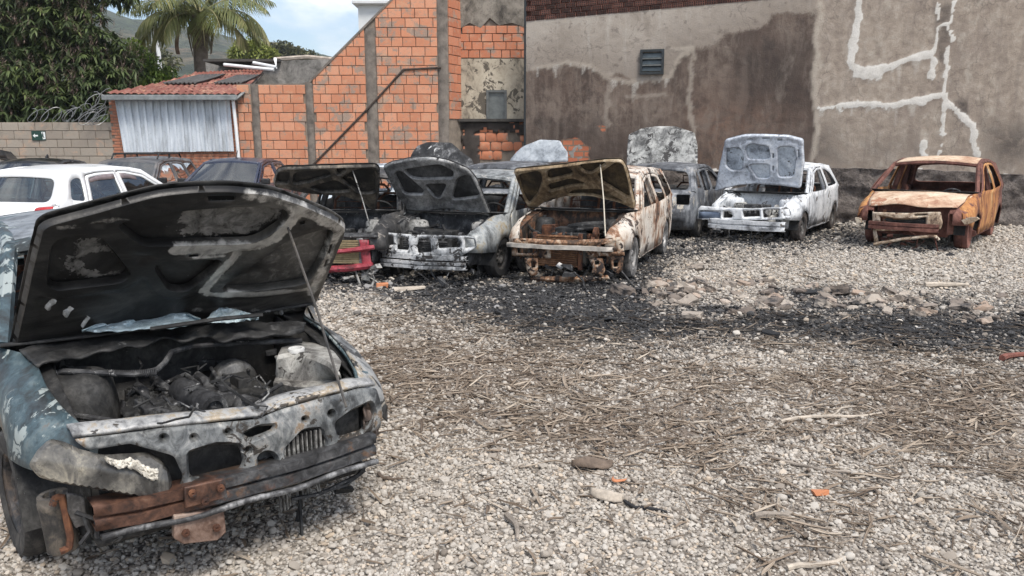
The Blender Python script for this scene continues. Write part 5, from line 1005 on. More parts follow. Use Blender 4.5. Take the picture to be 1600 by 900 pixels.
c4.hood(z9((972, 312), (945, 260), (908, 160), (916, 150), (1040, 138), (1140, 126), (1250, 114), (1312, 114), (1330, 150), (1362, 282), (1356, 300), (1300, 274), (1200, 250), (1100, 250), (1025, 272)), [z9((926, 170), (1008, 154), (1016, 190), (1000, 236), (966, 278), (945, 236)), z9((1036, 152), (1112, 140), (1134, 162), (1036, 186)), z9((1040, 204), (1128, 182), (1180, 204), (1120, 206), (1042, 226)), z9((1150, 134), (1256, 122), (1196, 160), (1172, 156)), z9((1286, 126), (1310, 130), (1328, 190), (1342, 256), (1236, 192), (1216, 172)), z9((1130, 226), (1232, 222), (1318, 270), (1200, 240), (1110, 240))], 52, M4H, M4K, m_fr=M4R, step=.026, emb=.034)
c4.rod(c4.ph(938, 257, (c4.cowl[0], 0, c4.cowl[1]), (-math.sin(R(52)), 0, math.cos(R(52)))), c4.az(946, 369, .72), .008, simple('pale_rod', (.5, .45, .36), .6))
for k, (P, lb) in enumerate([(z6((305, 745), (325, 725), (355, 745), (335, 765)), 0)]):
    mb = MB(); Q = [c4.ax(x, y, .06) for x, y in P]; mb.add(Q, [(0, 1, 2, 3)]); c4.part(mb, 'number_plate_scrap', simple('white_scrap', (.62, .60, .57), .6, var=.25), th=.01)
# --- black-hooded wreck with red front
M2 = burnt('burnt_dark', [(.28, (.012, .012, .013)), (.5, (.045, .044, .044)), (.7, (.12, .115, .11))], 2.4, 43, flake=(.22, .20, .18), fl_at=.72, fl_scale=10, metal=.2)
M2H = burnt('burnt_hood_black', [(.28, (.007, .007, .007)), (.5, (.022, .021, .020)), (.66, (.075, .066, .056)), (.82, (.22, .18, .14))], 2.4, 45, flake=(.15, .125, .10), fl_at=.74, fl_scale=9, metal=.15)
RED = burnt('scuffed_red', [(.3, (.10, .016, .02)), (.5, (.30, .035, .05)), (.75, (.42, .09, .11))], 4, 47, flake=(.03, .025, .025), fl_at=.70, fl_scale=12, rough=(.4, .7), metal=0)
c2 = Car('burnt_hatchback', 'black burnt out car with open hood and a scuffed red front frame round its radiator', (-2.36, 9.75), -4, HATCH, M2, sink=.06)
c2.body(); c2.interior(); c2.wheels(); c2.bay(CHAR2, tower=ASHW); c2.engine(7)
M2R = burnt('hood_frame_sooty', [(.22, (.010, .010, .0095)), (.45, (.045, .041, .036)), (.62, (.13, .115, .095)), (.8, (.27, .23, .18))], 3.0, 46, rough=(.35, .75), metal=.3)
c2.hood(z9((22, 215), (16, 200), (26, 156), (50, 142), (200, 136), (398, 132), (412, 148), (408, 250), (392, 312), (355, 275), (280, 248), (150, 240), (70, 225)), [z9((98, 160), (216, 147), (232, 166), (150, 190), (94, 202)), z9((248, 146), (292, 144), (258, 170)), z9((305, 160), (342, 145), (394, 148), (394, 232), (342, 236), (268, 182)), z9((150, 214), (250, 186), (308, 226), (200, 230)), z9((40, 160), (78, 156), (74, 200), (30, 200))], 42, M2H, M2H, m_fr=M2R, step=.028, emb=.034)
pr = lambda x, y, d=.0: c2.ax(*z5((x, y))[0], d)
a, b = pr(300, 830), pr(605, 810)
mb = MB(); mb.tube([pr(330, 830), pr(470, 822), pr(605, 805)], .036, 8); mb.tube([pr(370, 727, .02), pr(470, 718, .03), pr(560, 706, .03), pr(615, 698, .02)], [.016, .02, .026, .02], 6)
mb.grid(lambda u, v: pr(530 + 55 * u + 20 * v, 655 + 165 * v, .01 - .03 * u), 4, 8); c2.part(mb, 'front_frame', RED, th=.02)
mb = MB(); mb.grid(lambda u, v: pr(380 + 260 * u, 640 - 22 * v, -.02 - .10 * v), 10, 2); c2.part(mb, 'slam_panel', CHAR2, th=.02)
a, b = pr(350, 795), pr(522, 660); c2.radiator(a.y - .25, b.y, a.z, b.z, -.03, simple('brassy_fins', (.36, .29, .17), .5, .3, .35, 20), ALLOY, 12)
c2.rod(c2.ph(*z5((482, 222))[0], (c2.cowl[0], 0, c2.cowl[1]), (-math.sin(R(42)), 0, math.cos(R(42)))), c2.az(*z5((600, 600))[0], .72), .007, ASHW); c2.scraps(51, 8, ASHW, (-.2, .1, .3, .75))
# --- white-burnt three-door with the upright hood
M9 = burnt('burnt_white', [(.20, (.05, .05, .052)), (.32, (.24, .25, .265)), (.46, (.56, .58, .60)), (.75, (.80, .815, .82))], 1.7, 53, flake=(.10, .085, .075), fl_at=.69, fl_scale=7, rough=(.5, .85), metal=.05)
M9H = burnt('burnt_white_hood', [(.16, (.07, .072, .078)), (.32, (.34, .36, .40)), (.52, (.62, .66, .72)), (.8, (.84, .86, .88))], 2.0, 55, flake=(.06, .055, .055), fl_at=.74, fl_scale=10, rough=(.5, .8), metal=.1)
c9 = Car('burnt_coupe', 'white burnt out three door car with its pale hood standing upright', nose((4.642, 14.581), -34, .78), -34, THREE, M9, sink=.06)
c9.body(); c9.interior(); c9.wheels(rt=.28, tm=burnt('ashy_dark_tyre', [(.3, (.02, .017, .016)), (.5, (.06, .05, .045)), (.7, (.13, .11, .10))], 6, 8, rough=(.8, .95), metal=0)); c9.bay(M9, tower=M9); c9.engine(9, m=CHAR2, m2=ASHW)
c9.front(z7((108, 665), (112, 612), (135, 580), (300, 590), (470, 596), (640, 588), (690, 582), (718, 620), (715, 660), (560, 668), (300, 672)), [z7((282, 614), (330, 610), (352, 640), (345, 655), (285, 655)), z7((412, 612), (520, 605), (526, 645), (420, 652)), z7((540, 604), (640, 600), (640, 652), (545, 655)), z7((668, 600), (700, 596), (712, 640), (672, 648)), z7((130, 615), (268, 615), (268, 660), (130, 655))], 0, M9)
mb = MB(); mb.grid(lambda u, v: c9.ax(*z7((132 + 136 * u, 616 + 42 * v))[0], -.03), 4, 2); c9.part(mb, 'headlamp_bowl', simple('smoked_lamp', (.16, .20, .27), .35, .2, .4), th=.02)
c9.beam(-.70, .68, .30, .46, .06, M9, bend=.06); c9.scraps(61, 12, CHAR2)
c9.hood(z7((232, 490), (262, 330), (300, 152), (420, 122), (560, 120), (700, 126), (798, 150), (806, 300), (782, 470), (650, 448), (500, 440), (400, 446), (300, 470)), [z7((310, 212), (390, 200), (416, 250), (410, 345), (345, 350), (305, 320)), z7((430, 202), (462, 180), (580, 195), (590, 270), (560, 280), (442, 276)), z7((452, 310), (585, 310), (585, 398), (505, 400)), z7((635, 200), (738, 196), (755, 260), (738, 390), (640, 390))], 74, M9H, burnt('burnt_white_hood_skin', [(.18, (.06, .062, .068)), (.34, (.26, .29, .33)), (.52, (.46, .51, .57)), (.8, (.70, .74, .78))], 2.4, 56, flake=(.07, .06, .055), fl_at=.70, fl_scale=9, rough=(.5, .8), metal=.1), m_fr=M9H, step=.026, emb=.03, slots=[z7((540, 138), (590, 138), (590, 150), (540, 150)), z7((440, 148), (475, 148), (475, 160), (440, 160)), z7((635, 148), (665, 150), (665, 162), (635, 160)), z7((604, 240), (614, 240), (614, 270), (604, 270)), z7((604, 320), (614, 320), (614, 350), (604, 350)), z7((768, 220), (778, 220), (778, 270), (768, 270))])
# --- orange rusted shell
M10 = burnt('rust_orange', [(.20, (.09, .034, .02)), (.38, (.27, .105, .04)), (.55, (.46, .21, .07)), (.68, (.56, .33, .14)), (.82, (.62, .47, .30))], 1.8, 63, flake=(.16, .06, .035), fl_at=.66, fl_scale=6, rough=(.75, .95), metal=.02, streak=2)
M10T = burnt('rust_tan', [(.22, (.27, .12, .07)), (.40, (.46, .30, .20)), (.58, (.60, .47, .34)), (.8, (.68, .57, .44))], 1.6, 65, flake=(.36, .17, .10), fl_at=.70, fl_scale=6, rough=(.7, .95), metal=.02)
MAROON = burnt('rust_maroon', [(.25, (.06, .026, .020)), (.5, (.14, .056, .042)), (.75, (.25, .115, .085))], 4, 67, rough=(.8, .95), metal=.02)
BONE = burnt('rust_bone', [(.28, (.10, .06, .04)), (.45, (.38, .28, .19)), (.7, (.62, .54, .43))], 5, 69, flake=(.10, .05, .03), fl_at=.66, metal=.02)
c10 = Car('rusted_shell', 'orange rusted burnt out car shell without glass, hood closed, bare wheels, rightmost wreck', nose((7.10, 13.55), -41, .80), -39, dict(TALL, fo=.80, hw=.88), MAROON, sink=.04)
c10.body(doormat=M10); c10.interior(m=CHAR2, seats=False); c10.wheels(rt=.27, tm=MAROON, rm=MAROON, wd=.2); c10.bay(MAROON)
for sg in (1, -1):                       # rusted skin of fender and flank, a hand's breadth of real sheet over the maroon frame
    mb = MB(); S = c10.S; xf = -S['fo']; ar = S['arch'] + .005
    ol = [(-.06, .58), (-.18, .765), (-.55, .905), (-1.02, .985), (-1.045, .28), (xf - ar, .28)] + [(xf + ar * math.cos(a), .30 + ar * math.sin(a)) for a in np.linspace(math.pi, .35, 10)]
    panel(mb, ol, [], lambda x, z: c10.d((x, sg * (c10.W(x, z) + .012), z)), .09); c10.part(mb, 'fender', M10, th=.008)
mb = MB(); a_, b_ = c10.S['top'][5], c10.S['top'][8]
mb.grid(lambda u, v: c10.d(((x := a_[0] + .02 + (b_[0] - a_[0]) * v) + .05 * (1 - (2 * u - 1) ** 2) * (1 - v), (2 * u - 1) * (c10.W(x, c10.zt(x)) - .02), c10.zt(x) + .064 * (1 - (2 * u - 1) ** 2) ** .7 + .006)), 14, 12); c10.part(mb, 'roof_skin', M10T, th=.008)
hf = lambda x, y: c10.az(*z8((x, y))[0], .80)
def h10(u, v):                           # v: 0 at the windscreen, 1 at the leading edge
    y = (2 * u - 1); wv = .74 - .10 * v ** 2; x = -.95 + .92 * v - .16 * v * abs(y) ** 2.4; z = .985 - .10 * v - .10 * v ** 3 - .035 * y * y + .018 * math.sin(y * 5 + v * 3) * v + .01 * mnoise.noise((y * 3, v * 3, 2)); return c10.d((x, y * wv * 1.06, z))
mb = MB(); mb.grid(h10, 22, 14); c10.part(mb, 'hood', M10T, th=.012)
c10.front(z8((318, 545), (330, 556), (560, 562), (850, 556), (866, 640), (850, 690), (700, 700), (330, 700), (318, 640)), [z8((376, 590), (450, 600), (480, 612), (650, 610), (740, 596), (735, 680), (380, 684)), z8((650, 574), (745, 572), (745, 584), (650, 586)), z8((336, 630), (366, 628), (366, 650), (336, 652))], -.03, BONE)
for P in ([(1010, 620), (1060, 600), (1130, 598), (1150, 612), (1100, 640), (1040, 660)], [(180, 600), (222, 606), (226, 640), (190, 640)]):
    mb = MB(); Q = [c10.ax(*z8(q)[0], .0) for q in P]; n_ = len(Q); mb.add(Q + [p - Vector((.08, 0, 0)) for p in Q], [tuple(range(n_)), tuple(range(2 * n_ - 1, n_ - 1, -1))] + [(i, n_ + i, n_ + (i + 1) % n_, (i + 1) % n_) for i in range(n_)]); c10.part(mb, 'lamp_bracket', BONE)
mb = MB(); mb.box((-.32, 0, .52), (.1, 1.1, .5)); c10.part(mb, 'charred_core', MAROON)
c10.beam(-.60, .48, .375, .495, .05, MAROON, bend=.05); c10.radiator(-.36, .26, .40, .66, -.10, CHAR, RUSTY, 10)
mb = MB(); P = [c10.ax(*z8(q)[0], .05) for q in ((325, 808), (370, 800), (560, 765), (770, 745), (810, 750), (838, 775))]; mb.tube(P, [.02, .028, .026, .028, .03, .02], 7); c10.part(mb, 'bent_strut', BONE)
mb = MB(); P = [c10.ax(*z8(q)[0], -.02) for q in ((320, 690), (345, 690), (370, 815), (335, 822))]; mb.add(P, [(0, 1, 2, 3)]); c10.part(mb, 'hanging_bracket', BONE, th=.03)
c10.scraps(71, 10, MAROON, (-.4, .1, -.5, .55), .08)
# --- tail-on wrecks facing the plaster wall
M6 = burnt('burnt_dark_steel', [(.26, (.03, .031, .034)), (.45, (.10, .105, .115)), (.62, (.19, .20, .215)), (.8, (.34, .34, .34))], 2.4, 73, flake=(.36, .33, .28), fl_at=.70, fl_scale=8, rough=(.45, .8), metal=.3)
M6H = burnt('burnt_flaky_white', [(.3, (.09, .09, .088)), (.45, (.22, .22, .21)), (.6, (.42, .42, .40)), (.8, (.58, .57, .54))], 2.6, 75, flake=(.055, .052, .05), fl_at=.60, fl_scale=8, rough=(.6, .9), metal=.1)
c6 = Car('burnt_hatchback', 'dark steel burnt hatchback seen from behind, flaky grey hood raised against the wall', (4.25, 17.95), 154, HATCH, M6, sink=.07)
c6.body(lamps=[rounded([(.62, .66), (.96, .66), (.96, .88), (.66, .88)], .03), rounded([(-.62, .66), (-.96, .66), (-.96, .88), (-.66, .88)], .03)]); c6.interior(wheel=False); c6.wheels(rt=.26)
c6.hood(z6((690, 215), (694, 100), (700, 36), (770, 5), (850, -8), (950, -8), (1058, 26), (1074, 100), (1072, 215)), [], 68, M6H, M6H)
mb = MB(); mb.grid(lambda u, v: c6.rear(-.92 + 1.84 * u, c6.cum[-1] - .42 + .22 * v) + Vector((-.05, 0, 0)), 14, 3); c6.part(mb, 'bumper_beam', M6, th=.03); mb = MB(); mb.box((-3.84, -.12, .30), (.03, .30, .05)); c6.part(mb, 'plate_bracket', ASHW)
M7 = burnt('burnt_pale_blue', [(.24, (.10, .105, .11)), (.42, (.36, .40, .44)), (.6, (.60, .66, .71)), (.8, (.74, .77, .79))], 1.6, 83, flake=(.12, .11, .10), fl_at=.72, fl_scale=8, rough=(.5, .8), metal=.05)
M7H = burnt('burnt_hood_burst', [(.3, (.008, .008, .009)), (.5, (.035, .035, .036)), (.62, (.16, .16, .16)), (.75, (.52, .52, .52))], 1.8, 86, flake=(.60, .60, .59), fl_at=.70, fl_scale=5, rough=(.5, .85), metal=.15)
c7 = Car('burnt_hatchback', 'pale burnt car behind two wrecks, its black and white hood raised before the bricks', (-1.25, 16.95), 157, HATCH, M7, sink=.06)
c7.body(); c7.interior(wheel=False); c7.wheels(rt=.26); c7.hood(z5((832, 165), (870, 106), (930, 86), (1070, 86), (1130, 140), (1190, 182), (1212, 240), (1000, 260), (840, 250)), [], 62, M7H, M7H)
c8 = Car('burnt_hatchback', 'grey roofed burnt car tail on behind the rusty wagon, pale blue grey hood raised', (.98, 17.6), 157, HATCH, M6, sink=.04)
c8.body(); c8.interior(wheel=False); c8.wheels(rt=.26); M8H = burnt('burnt_hood_bluegrey', [(.3, (.20, .22, .24)), (.5, (.36, .39, .42)), (.75, (.52, .55, .57))], 1.5, 88, flake=(.58, .56, .52), fl_at=.7, fl_scale=6, rough=(.5, .8), metal=.1)
c8.hood(z6((60, 172), (90, 135), (130, 100), (220, 65), (330, 68), (346, 100), (372, 132), (372, 185), (60, 190)), [], 64, M8H, M8H)
# ================================================================ INTACT CARS AT THE LEFT
def paint(name, col, rough=.28, dust=.25, seed=0):
    m, t = newmat(name); c = ocoord(t, seed); n = t.noise(c, 2.2, 7, .65); col2 = t.mix(t.math('MULTIPLY', t.step(n, .42, .7), dust), col, (.30, .26, .22)); out(t, Base_Color=col2, Roughness=t.math('ADD', t.math('MULTIPLY', n, .3), rough - .1), Coat_Weight=.4, Coat_Roughness=.1); return m
def glassmat(name, tint, rough=.03):
    m, t = newmat(name); fr = t.n('ShaderNodeFresnel', IOR=1.5).outputs[0]; g = t.n('ShaderNodeBsdfGlossy', Color=(.9, .95, 1), Roughness=rough); tr = t.n('ShaderNodeBsdfTransparent', Color=tint); dn = t.n('ShaderNodeBsdfDiffuse', Color=(.30, .28, .25)); mx0 = t.n('ShaderNodeMixShader', Fac=t.math('MULTIPLY', t.noise(ocoord(t), 3, 5), .16)); t.t.links.new(tr.outputs[0], mx0.inputs[1]); t.t.links.new(dn.outputs[0], mx0.inputs[2])
    mx = t.n('ShaderNodeMixShader', Fac=t.math('ADD', t.math('MULTIPLY', fr, 1.3), .05, True)); t.t.links.new(mx0.outputs[0], mx.inputs[1]); t.t.links.new(g.outputs[0], mx.inputs[2]); t.t.links.new(mx.outputs[0], t.n('ShaderNodeOutputMaterial').inputs[0]); return m
GL = glassmat('car_glass', (.42, .50, .50, 1)); GLT = glassmat('tinted_glass', (.16, .20, .20, 1)); TRIM = simple('black_trim', (.018, .018, .019), .5, var=.3); DKIN = simple('dark_upholstery', (.035, .034, .034), .9, var=.4)
REDL = simple('red_lamp', (.45, .02, .025), .2, var=.25, scale=30)
def intact(name, label, pos, b, S, m, glass=GL, lamps=(), tail=False, mirrors=True, **kw):
    c = Car(name, label, pos, b, S, m, sink=0, group='intact cars parked along the block wall', **kw); c.dent = 0; c.body(glass=glass, lamps=[rounded(l, .03) for l in lamps]); c.interior(DKIN); c.wheels(tm=TRIM, rm=ALLOY)
    for l in lamps:
        mb = MB(); panel(mb, rounded(shrink(l, .004), .03), [], lambda u, q: c.rear(u, q) + Vector((-.012, 0, 0)), .1); c.part(mb, 'tail_light', REDL, th=.012)
    if mirrors:
        for sg in (-1, 1): mb = MB(); mb.box((-1.27, sg * (c.W(-1.2, .95) + .10), .985), (.09, .17, .12), jit=.008); mb.box((-1.25, sg * (c.W(-1.2, .95) + .0), .955), (.05, .08, .04)); c.part(mb, 'mirror', TRIM, bev=.02)
    mb = MB()                            # closed hood and nose
    hw = lambda x: c.W(x, c.zt(x)) - .004
    mb.grid(lambda u, v: ((x := -.10 - (.90 + .07 * (1 - (2 * u - 1) ** 2)) * v) + .10 * (1 - (2 * u - 1) ** 2) * (1 - v), (2 * u - 1) * hw(x), c.zt(x) + .03 * (1 - (2 * u - 1) ** 2)), 14, 10); c.part(mb, 'hood', th=.01)
    mb = MB(); mb.grid(lambda u, v: (-.03 + .11 * (1 - (2 * u - 1) ** 2) - .07 * max(0, v - .8) / .2, (2 * u - 1) * (c.W(-.03, .5) - .005), .28 + .46 * v), 14, 8); c.part(mb, 'bumper', th=.02)
    for sg in (-1, 1): mb = MB(); mb.grid(lambda u, v: (.035 - .10 * u, sg * (.36 + .28 * u), .60 + .11 * v), 6, 3); c.part(mb, 'headlight', simple('lamp_glass', (.5, .52, .53), .1, var=.2), th=.03)
    return c
WH = paint('white_paint', (.78, .79, .79), .25, .06); c11 = intact('parked_hatchback', 'clean white five door hatchback seen from behind with a red tail light', (-6.05, 14.1), 168, dict(HATCH, hw=.82, top=HATCH['top'][:8] + [(-3.28, 1.345), (-3.62, .95)] + HATCH['top'][10:], quarter=[[(-3.14, .97), (-3.05, 1.28), (-3.15, 1.29), (-3.27, 1.24), (-3.38, 1.0)]]), WH, glassmat('pale_tint_glass', (.45, .55, .56, 1), .02), lamps=[[(.70, .575), (.99, .545), (.99, .70), (.74, .70)], [(-.70, .575), (-.99, .545), (-.99, .70), (-.74, .70)]])
mb = MB(); mb.add([tuple(c11.rear(x, q) + Vector((-.022, 0, .0))) for x, q in [(.0 + .075 * math.cos(a) , .69 + .055 * math.sin(a)) for a in np.linspace(0, 6.283, 17)[:-1]]], [tuple(range(16))])
c11.part(mb, 'badge', simple('badge_chrome', (.25, .25, .26), .3, .6), th=.01)
for d_ in c11.doors[:2]: pass
for sg in (-1, 1):
    for (dd_, w_) in c11.S['doors']:
        mb = MB(); top = [p for p in w_ if p[1] > 1.2]; top = sorted(top); mb.grid(lambda u, v: ((x := top[0][0] + (top[-1][0] - top[0][0]) * u), sg * (c11.W(x, 1.3) + .03 * v + .0), np.interp(x, [p[0] for p in top], [p[1] for p in top]) + .012 - .075 * v), 8, 2); c11.part(mb, 'rain_visor', simple('visor_film', (.20, .16, .16), .25, var=.3), th=.003)
c12 = intact('parked_wagon', 'dusty grey wagon with two black roof racks, parked before the brick shed', (-8.3, 15.45), 1, WAGON, paint('grey_paint', (.085, .085, .09), .35, .45, 2))
for sg in (-1, 1):
    mb = MB(); y = sg * .50; z = 1.47
    for x0, x1 in ((-2.0, -3.3),): mb.tube([(x0, y, z - .05), (x0 - .10, y, z + .05), (x1 + .1, y, z + .06), (x1, y, z - .04)], .018, 6); mb.tube([((x0 + x1) / 2, y, z - .04), ((x0 + x1) / 2, y, z + .06)], .022, 6)
    c12.part(mb, 'roof_rack', TRIM)
for x in (-2.2, -3.05): mb = MB(); mb.tube([(x, -.55, 1.53), (x, .55, 1.53)], .02, 6); mb.tube([(x - .1, -.55, 1.53), (x - .1, .55, 1.53)], .012, 6); c12.part(mb, 'rack_bar', TRIM)
c13 = intact('parked_sedan', 'dark blue sedan with a sky reflecting windscreen, parked before the orange gable wall', (-6.05, 15.0), -4, SEDAN, paint('dark_blue_paint', (.022, .027, .05), .25, .25, 4))
mb = MB(); mb.tube([(-1.95, .0, 1.44), (-2.05, .0, 1.60)], .008, 5); c13.part(mb, 'aerial', TRIM)
c14 = intact('parked_sedan', 'black car almost hidden behind the white hatchback, only its long roof showing', (-9.9, 14.6), 4, SEDAN, paint('black_paint', (.012, .012, .013), .25, .3, 6))
mb = MB(); mb.add([(-2.45, -.0, 1.43), (-2.6, 0, 1.44), (-2.58, 0, 1.52)], [(0, 1, 2)]); c14.part(mb, 'roof_fin', TRIM, th=.03)
c15 = intact('parked_minivan', 'tall dark car at the far left end of the parked row, mostly out of view', (-12.35, 15.3), 2, dict(TALL, top=[(x, z + (.12 if z > .95 else 0)) for x, z in TALL['top']]), paint('charcoal_paint', (.018, .018, .020), .3, .3, 8), GLT, mirrors=False)
# ================================================================ THE NEAR BURNT CAR
TEAL = burnt('scorched_teal_paint', [(.2, (.014, .015, .016)), (.38, (.036, .046, .050)), (.55, (.062, .098, .115)), (.7, (.13, .17, .18)), (.85, (.17, .10, .055))], 3.6, 91, flake=(.33, .37, .36), fl_at=.655, fl_scale=9, rough=(.35, .7), metal=.15, bmp=.35)
FGF = burnt('heat_bleached_steel', [(.16, (.022, .022, .023)), (.32, (.065, .068, .070)), (.46, (.18, .188, .188)), (.57, (.32, .318, .305)), (.65, (.24, .165, .10)), (.73, (.42, .41, .39)), (.9, (.56, .55, .53))], 4.0, 93, flake=(.055, .048, .042), fl_at=.66, fl_scale=12, rough=(.4, .8), metal=.35, bmp=.4)
m, t = newmat('rusted_beam'); c = ocoord(t, 95); oy = t.n('ShaderNodeSeparateXYZ', i0=t.n('ShaderNodeTexCoord').outputs[3]).outputs[1]; n1, n2, n3 = t.noise(c, 3.2, 9, .68, .8), t.noise(c, 16, 7, .72, .5), t.noise(c, 70, 5, .7)
rs = t.ramp(n2, [(.32, (.022, .016, .014)), (.48, (.085, .042, .028)), (.62, (.15, .075, .048)), (.75, (.26, .17, .12))]); dk = t.ramp(n2, [(.34, (.020, .020, .021)), (.5, (.058, .058, .060)), (.64, (.12, .12, .122)), (.76, (.27, .26, .24))])
k = t.step(t.math('ADD', oy, t.math('MULTIPLY', t.math('SUBTRACT', n1, .5), 2.6)), -.22, .02); col = t.mix(k, rs, dk); col = t.mix(t.math('MULTIPLY', t.step(n1, .56, .62), .5), col, (.20, .10, .045))
out(t, Base_Color=col, Roughness=t.math('ADD', t.math('MULTIPLY', n1, .5), .35), Metallic=.25, Normal=bump(t, n3, .5, .004)); BEAM = m
m, t = newmat('sooted_hood_underside'); c = ocoord(t, 97); oc = t.n('ShaderNodeSeparateXYZ', i0=t.n('ShaderNodeTexCoord').outputs[3])
n1, n2, n3 = t.noise(c, 3.2, 9, .65, .7), t.noise(c, 17, 7, .7, .6), t.noise(c, 60, 5, .7)
col = t.ramp(n1, [(.32, (.008, .008, .008)), (.5, (.020, .0195, .019)), (.7, (.062, .060, .056))])
gx_ = t.math('ADD', oc.outputs[1], t.math('MULTIPLY', t.math('SUBTRACT', n1, .5), 1.0)); bare = t.math('MULTIPLY', t.step(gx_, .12, .66), .55)
col = t.mix(bare, col, t.ramp(n2, [(.3, (.065, .060, .053)), (.5, (.15, .142, .128)), (.72, (.42, .40, .37))]))
pt = t.math('ADD', n2, t.math('MULTIPLY', t.math('SUBTRACT', t.noise(ocoord(t, 55), 2.4, 4, .5), .5), 1.1)); fl = t.step(t.math('ADD', t.attr('gry'), t.math('ADD', t.math('MULTIPLY', t.math('SUBTRACT', n2, .5), 2.6), t.math('MULTIPLY', t.math('SUBTRACT', n3, .5), 1.6))), .52, .58)
col = t.mix(fl, col, t.ramp(n2, [(.35, (.05, .048, .045)), (.5, (.13, .127, .12)), (.66, (.24, .235, .225))])); out(t, Base_Color=col, Roughness=t.math('ADD', t.math('MULTIPLY', n2, .5), .25), Metallic=.2, Normal=bump(t, t.math('ADD', t.math('MULTIPLY', n3, .6), fl), .5, .003)); HUND = m
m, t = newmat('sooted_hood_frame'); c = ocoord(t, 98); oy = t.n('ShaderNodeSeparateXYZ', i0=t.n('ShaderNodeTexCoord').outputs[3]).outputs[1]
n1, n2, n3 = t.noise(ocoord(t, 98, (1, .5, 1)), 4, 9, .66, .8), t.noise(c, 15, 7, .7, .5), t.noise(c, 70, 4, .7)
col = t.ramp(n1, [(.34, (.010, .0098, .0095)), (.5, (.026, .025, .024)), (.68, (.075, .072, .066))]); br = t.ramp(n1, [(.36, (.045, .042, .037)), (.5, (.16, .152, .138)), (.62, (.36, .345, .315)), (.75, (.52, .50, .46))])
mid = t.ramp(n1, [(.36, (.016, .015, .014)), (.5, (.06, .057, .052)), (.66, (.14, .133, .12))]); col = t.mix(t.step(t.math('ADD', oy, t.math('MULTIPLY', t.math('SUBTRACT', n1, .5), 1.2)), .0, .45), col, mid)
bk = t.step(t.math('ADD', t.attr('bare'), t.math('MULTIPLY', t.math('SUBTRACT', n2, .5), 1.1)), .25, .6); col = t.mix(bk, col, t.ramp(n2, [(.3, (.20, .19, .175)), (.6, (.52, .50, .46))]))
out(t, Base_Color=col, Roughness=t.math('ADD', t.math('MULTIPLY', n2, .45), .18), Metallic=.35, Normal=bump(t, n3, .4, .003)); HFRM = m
HFRM_OLD = (lambda *a, **k: None)('sooted_hood_frame', [(.2, (.010, .0098, .0095)), (.42, (.032, .031, .029)), (.58, (.085, .081, .074)), (.78, (.24, .23, .215))], 3.0, 98, flake=(.40, .385, .36), fl_at=.705, fl_scale=7, rough=(.3, .7), metal=.3, streak=.4)
LENS = burnt('melted_lens', [(.20, (.022, .021, .020)), (.40, (.070, .068, .064)), (.56, (.17, .16, .14)), (.72, (.40, .365, .29)), (.88, (.55, .51, .43))], 3.4, 99, flake=(.05, .045, .04), fl_at=.72, fl_scale=9, rough=(.15, .45), metal=0, bmp=.2)
CRUST = simple('bubbled_plastic', (.62, .58, .50), .6, var=.4, scale=30, bmp=.9)
c1 = Car('burnt_saloon', 'nearest burnt out dark teal car, hood propped open over its charred engine bay', (-1.109, 3.085), 38.8, dict(HATCH, fo=.70, hw=.775, arc0=.95, top=[(-.06, .60)] + HATCH['top'][1:5] + [(-1.72, 1.275), (-2.1, 1.325), (-2.7, 1.33), (-3.2, 1.29)] + HATCH['top'][9:], doors=[([(x, z - .065 if z > 1.2 else z) for x, z in d_], [(x, z - .065 if z > 1.2 else z) for x, z in w_]) for d_, w_ in HATCH['doors']], quarter=[]), TEAL, sink=.045)
c1.dent = .008
c1.body(step=.055); c1.interior(); c1.wheels(rt=.285, rr=.18, tm=burnt('dusty_tyre', [(.3, (.016, .015, .015)), (.5, (.035, .033, .032)), (.7, (.085, .078, .07))], 7, 12, rough=(.75, .95), metal=0), rm=burnt('dark_rim', [(.3, (.015, .015, .016)), (.5, (.05, .05, .052)), (.75, (.13, .10, .08))], 8, 13, rough=(.45, .8), metal=.3), wd=.18, steer=4)
c1.bay(CHAR, tower=CHAR, strut=False)
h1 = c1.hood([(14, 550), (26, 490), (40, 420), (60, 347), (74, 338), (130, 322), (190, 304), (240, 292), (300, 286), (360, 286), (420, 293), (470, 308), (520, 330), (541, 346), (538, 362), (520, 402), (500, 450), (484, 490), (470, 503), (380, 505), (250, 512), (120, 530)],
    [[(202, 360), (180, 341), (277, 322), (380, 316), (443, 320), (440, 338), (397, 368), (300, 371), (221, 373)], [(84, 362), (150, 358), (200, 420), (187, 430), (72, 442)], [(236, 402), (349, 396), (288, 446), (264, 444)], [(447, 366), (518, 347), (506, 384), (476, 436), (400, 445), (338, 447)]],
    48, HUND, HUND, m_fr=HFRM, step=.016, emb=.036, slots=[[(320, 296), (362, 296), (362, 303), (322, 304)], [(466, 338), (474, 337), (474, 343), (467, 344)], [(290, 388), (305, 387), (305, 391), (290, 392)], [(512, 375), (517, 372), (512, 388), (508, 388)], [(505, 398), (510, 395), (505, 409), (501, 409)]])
hfr = h1.children[0]; co_ = np.array([v.co[:2] for v in hfr.data.vertices]); hsk = np.array([v.co[:2] for v in h1.data.vertices])
def hl(px, py): p = c1.ph(px, py, (c1.cowl[0] + .02, 0, c1.cowl[1]), (-math.sin(R(48)), 0, math.cos(R(48)))); return ((p.x - h1.location.x) * math.cos(R(48)) + (p.z - h1.location.z) * math.sin(R(48)), p.y)
bare = np.zeros(len(co_))  # bare-metal ribs; the bright highlight along them is painted in as well
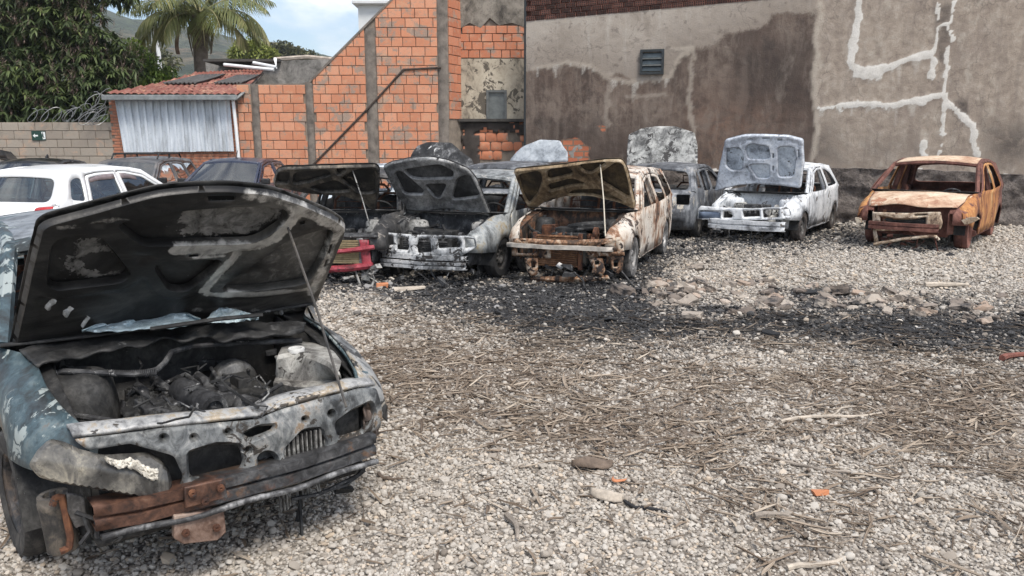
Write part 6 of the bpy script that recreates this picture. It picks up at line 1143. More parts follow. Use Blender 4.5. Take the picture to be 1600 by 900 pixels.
for L_, w_, k_ in (([(272, 381), (330, 379), (395, 377), (425, 362), (446, 344), (466, 318)], .030, 1.0), ([(368, 388), (342, 414), (316, 446)], .026, .9), ([(322, 453), (400, 452), (474, 446)], .020, .85), ([(300, 392), (345, 389)], .012, .6), ([(446, 310), (500, 335), (528, 350)], .035, .55), ([(522, 356), (500, 412), (484, 450)], .03, .5), ([(380, 296), (440, 306)], .03, .45), ([(90, 345), (200, 330)], .02, .3), ([(300, 478), (470, 478)], .02, .35)):
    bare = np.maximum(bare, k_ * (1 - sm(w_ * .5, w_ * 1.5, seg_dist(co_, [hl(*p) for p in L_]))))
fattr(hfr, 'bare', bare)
gry = np.maximum(sfield(hsk, [hl(*p) for p in ((278, 336), (300, 324), (360, 318), (440, 322), (438, 338), (396, 366), (320, 369), (288, 362))], .05), .9 * sfield(hsk, [hl(*p) for p in ((98, 408), (118, 385), (140, 374), (172, 388), (176, 396), (140, 398), (128, 410), (134, 424), (160, 430), (196, 424), (190, 434), (120, 434))], .04)); fattr(h1, 'gry', gry)
hp = lambda px, py: c1.ph(px, py, (c1.cowl[0] + .02, 0, c1.cowl[1]), (-math.sin(R(48)), 0, math.cos(R(48))))
# peeling scraps on the hood underside
for (px, py, w_, h_, sl) in ((72, 452, 34, 20, .5), (100, 462, 30, 20, .8), (128, 480, 20, 20, .1)):
    def scr(u, v): p = hp(px + w_ * u * (1 - .3 * v) + 5 * math.sin(v * 5), py + h_ * v + sl * 14 * u + 4 * mnoise.noise((u * 3, v * 3, px))); return p + Vector((.012 + .03 * math.sin(u * 4 + 1) * v, 0, -.02 - .01 * math.sin(u * 9)))
    mb = MB(); mb.grid(scr, 8, 6); c1.part(mb, 'peeling_flake', simple('peeled_paint', (.36, .355, .34), .7, var=.6, scale=30), th=.004)
# roof and right wing skins, bleached by the fire
mb = MB(); T_ = c1.S['top']; mb.grid(lambda u, v: ((x := -1.70 - 1.45 * v) + .05 * (1 - (2 * u - 1) ** 2) * (1 - v), (2 * u - 1) * (c1.W(x, c1.zt(x)) + .004), c1.zt(x) + .058 * (1 - (2 * u - 1) ** 2) + .004), 12, 8); c1.part(mb, 'roof_skin', burnt('bleached_roof', [(.3, (.10, .11, .12)), (.5, (.22, .24, .26)), (.7, (.40, .42, .43))], 2, 101, metal=.3, rough=(.35, .7)), th=.006)
xf = -.70; ar = .34
ol = [(-.06, .52), (-.05, .69), (-.16, .765), (-.58, .87), (-1.02, .922), (-1.05, .28), (xf - ar, .28)] + [(xf + ar * math.cos(a), .285 + ar * math.sin(a)) for a in np.linspace(math.pi, .3, 12)]
mb = MB(); panel(mb, ol, [], lambda x, z: c1.d((x, (c1.W(x, z) + .008), z + .006)), .05); c1.part(mb, 'fender', burnt('bleached_wing', [(.2, (.05, .052, .054)), (.4, (.17, .178, .18)), (.56, (.36, .36, .35)), (.68, (.30, .25, .18)), (.82, (.52, .51, .49))], 3.4, 125, flake=(.05, .05, .05), fl_at=.66, fl_scale=9, rough=(.4, .75), metal=.25), th=.008)
# scuttle, broken glass, wiper
mb = MB(); E0 = [(30, 548), (120, 528), (230, 512), (330, 503), (420, 503), (478, 506)]; E1 = [(70, 585), (130, 566), (215, 548), (300, 545), (390, 536), (470, 524)]
def lerp(E, u): xs = np.linspace(0, 1, len(E)); return float(np.interp(u, xs, [p[0] for p in E])), float(np.interp(u, xs, [p[1] for p in E]))
def scut(u, v): a, b = lerp(E0, u), lerp(E1, u); k = v * (.72 + .5 * mnoise.noise((u * 9, 2, 1))); p = c1.az(a[0] + (b[0] - a[0]) * k, a[1] + (b[1] - a[1]) * k, .905 - .03 * v); p.z += .022 * mnoise.fractal((u * 7, v * 4, 5), 1, 2, 4); return p
mb.grid(scut, 70, 9); c1.part(mb, 'melted_scuttle', CHAR, th=.012)
GLS = burnt('crazed_blue_glass', [(.15, (.14, .19, .21)), (.38, (.36, .46, .50)), (.62, (.52, .63, .67)), (.85, (.68, .75, .77))], 5, 121, flake=(.16, .19, .20), fl_at=.72, fl_scale=40, rough=(.12, .4), metal=0, bmp=.2, dirt=.2)
for (x0, y0, x1, y1, T0, B0) in ((128, 516, 314, 502, [(0, 0), (.15, -9), (.3, -15), (.5, -21), (.75, -22), (.88, -14), (1, -4)], [(0, 3), (.3, 6), (.5, 5), (.75, 8), (1, 2)]), (322, 501, 404, 497, [(0, -1), (.12, -12), (.28, -20), (.6, -15), (1, -2)], [(0, 3), (.5, 5), (1, 1)])):
    def shd(u, v):
        tp, bt = (float(np.interp(u, [p[0] for p in L], [p[1] for p in L])) for L in (T0, B0)); tp += 2.2 * mnoise.noise((u * 14, 3, x0)); bt += 2.5 * mnoise.noise((u * 11, 8, x0))
        return c1.az(x0 + (x1 - x0) * u, y0 + (y1 - y0) * u + tp + (bt - tp) * v, .975 + .012 * mnoise.fractal((u * 6, v * 3, x0), 1, 2, 3) - .02 * v)
    mb = MB(); mb.grid(shd, 40, 8); c1.part(mb, 'glass_shard', GLS, th=.005, smooth=25)
mb = MB(); mb.tube([c1.az(*p, z) for p, z in (((235, 514), .97), ((310, 503), .99), ((345, 498), .99), ((410, 492), .98))], .010, 6); c1.part(mb, 'wiper_arm', CHAR)
mb = MB(); mb.tube([c1.az(*p, .90) for p in ((375, 490), (410, 484), (440, 488))], .016, 7); c1.part(mb, 'pale_duct', ASHW)
# harness along the bulkhead
def tube(name, pts, r, m, n=8, **k):
    mb = MB(); P = []
    for i in range(len(pts) - 1):
        for j in range(3): P.append(pts[i].lerp(pts[i + 1], j / 3))
    P.append(pts[-1]); mb.tube(P, r, n); return c1.part(mb, name, m, **k)
tube('wiring_harness', [c1.az(*p, z) for p, z in (((45, 594), .80), ((100, 580), .82), ((150, 582), .81), ((210, 585), .80), ((245, 578), .80), ((258, 566), .81), ((268, 550), .83), ((300, 541), .83), ((380, 536), .83), ((472, 532), .83))], .013, CHAR2)
mb = MB(); 
for k in range(26): p = c1.az(165 + k * 3.1, 584 - abs(k - 10) * .12, .80); mb.lathe([(.016, -.003), (.018, 0), (.016, .003)], 8, Matrix.Translation(p) @ rot(R(90), 0, 0))
c1.part(mb, 'corrugated_conduit', CHAR2)
# bulkhead features
def disc(name, px, py, x, r, m, dep=.05, n=24, parent=None):
    p = c1.ax(px, py, x); mb = MB(); mb.lathe([(0.001, dep), (r * .3, dep), (r * .34, dep * .8), (r * .85, dep * .75), (r * .97, dep * .5), (r, 0), (r * .96, -.05), (.001, -.05)], n, Matrix.Translation(p) @ rot(0, R(90))); return c1.part(mb, name, m, parent)
bo_ = disc('brake_booster', 366, 597, -.72, .115, burnt('booster_steel', [(.25, (.045, .045, .045)), (.5, (.11, .108, .104)), (.75, (.24, .235, .225))], 6, 123, rough=(.35, .7), metal=.4), .05)
mb = MB(); p = c1.ax(366, 597, -.72); mb.tube([p + Vector((.05, 0, 0)), p + Vector((.12, -.01, -.02))], .028, 10); mb.box((p.x + .10, p.y, p.z + .03), (.12, .07, .05), jit=.006)
for a in (.8, 2.4, 4.0, 5.5): mb.cyl(p + Vector((.03, .085 * math.cos(a), .085 * math.sin(a))), p + Vector((.055, .085 * math.cos(a), .085 * math.sin(a))), .010, 6)
mb.build('master_cylinder', CHAR, bo_, bev=.004)
mb = MB(); a, b = c1.ax(140, 640, -.92), c1.ax(252, 588, -.92); mb.grid(lambda u, v: (-.93 + .09 * math.sin(u * math.pi) ** .5 * math.sin(min(1, v * 1.05) * math.pi) ** .4 + .006 * mnoise.noise((u * 6, v * 5, 1)), a.y + (b.y - a.y) * u, a.z - .1 + (b.z - a.z + .1) * v), 18, 12); bx_ = c1.part(mb, 'heater_box', CHAR)
for px, py in ((153, 600), (207, 614), (243, 592)): disc('bolt_boss', px, py, -.83, .018, CHAR2, .02, 10)
for (x0, y0, x1, y1) in ((310, 560, 336, 582), (338, 562, 350, 572), (415, 545, 432, 556), (372, 560, 384, 568)):
    p, q = c1.ax(x0, y1, -.99), c1.ax(x1, y0, -.99); mb = MB(); mb.box((-.985, (p.y + q.y) / 2, (p.z + q.z) / 2), (.02, q.y - p.y, q.z - p.z), jit=.004); c1.part(mb, 'bulkhead_plate', CHAR2, bev=.004)
# strut towers: soot-black and fire-whitened
mb = MB(); mb.lathe([(.19, -.40), (.165, -.12), (.15, -.03), (.12, 0), (.07, .012), (.065, -.02)], 22, Matrix.Translation((-.74, -.49, .80))); c1.part(mb, 'strut_tower', CHAR)
WT = burnt('whitened_tower', [(.22, (.05, .047, .043)), (.42, (.17, .16, .145)), (.6, (.34, .33, .30)), (.8, (.48, .47, .43))], 5, 103, flake=(.05, .045, .04), fl_at=.72, rough=(.6, .9), metal=.1)
q = c1.az(463, 546, .825)
TR = [([(440, 543), (468, 534), (500, 538), (522, 550), (533, 566)], .80), ([(434, 556), (460, 550), (490, 556), (514, 566), (528, 580)], .815), ([(432, 562), (460, 557), (489, 563), (514, 573), (530, 586)], .80), ([(431, 590), (456, 594), (486, 596), (514, 594), (533, 592)], .70), ([(428, 598), (456, 604), (488, 606), (518, 602), (540, 596)], .69), ([(428, 625), (456, 630), (488, 632), (518, 628), (545, 618)], .60)]
def twr(u, v):
    k = min(v * (len(TR) - 1), len(TR) - 1.001); i = int(k); f_ = k - i; (A_, za), (B_, zb_) = TR[i], TR[i + 1]; a_, b_ = lerp(A_, u), lerp(B_, u); return c1.d(c1.az(a_[0] + (b_[0] - a_[0]) * f_, a_[1] + (b_[1] - a_[1]) * f_, za + (zb_ - za) * f_))
mb = MB(); mb.grid(twr, 26, 25); w0 = c1.part(mb, 'strut_tower', WT, th=.008, smooth=30)
mb = MB(); mb.lathe([(.024, -.012), (.038, -.012), (.040, .002), (.038, .008), (.027, .008), (.024, -.012)], 20, Matrix.Translation(q)); mb.build('strut_ring', simple('ash_white', (.62, .61, .58), .8, var=.2, scale=20), w0)
mb = MB(); mb.grid(lambda u, v: c1.az(430 + 30 * u + 12 * v, 556 + 28 * v + 4 * u, .78 - .10 * v), 4, 4); c1.part(mb, 'tower_bracket', WT, th=.012)
mb = MB(); mb.grid(lambda u, v: (-.12 - .55 * u, .44 + .20 * v, .50 + .17 * v + .02 * math.sin(u * 5)), 10, 5); c1.part(mb, 'inner_wing', WT, th=.01)
# engine lumps
def canister(name, p0, p1, r, m):
    p0, p1 = Vector(p0), Vector(p1); d = (p1 - p0); L_ = d.length; M = Matrix.Translation(p0) @ d.to_track_quat('Z', 'Y').to_matrix().to_4x4(); mb = MB(); mb.lathe([(.001, 0), (r * .9, 0), (r, .01), (r, L_ * .78), (r * 1.04, L_ * .80), (r * 1.04, L_ * .9), (r, L_ * .92), (r * .96, L_), (r * .62, L_), (r * .58, L_ - .015), (r * .2, L_ - .015), (r * .18, L_ + .012), (.001, L_ + .012)], 22, M); return c1.part(mb, name, m)
a, b = c1.az(282, 610, .70), c1.az(336, 640, .69); canister('alternator', a, b, .062, CHAR2)
for px, py in ((333, 640), (386, 637)):
    p = c1.az(px, py, .645); disc('pulley', px, py, p.x, .052, CHAR2, .03)
mb = MB(); p = c1.az(250, 640, .62); mb.grid(lambda u, v: c1.az(195 + 110 * u, 612 + 52 * v, .64) + Vector((0, 0, .05 * math.sin(u * math.pi) * math.sin(v * math.pi) + .05 * mnoise.fractal((u * 6, v * 5, 3), 1, 2, 5))), 40, 26); c1.part(mb, 'charred_engine', burnt('charred_lumps', [(.3, (.006, .006, .006)), (.5, (.022, .022, .022)), (.72, (.085, .084, .08))], 14, 105, rough=(.4, .8), metal=.2, bmp=1.), smooth=25)
mb = MB(); mb.box((-.46, -.10, .655), (.17, .40, .07), jit=.004)
for k in range(6): mb.box((-.46, -.25 + k * .06, .695), (.13, .012, .016), jit=.002)
mb.cyl(Vector((-.42, .06, .69)), Vector((-.42, .06, .725)), .028, 12); vc = c1.part(mb, 'valve_cover', CHAR2, bev=.012)
for k in range(4): y = -.24 + k * .09; mb = MB(); mb.tube([(-.54, y, .65), (-.60, y, .70), (-.67, y - .01, .71), (-.73, y - .02, .66), (-.75, y - .02, .58)], .021, 9); c1.part(mb, 'intake_runner', CHAR2)
mb = MB(); q_ = random.Random(5)
for k in range(16): mb.box((0, 0, 0), (q_.uniform(.03, .10), q_.uniform(.03, .10), q_.uniform(.03, .08)), Matrix.Translation(c1.az(q_.uniform(195, 420), q_.uniform(600, 655), q_.uniform(.58, .68))) @ rot(q_.uniform(-.5, .5), q_.uniform(-.5, .5), q_.uniform(0, 3)), jit=.01)
o = c1.part(mb, 'engine_fittings', CHAR2, bev=.006); o['kind'] = 'stuff'
for k in range(15):
    p = [(q_.uniform(180, 400), q_.uniform(560, 640))]; z = q_.uniform(.66, .80); P = []
    for j in range(5): P.append(c1.az(*p[-1], z + q_.uniform(-.03, .03))); p.append((p[-1][0] + q_.uniform(-28, 28), p[-1][1] + q_.uniform(-14, 18)))
    tube('burnt_wire', P, q_.uniform(.003, .007), CHAR2 if k % 3 == 0 else CHAR, 5)
tube('bare_wire', [c1.az(*p, .74) for p in ((398, 592), (405, 586), (414, 598), (420, 615), (410, 625))], .0035, ASHW, 5); tube('bare_wire', [c1.az(*p, .72) for p in ((398, 604), (410, 605), (421, 608), (418, 620))], .0035, ASHW, 5)
mb = MB(); mb.box((-.52, 0, .30), (.95, 1.16, .05)); mb.box((-.60, .05, .47), (.40, .55, .34), jit=.02); c1.part(mb, 'engine_block', CHAR, bev=.02)  # low flat plate is added to keep the bay dark beneath the engine
for k, (px, py, z, dx, dy, dz, mm) in enumerate([(100, 640, .60, .22, .20, .10, CHAR), (225, 650, .62, .10, .16, .10, CHAR)]):
    mb = MB(); p = c1.az(px, py, z); mb.box((0, 0, 0), (dx, dy, dz), Matrix.Translation(p) @ rot(rnd.uniform(-.2, .2), rnd.uniform(-.2, .2), rnd.uniform(-.3, .3)), jit=.012); mb.box((dx * .2, dy * .1, dz * .5), (dx * .4, dy * .5, dz * .3), Matrix.Translation(p) @ rot(.1, .1, .2), jit=.008); c1.part(mb, 'melted_casing', mm, bev=.012)
for P, r_ in (([(255, 600), (290, 585), (310, 600), (300, 630)], .012), ([(80, 600), (95, 625), (120, 650), (200, 662)], .014), ([(240, 640), (300, 655), (380, 648), (420, 640)], .016), ([(330, 575), (345, 600), (340, 625)], .009), ([(440, 600), (410, 618), (395, 645)], .010), ([(480, 520), (520, 560), (555, 605)], .012)):
    tube('hose', [c1.az(x, y, .72 - .0006 * (y - 560)) for x, y in P], r_, CHAR2)
# front panel with slam rail
FO = [(118, 690), (200, 676), (250, 667), (330, 658), (400, 650), (442, 634), (500, 620), (560, 608), (588, 608), (596, 640), (594, 668), (545, 690), (552, 720), (470, 748), (400, 768), (330, 788), (284, 800), (268, 770), (283, 738), (268, 706), (205, 692), (140, 706)]
c1.front(FO, [[(290, 702), (335, 688), (370, 690), (377, 715), (368, 732), (322, 743), (294, 742)], [(518, 658), (545, 642), (578, 628), (586, 650), (564, 674), (524, 682)], ngon((411, 714), 14, 12), [(438, 696), (466, 668), (494, 666), (502, 690), (495, 714), (442, 728)], [(374, 674), (398, 662), (424, 660), (420, 668), (384, 682)], [(517, 702), (546, 695), (547, 700), (518, 708)], [(556, 692), (582, 682), (583, 688), (558, 698)], ngon((383, 697), 4, 8), ngon((352, 672), 4, 8), ngon((512, 644), 4, 8), ngon((300, 680), 3.5, 8), ngon((470, 652), 4, 8), ngon((255, 682), 4, 8)], 0, FGF, step=.02, bend=.05)
mb = MB(); TE = [(118, 690), (200, 676), (250, 667), (330, 658), (400, 650), (442, 634), (500, 620), (560, 608), (588, 608)]
def slam(u, v):
    p = c1.ax(*lerp(TE, u), 0); y = p.y; return c1.d((p.x + .05 * (1 - (y / .62) ** 2) - .02 - .13 * v, y, p.z + .012 + .012 * math.sin(v * math.pi) + .008 * mnoise.noise((y * 6, v * 3, 8))))
mb.grid(slam, 44, 6); c1.part(mb, 'slam_panel', burnt('ash_white_rail', [(.20, (.06, .06, .06)), (.38, (.22, .22, .22)), (.54, (.43, .43, .42)), (.66, (.36, .29, .20)), (.82, (.62, .61, .58))], 4.5, 107, flake=(.07, .06, .05), fl_at=.66, fl_scale=11, rough=(.45, .85), metal=.2), th=.014)
for px, py in ((150, 686), (240, 672), (330, 662), (420, 648), (505, 624), (548, 622), (470, 640)): 
    p = c1.ax(px, py, .0); mb = MB(); mb.lathe([(.016, .0), (.014, .008), (.004, .008), (.004, .002)], 8, Matrix.Translation((p.x - .02, p.y, p.z + .02))); c1.part(mb, 'rail_bolt', STEEL)
# radiator ribs behind the openings
a, b = c1.ax(425, 735, -.03), c1.ax(508, 660, -.03); FIN = burnt('broken_fins', [(.3, (.05, .048, .045)), (.5, (.15, .145, .135)), (.7, (.32, .31, .29))], 12, 109, metal=.3)
for k in range(12): y = a.y + (b.y - a.y) * (k + .5) / 12; mb = MB(); mb.box((-.015 + .05 * (1 - (y / .62) ** 2), y, (a.z + b.z) / 2), (.02, .008, b.z - a.z), jit=.003); c1.part(mb, 'radiator_rib', FIN)
mb = MB(); mb.box((-.07, 0, .50), (.02, 1.1, .34)); c1.part(mb, 'radiator', CHAR)
disc('fan_motor', 411, 714, -.05, .045, CHAR2, .05)
# crash beam with rusty middle, bolted bracket and lower plate
c1.beam(-.60, .575, .398, .492, .06, BEAM, bend=.045, d_=.10)
mb = MB(); mb.grid(lambda u, v: ((y := -.58 + 1.15 * u) * 0 + .085 + .045 * (1 - ((2 * u - 1)) ** 2) - .05 * v, y, .380 - .012 * v + .006 * math.sin(u * 17)), 40, 2); c1.part(mb, 'beam_lip', burnt('dark_lip', [(.3, (.03, .03, .032)), (.5, (.09, .09, .092)), (.7, (.30, .30, .30))], 7, 111, metal=.4), th=.02)
def pl(name, P, x, m, th): q = [c1.ax(*p, x) for p in P]; mb = MB(); n = len(q); mb.add(q + [p - Vector((th, 0, 0)) for p in q], [tuple(range(n)), tuple(range(2 * n - 1, n - 1, -1))] + [(i, n + i, n + (i + 1) % n, (i + 1) % n) for i in range(n)]); return c1.part(mb, name, m, bev=.005)
br = pl('beam_bracket', [(288, 762), (352, 748), (356, 778), (290, 795)], .13, BEAM, .02); lp = pl('tow_plate', [(272, 806), (350, 795), (354, 832), (340, 845), (286, 851), (272, 842)], .11, burnt('dusty_rust_plate', [(.3, (.12, .07, .05)), (.5, (.23, .155, .12)), (.7, (.34, .26, .21))], 6, 113, metal=.05), .035)
for P, pr_, xx in (((300, 770), br, .135), ((320, 783), br, .135), ((344, 762), br, .135), ((290, 832), lp, .115), ((338, 824), lp, .115)):
    p = c1.ax(*P, xx); mb = MB(); mb.lathe([(.016, 0), (.015, .012), (.006, .014), (.001, .008)], 8, Matrix.Translation(p) @ rot(0, R(90))); mb.build('bolt', RUSTY, pr_)
# hanging melted headlight
HO = [(47, 728), (60, 708), (82, 693), (105, 698), (126, 708), (165, 717), (236, 715), (256, 724), (267, 742), (270, 772), (258, 783), (240, 782), (165, 768), (100, 757), (64, 748)]
f_ = [((p := c1.ax(*q, .06)).y, p.z) for q in HO]; hm_ = np.polyfit([p[0] for p in f_], [p[1] for p in f_], 1); mb = MB(); P, F = cdt(rounded(f_, .012, 2), [], .012); dd = seg_dist(P, rounded(f_, .012, 2), True)
mb.add([(.045 + .022 * min(1, d_ / .008) - .50 * max(0, z - (hm_[0] * y + hm_[1]) - .005) + .10 * min(0, z - (hm_[0] * y + hm_[1])) + .004 * mnoise.noise((y * 20, z * 20, 1)), y, z) for (y, z), d_ in zip(P, dd)], [tuple(int(i) for i in q) for q in F]); hl = c1.part(mb, 'headlight', LENS, th=.008, smooth=22)
mb = MB(); mb.grid(lambda u, v: c1.ax(165 + 82 * u, 713 + 18 * u + (2 + 15 * u ** .5) * v + 4 * math.sin(u * 9), .075) + Vector((.01 * mnoise.noise((u * 12, v * 9, 1)), 0, .012 * mnoise.noise((u * 14, v * 8, 2)))), 30, 8); mb.build('melted_crust', CRUST, hl, th=.012)
# canister, pipe and scraps under the left corner; torn right corner
p0, p1 = c1.ax(82, 772, -.10), c1.ax(100, 858, -.10); canister('washer_bottle', p1, p0, .055, burnt('dirty_canister', [(.25, (.025, .024, .023)), (.5, (.06, .057, .054)), (.8, (.24, .20, .155))], 6, 115, metal=.1))
tube('rusty_pipe', [c1.ax(*p, -.02) for p in ((82, 790), (86, 778), (96, 776), (102, 800), (110, 840), (108, 856), (94, 862))], .013, RUSTY)
pl('corner_plate', [(104, 770), (132, 776), (138, 820), (118, 826), (106, 800)], .0, STEEL, .02)
def crump(u, v): p = c1.ax(572 + 30 * u - 6 * v, 622 + 62 * v + 10 * u, .0); return p + Vector((-.12 * u + .03 * mnoise.noise((u * 5, v * 5, 7)), .05 * u, .02 * mnoise.noise((u * 6, v * 7, 3))))
mb = MB(); mb.grid(crump, 12, 16); c1.part(mb, 'torn_corner', burnt('torn_rust', [(.3, (.03, .028, .027)), (.5, (.10, .07, .055)), (.7, (.26, .22, .19))], 8, 117, metal=.3), th=.01)
mb = MB(); mb.grid(lambda u, v: c1.ax(586 + 20 * u, 632 + 26 * v + 4 * u, -.06) + Vector((-.06 * u, .03 * u, .02 * math.sin(u * 4))), 8, 8); c1.part(mb, 'torn_flap', STEEL, th=.006)
a, b = c1.ax(432, 792, -.02), c1.ax(500, 752, -.02)
for k in range(11): y = a.y + (b.y - a.y) * (k + .5) / 11; mb = MB(); z1 = .345; mb.tube([(-.02, y, z1), (-.02 + rnd.uniform(-.01, .02), y + rnd.uniform(-.01, .01), z1 - rnd.uniform(.05, .13))], .005, 4); c1.part(mb, 'broken_fin', FIN)
c1.scraps(81, 5, CHAR, (-.25, -.06, .1, .55), .05)
for P in ([(500, 770), (540, 758), (570, 735)], [(455, 780), (500, 772), (560, 742), (575, 720)], [(130, 806), (140, 830), (125, 850)], [(118, 800), (150, 812), (152, 840)]): tube('hanging_strip', [c1.ax(*p, .0) for p in P], .009, CHAR2, 5)
# prop rod
o = c1.rod(hp(446, 345), c1.az(541, 636, .70), .0065, burnt('sooty_rod', [(.3, (.03, .03, .03)), (.6, (.10, .09, .08)), (.8, (.3, .22, .10))], 2, 119, metal=.2))
# A-pillar remains of the door mirror housing at the frame edge
mb = MB(); p = c1.ay(12, 470, -.80); mb.box((0, 0, 0), (.10, .10, .16), Matrix.Translation((-1.22, -.84, 1.0)) @ rot(.1, .1, .2), jit=.02); c1.part(mb, 'mirror_stub', CHAR2, bev=.02)

# ================================================================ LOOSE THINGS ON THE GROUND
def stone_mesh(name, k, m, fl=.7):
    bm = bmesh.new(); bmesh.ops.create_icosphere(bm, subdivisions=2, radius=1); q = random.Random(k); cuts = [(Vector((q.gauss(0, 1), q.gauss(0, 1), q.gauss(0, 1))).normalized(), q.uniform(.55, .85)) for _ in range(9)]
    for v in bm.verts:
        p = v.co * (1 + .15 * mnoise.noise(v.co * 1.5 + Vector((k, 0, 0))))
        for n_, d_ in cuts:
            e = p.dot(n_) - d_
            if e > 0: p -= n_ * e
        v.co = Vector((p.x * 1.2, p.y * .85, p.z * fl))
    me = bpy.data.meshes.new(name); bm.to_mesh(me); bm.free(); me.materials.append(m); me.polygons.foreach_set('use_smooth', [True] * len(me.polygons)); me.set_sharp_from_angle(angle=R(18)); return me
m, t = newmat('rubble_stone'); w_ = ocoord(t, world_=True); oi = t.n('ShaderNodeObjectInfo').outputs[5]; n2 = t.noise(w_, 14, 6, .7)
col = t.ramp(t.math('ADD', t.math('MULTIPLY', oi, .8), t.math('MULTIPLY', n2, .2)), [(.1, (.13, .105, .088)), (.4, (.25, .21, .175)), (.6, (.36, .315, .265)), (.8, (.33, .24, .18)), (.95, (.48, .45, .40))]); col = t.mix(t.step(t.noise(w_, 5, 6, .7), .50, .62), col, (.035, .033, .033)); out(t, Base_Color=col, Roughness=.92, Normal=bump(t, n2, .5, .01)); RUB = m
SM = [stone_mesh('rubble_stone', k, RUB, .55) for k in range(5)]
for k in range(5):                       # broken slabs and half bricks
    bm = bmesh.new(); bmesh.ops.create_cube(bm, size=2); bmesh.ops.subdivide_edges(bm, edges=bm.edges[:], cuts=2, use_grid_fill=True); q = random.Random(k + 90)
    for v in bm.verts: p = v.co; n_ = mnoise.noise(p * .9 + Vector((k * 5, 0, 0))); v.co = Vector((p.x * (1.1 + .25 * n_) + q.uniform(-.07, .07), p.y * (.72 + .25 * n_) + q.uniform(-.07, .07), p.z * .42 + .12 * n_ + q.uniform(-.05, .05)))
    me = bpy.data.meshes.new('rubble_stone'); bm.to_mesh(me); bm.free(); me.materials.append(RUB); SM.append(me)
spots = []
for cx_, cy_, sx_, sy_, n in ((1065, 452, 55, 13, 52), (1035, 470, 28, 8, 16), (1220, 470, 70, 10, 40), (1330, 468, 70, 12, 34), (1420, 480, 55, 12, 22), (1510, 490, 50, 12, 26), (1130, 490, 60, 10, 14), (1180, 440, 40, 6, 10)):
    for _ in range(n): spots.append((rnd.gauss(cx_, sx_ * .75), rnd.gauss(cy_, sy_ * .85)))
for x, y in spots:
    p = gnd(x, y); s = rnd.choice((.025, .035, .045, .06, .08)) * rnd.uniform(.8, 1.2) * (1.35 if rnd.random() < .15 else 1); o = bpy.data.objects.new('rubble_stone', rnd.choice(SM)); COL.objects.link(o); o.location = (p.x, p.y, s * .25); o.scale = (s, s, s); o.rotation_euler = (rnd.uniform(-.4, .4), rnd.uniform(-.4, .4), rnd.uniform(0, 6.3))
    k_ = 0 if x < 1135 else 1 if x < 1375 else 2
    tag(o, ('loose stone in the rubble heap just right of the rusty wagon wheel', 'loose stone in the rubble strip before the white three door wreck', 'loose stone in the rubble strip before the orange rusted shell')[k_], 'stone', ('stones of the heap beside the wagon', 'stones of the middle rubble strip', 'stones of the right end of the rubble strip')[k_])
def special(name, label, cat, px, py, mbv, m, rz=0, z=.0, smooth=40, th=0):
    p = gnd(px, py); o = mbv.build(name, m, None, smooth=smooth, th=th); o.location = (p.x, p.y, z); o.rotation_euler = (0, 0, rz); tag(o, label, cat); return o
def stick(L_, r, bend=.08, seed=0, fork=0):
    q = random.Random(seed); mb = MB(); P = [Vector((-L_ / 2 + L_ * i / 6, bend * L_ * math.sin(i * .9 + seed) , r + .01 * q.random())) for i in range(7)]; mb.tube(P, [r, r * 1.05, r * .9, r * .85, r * .75, r * .6, r * .4], 7)
    if fork: mb.tube([P[3], P[3] + Vector((L_ * .2, L_ * .13 * fork, .01)), P[3] + Vector((L_ * .38, L_ * .16 * fork, .0))], [r * .7, r * .5, r * .25], 6)
    return mb
W1 = simple('grey_wood', (.25, .215, .18), .9, var=.5, scale=14, bmp=.7); W2 = simple('pale_wood', (.42, .365, .30), .9, var=.4, scale=12, bmp=.6); W3 = simple('burnt_stick', (.022, .022, .024), .8, var=.4, scale=12); W4 = simple('brown_bark', (.14, .105, .08), .92, var=.5, scale=14, bmp=.8); TERR = simple('terracotta_shard', (.52, .21, .10), .85, var=.3, scale=12)
mb = MB(); mb.grid(lambda u, v: ((u - .5) * .23, (v - .5) * .11 * (1 - abs(2 * u - 1) ** 2.5) , .03 + .035 * math.sin(v * math.pi) + .012 * math.sin(u * 5) + .01 * mnoise.noise((u * 6, v * 6, 2))), 16, 8); special('dry_leaf', 'curled dark brown dry leaf lying on the gravel above the pale bark piece', 'leaf', 925, 735, mb, W4, .12, .0, th=.004)
mb = MB(); mb.grid(lambda u, v: ((u - .5) * .17, (v - .5) * .075 * (1 - abs(2 * u - 1) ** 3 * .7), .02 + .03 * math.sin(v * math.pi) + .006 * mnoise.noise((u * 12, v * 20, 2))), 14, 8); special('bark_piece', 'pale grey piece of bark with cracked grain beside the black stick', 'bark', 948, 783, mb, W2, -.5, th=.012)
mb = MB(); mb.grid(lambda u, v: ((u - .5) * .075, (v - .5) * .028 + .03 * (u - .5) ** 2 * 8, .02 + .012 * math.sin(u * 3)), 8, 3); special('orange_peel', 'small curved orange peel like chip above the pale bark piece', 'chip', 961, 760, mb, TERR, -.5, th=.006)
special('burnt_branch', 'short black charred stick lying on pale gravel beside the bark piece', 'stick', 1008, 797, stick(.24, .010, .12, 3), W3, -.65)
special('branch', 'grey upright looking stub of branch on the pale gravel, bottom centre', 'stick', 803, 828, stick(.22, .016, .05, 5, 1), W1, -1.35)
mb = MB(); mb.box((0, 0, .018), (.085, .035, .026), jit=.008); special('brick_shard', 'small orange brick shard on the litter covered gravel', 'brick shard', 1282, 775, mb, TERR, .2, smooth=None)
special('branch', 'long pale stick pointing to the lower right corner from the bottom edge', 'stick', 1285, 884, stick(.34, .013, .05, 8), W2, .35)
special('branch', 'dark crooked twig on the gravel just right of the torn car bumper', 'stick', 608, 750, stick(.16, .011, .12, 9), W4, -.55)
special('branch', 'thick dark grey piece of branch right of the brick shard', 'stick', 1205, 812, stick(.17, .019, .04, 11), W1, .05)
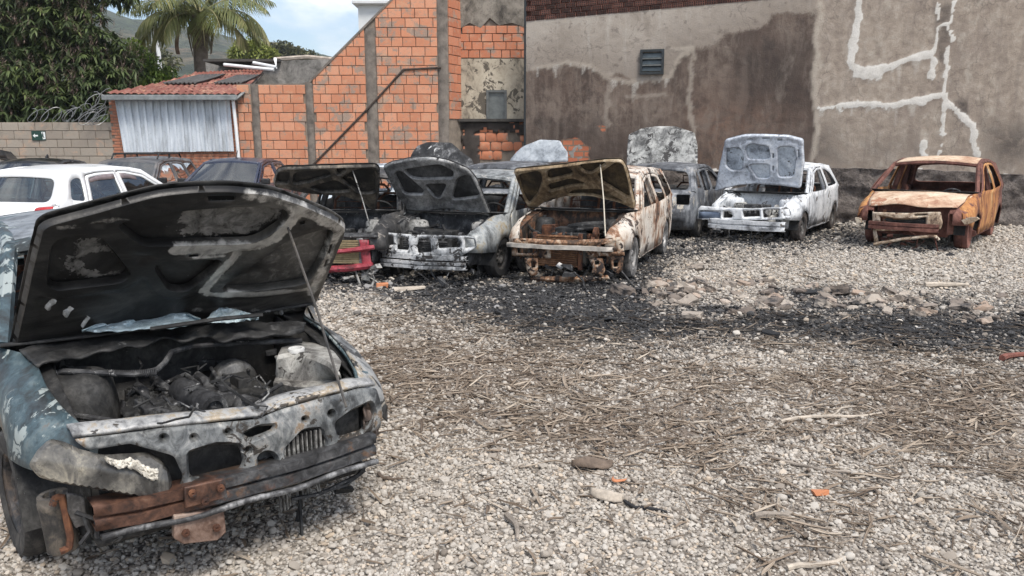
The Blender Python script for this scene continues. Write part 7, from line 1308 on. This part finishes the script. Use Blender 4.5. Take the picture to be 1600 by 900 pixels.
special('branch', 'forked pale branch among the dense brown litter, right half of the lot', 'stick', 1300, 655, stick(.75, .013, .05, 13, 1), W2, .28)
special('branch', 'long thin grey branch slanting through the litter above the brick shard', 'stick', 1290, 735, stick(.62, .010, .06, 15, -1), W1, -.5)
special('branch', 'pale short log lying on clean gravel before the orange wreck', 'log', 1478, 450, stick(.55, .036, .02, 17), W2, .02)
special('branch', 'reddish brown stick at the right edge of the litter', 'stick', 1590, 560, stick(.45, .026, .05, 19), simple('reddish_wood', (.19, .07, .05), .85, var=.4), .5)
for k, (px, py, lb) in enumerate([(597, 450, 'orange brick fragment on the gravel before the silver grey wreck'), (640, 455, 'pale broken slat on the gravel before the silver grey wreck')]):
    mb = MB(); mb.box((0, 0, .03), (.14, .07, .05) if k == 0 else (.36, .06, .03), jit=.015); special('fragment', lb, 'fragment', px, py, mb, (TERR, W2)[k], .1 + .2 * k, smooth=None)
# ash flakes and burnt scraps round the wrecks
XY = []
for c_, r_ in ((c2, 1.1), (c3, 1.5), (c4, 1.6), (c9, 1.4), (c6, 1.2), (c10, 1.0)):
    for _ in range(240):
        q = c_.M @ Vector((rnd.gauss(.15, .5) - .3, rnd.uniform(-1.1, 1.1) * r_ * .75, 0)); XY.append((q.x, q.y))
cand = np.column_stack([nrg.uniform(-3, 13, 9000), nrg.uniform(5, 12.5, 9000)]); ca_ = gsample(cand)[0]; cand = cand[(ca_ > .45) & (nrg.random(len(cand)) < .33) & (np.abs(cand[:, 0]) < .7 * cand[:, 1])]
XY = np.vstack([np.array(XY), cand]); n = len(XY); SZ = .022 * nrg.lognormal(0, .55, n)
scatter('burnt_scraps', np.column_stack([XY, np.full(n, .012)]), np.column_stack([SZ, SZ * nrg.uniform(.5, 1.3, n), SZ * nrg.uniform(.3, .7, n)]), np.column_stack([nrg.normal(0, .3, n), nrg.normal(0, .3, n), nrg.uniform(0, 6.3, n)]), np.where(nrg.random(n) < .12, 1.0, nrg.uniform(0, .8, n)), np.where(nrg.random(n) < .06, 0, 1.0), peb_col, PEB)
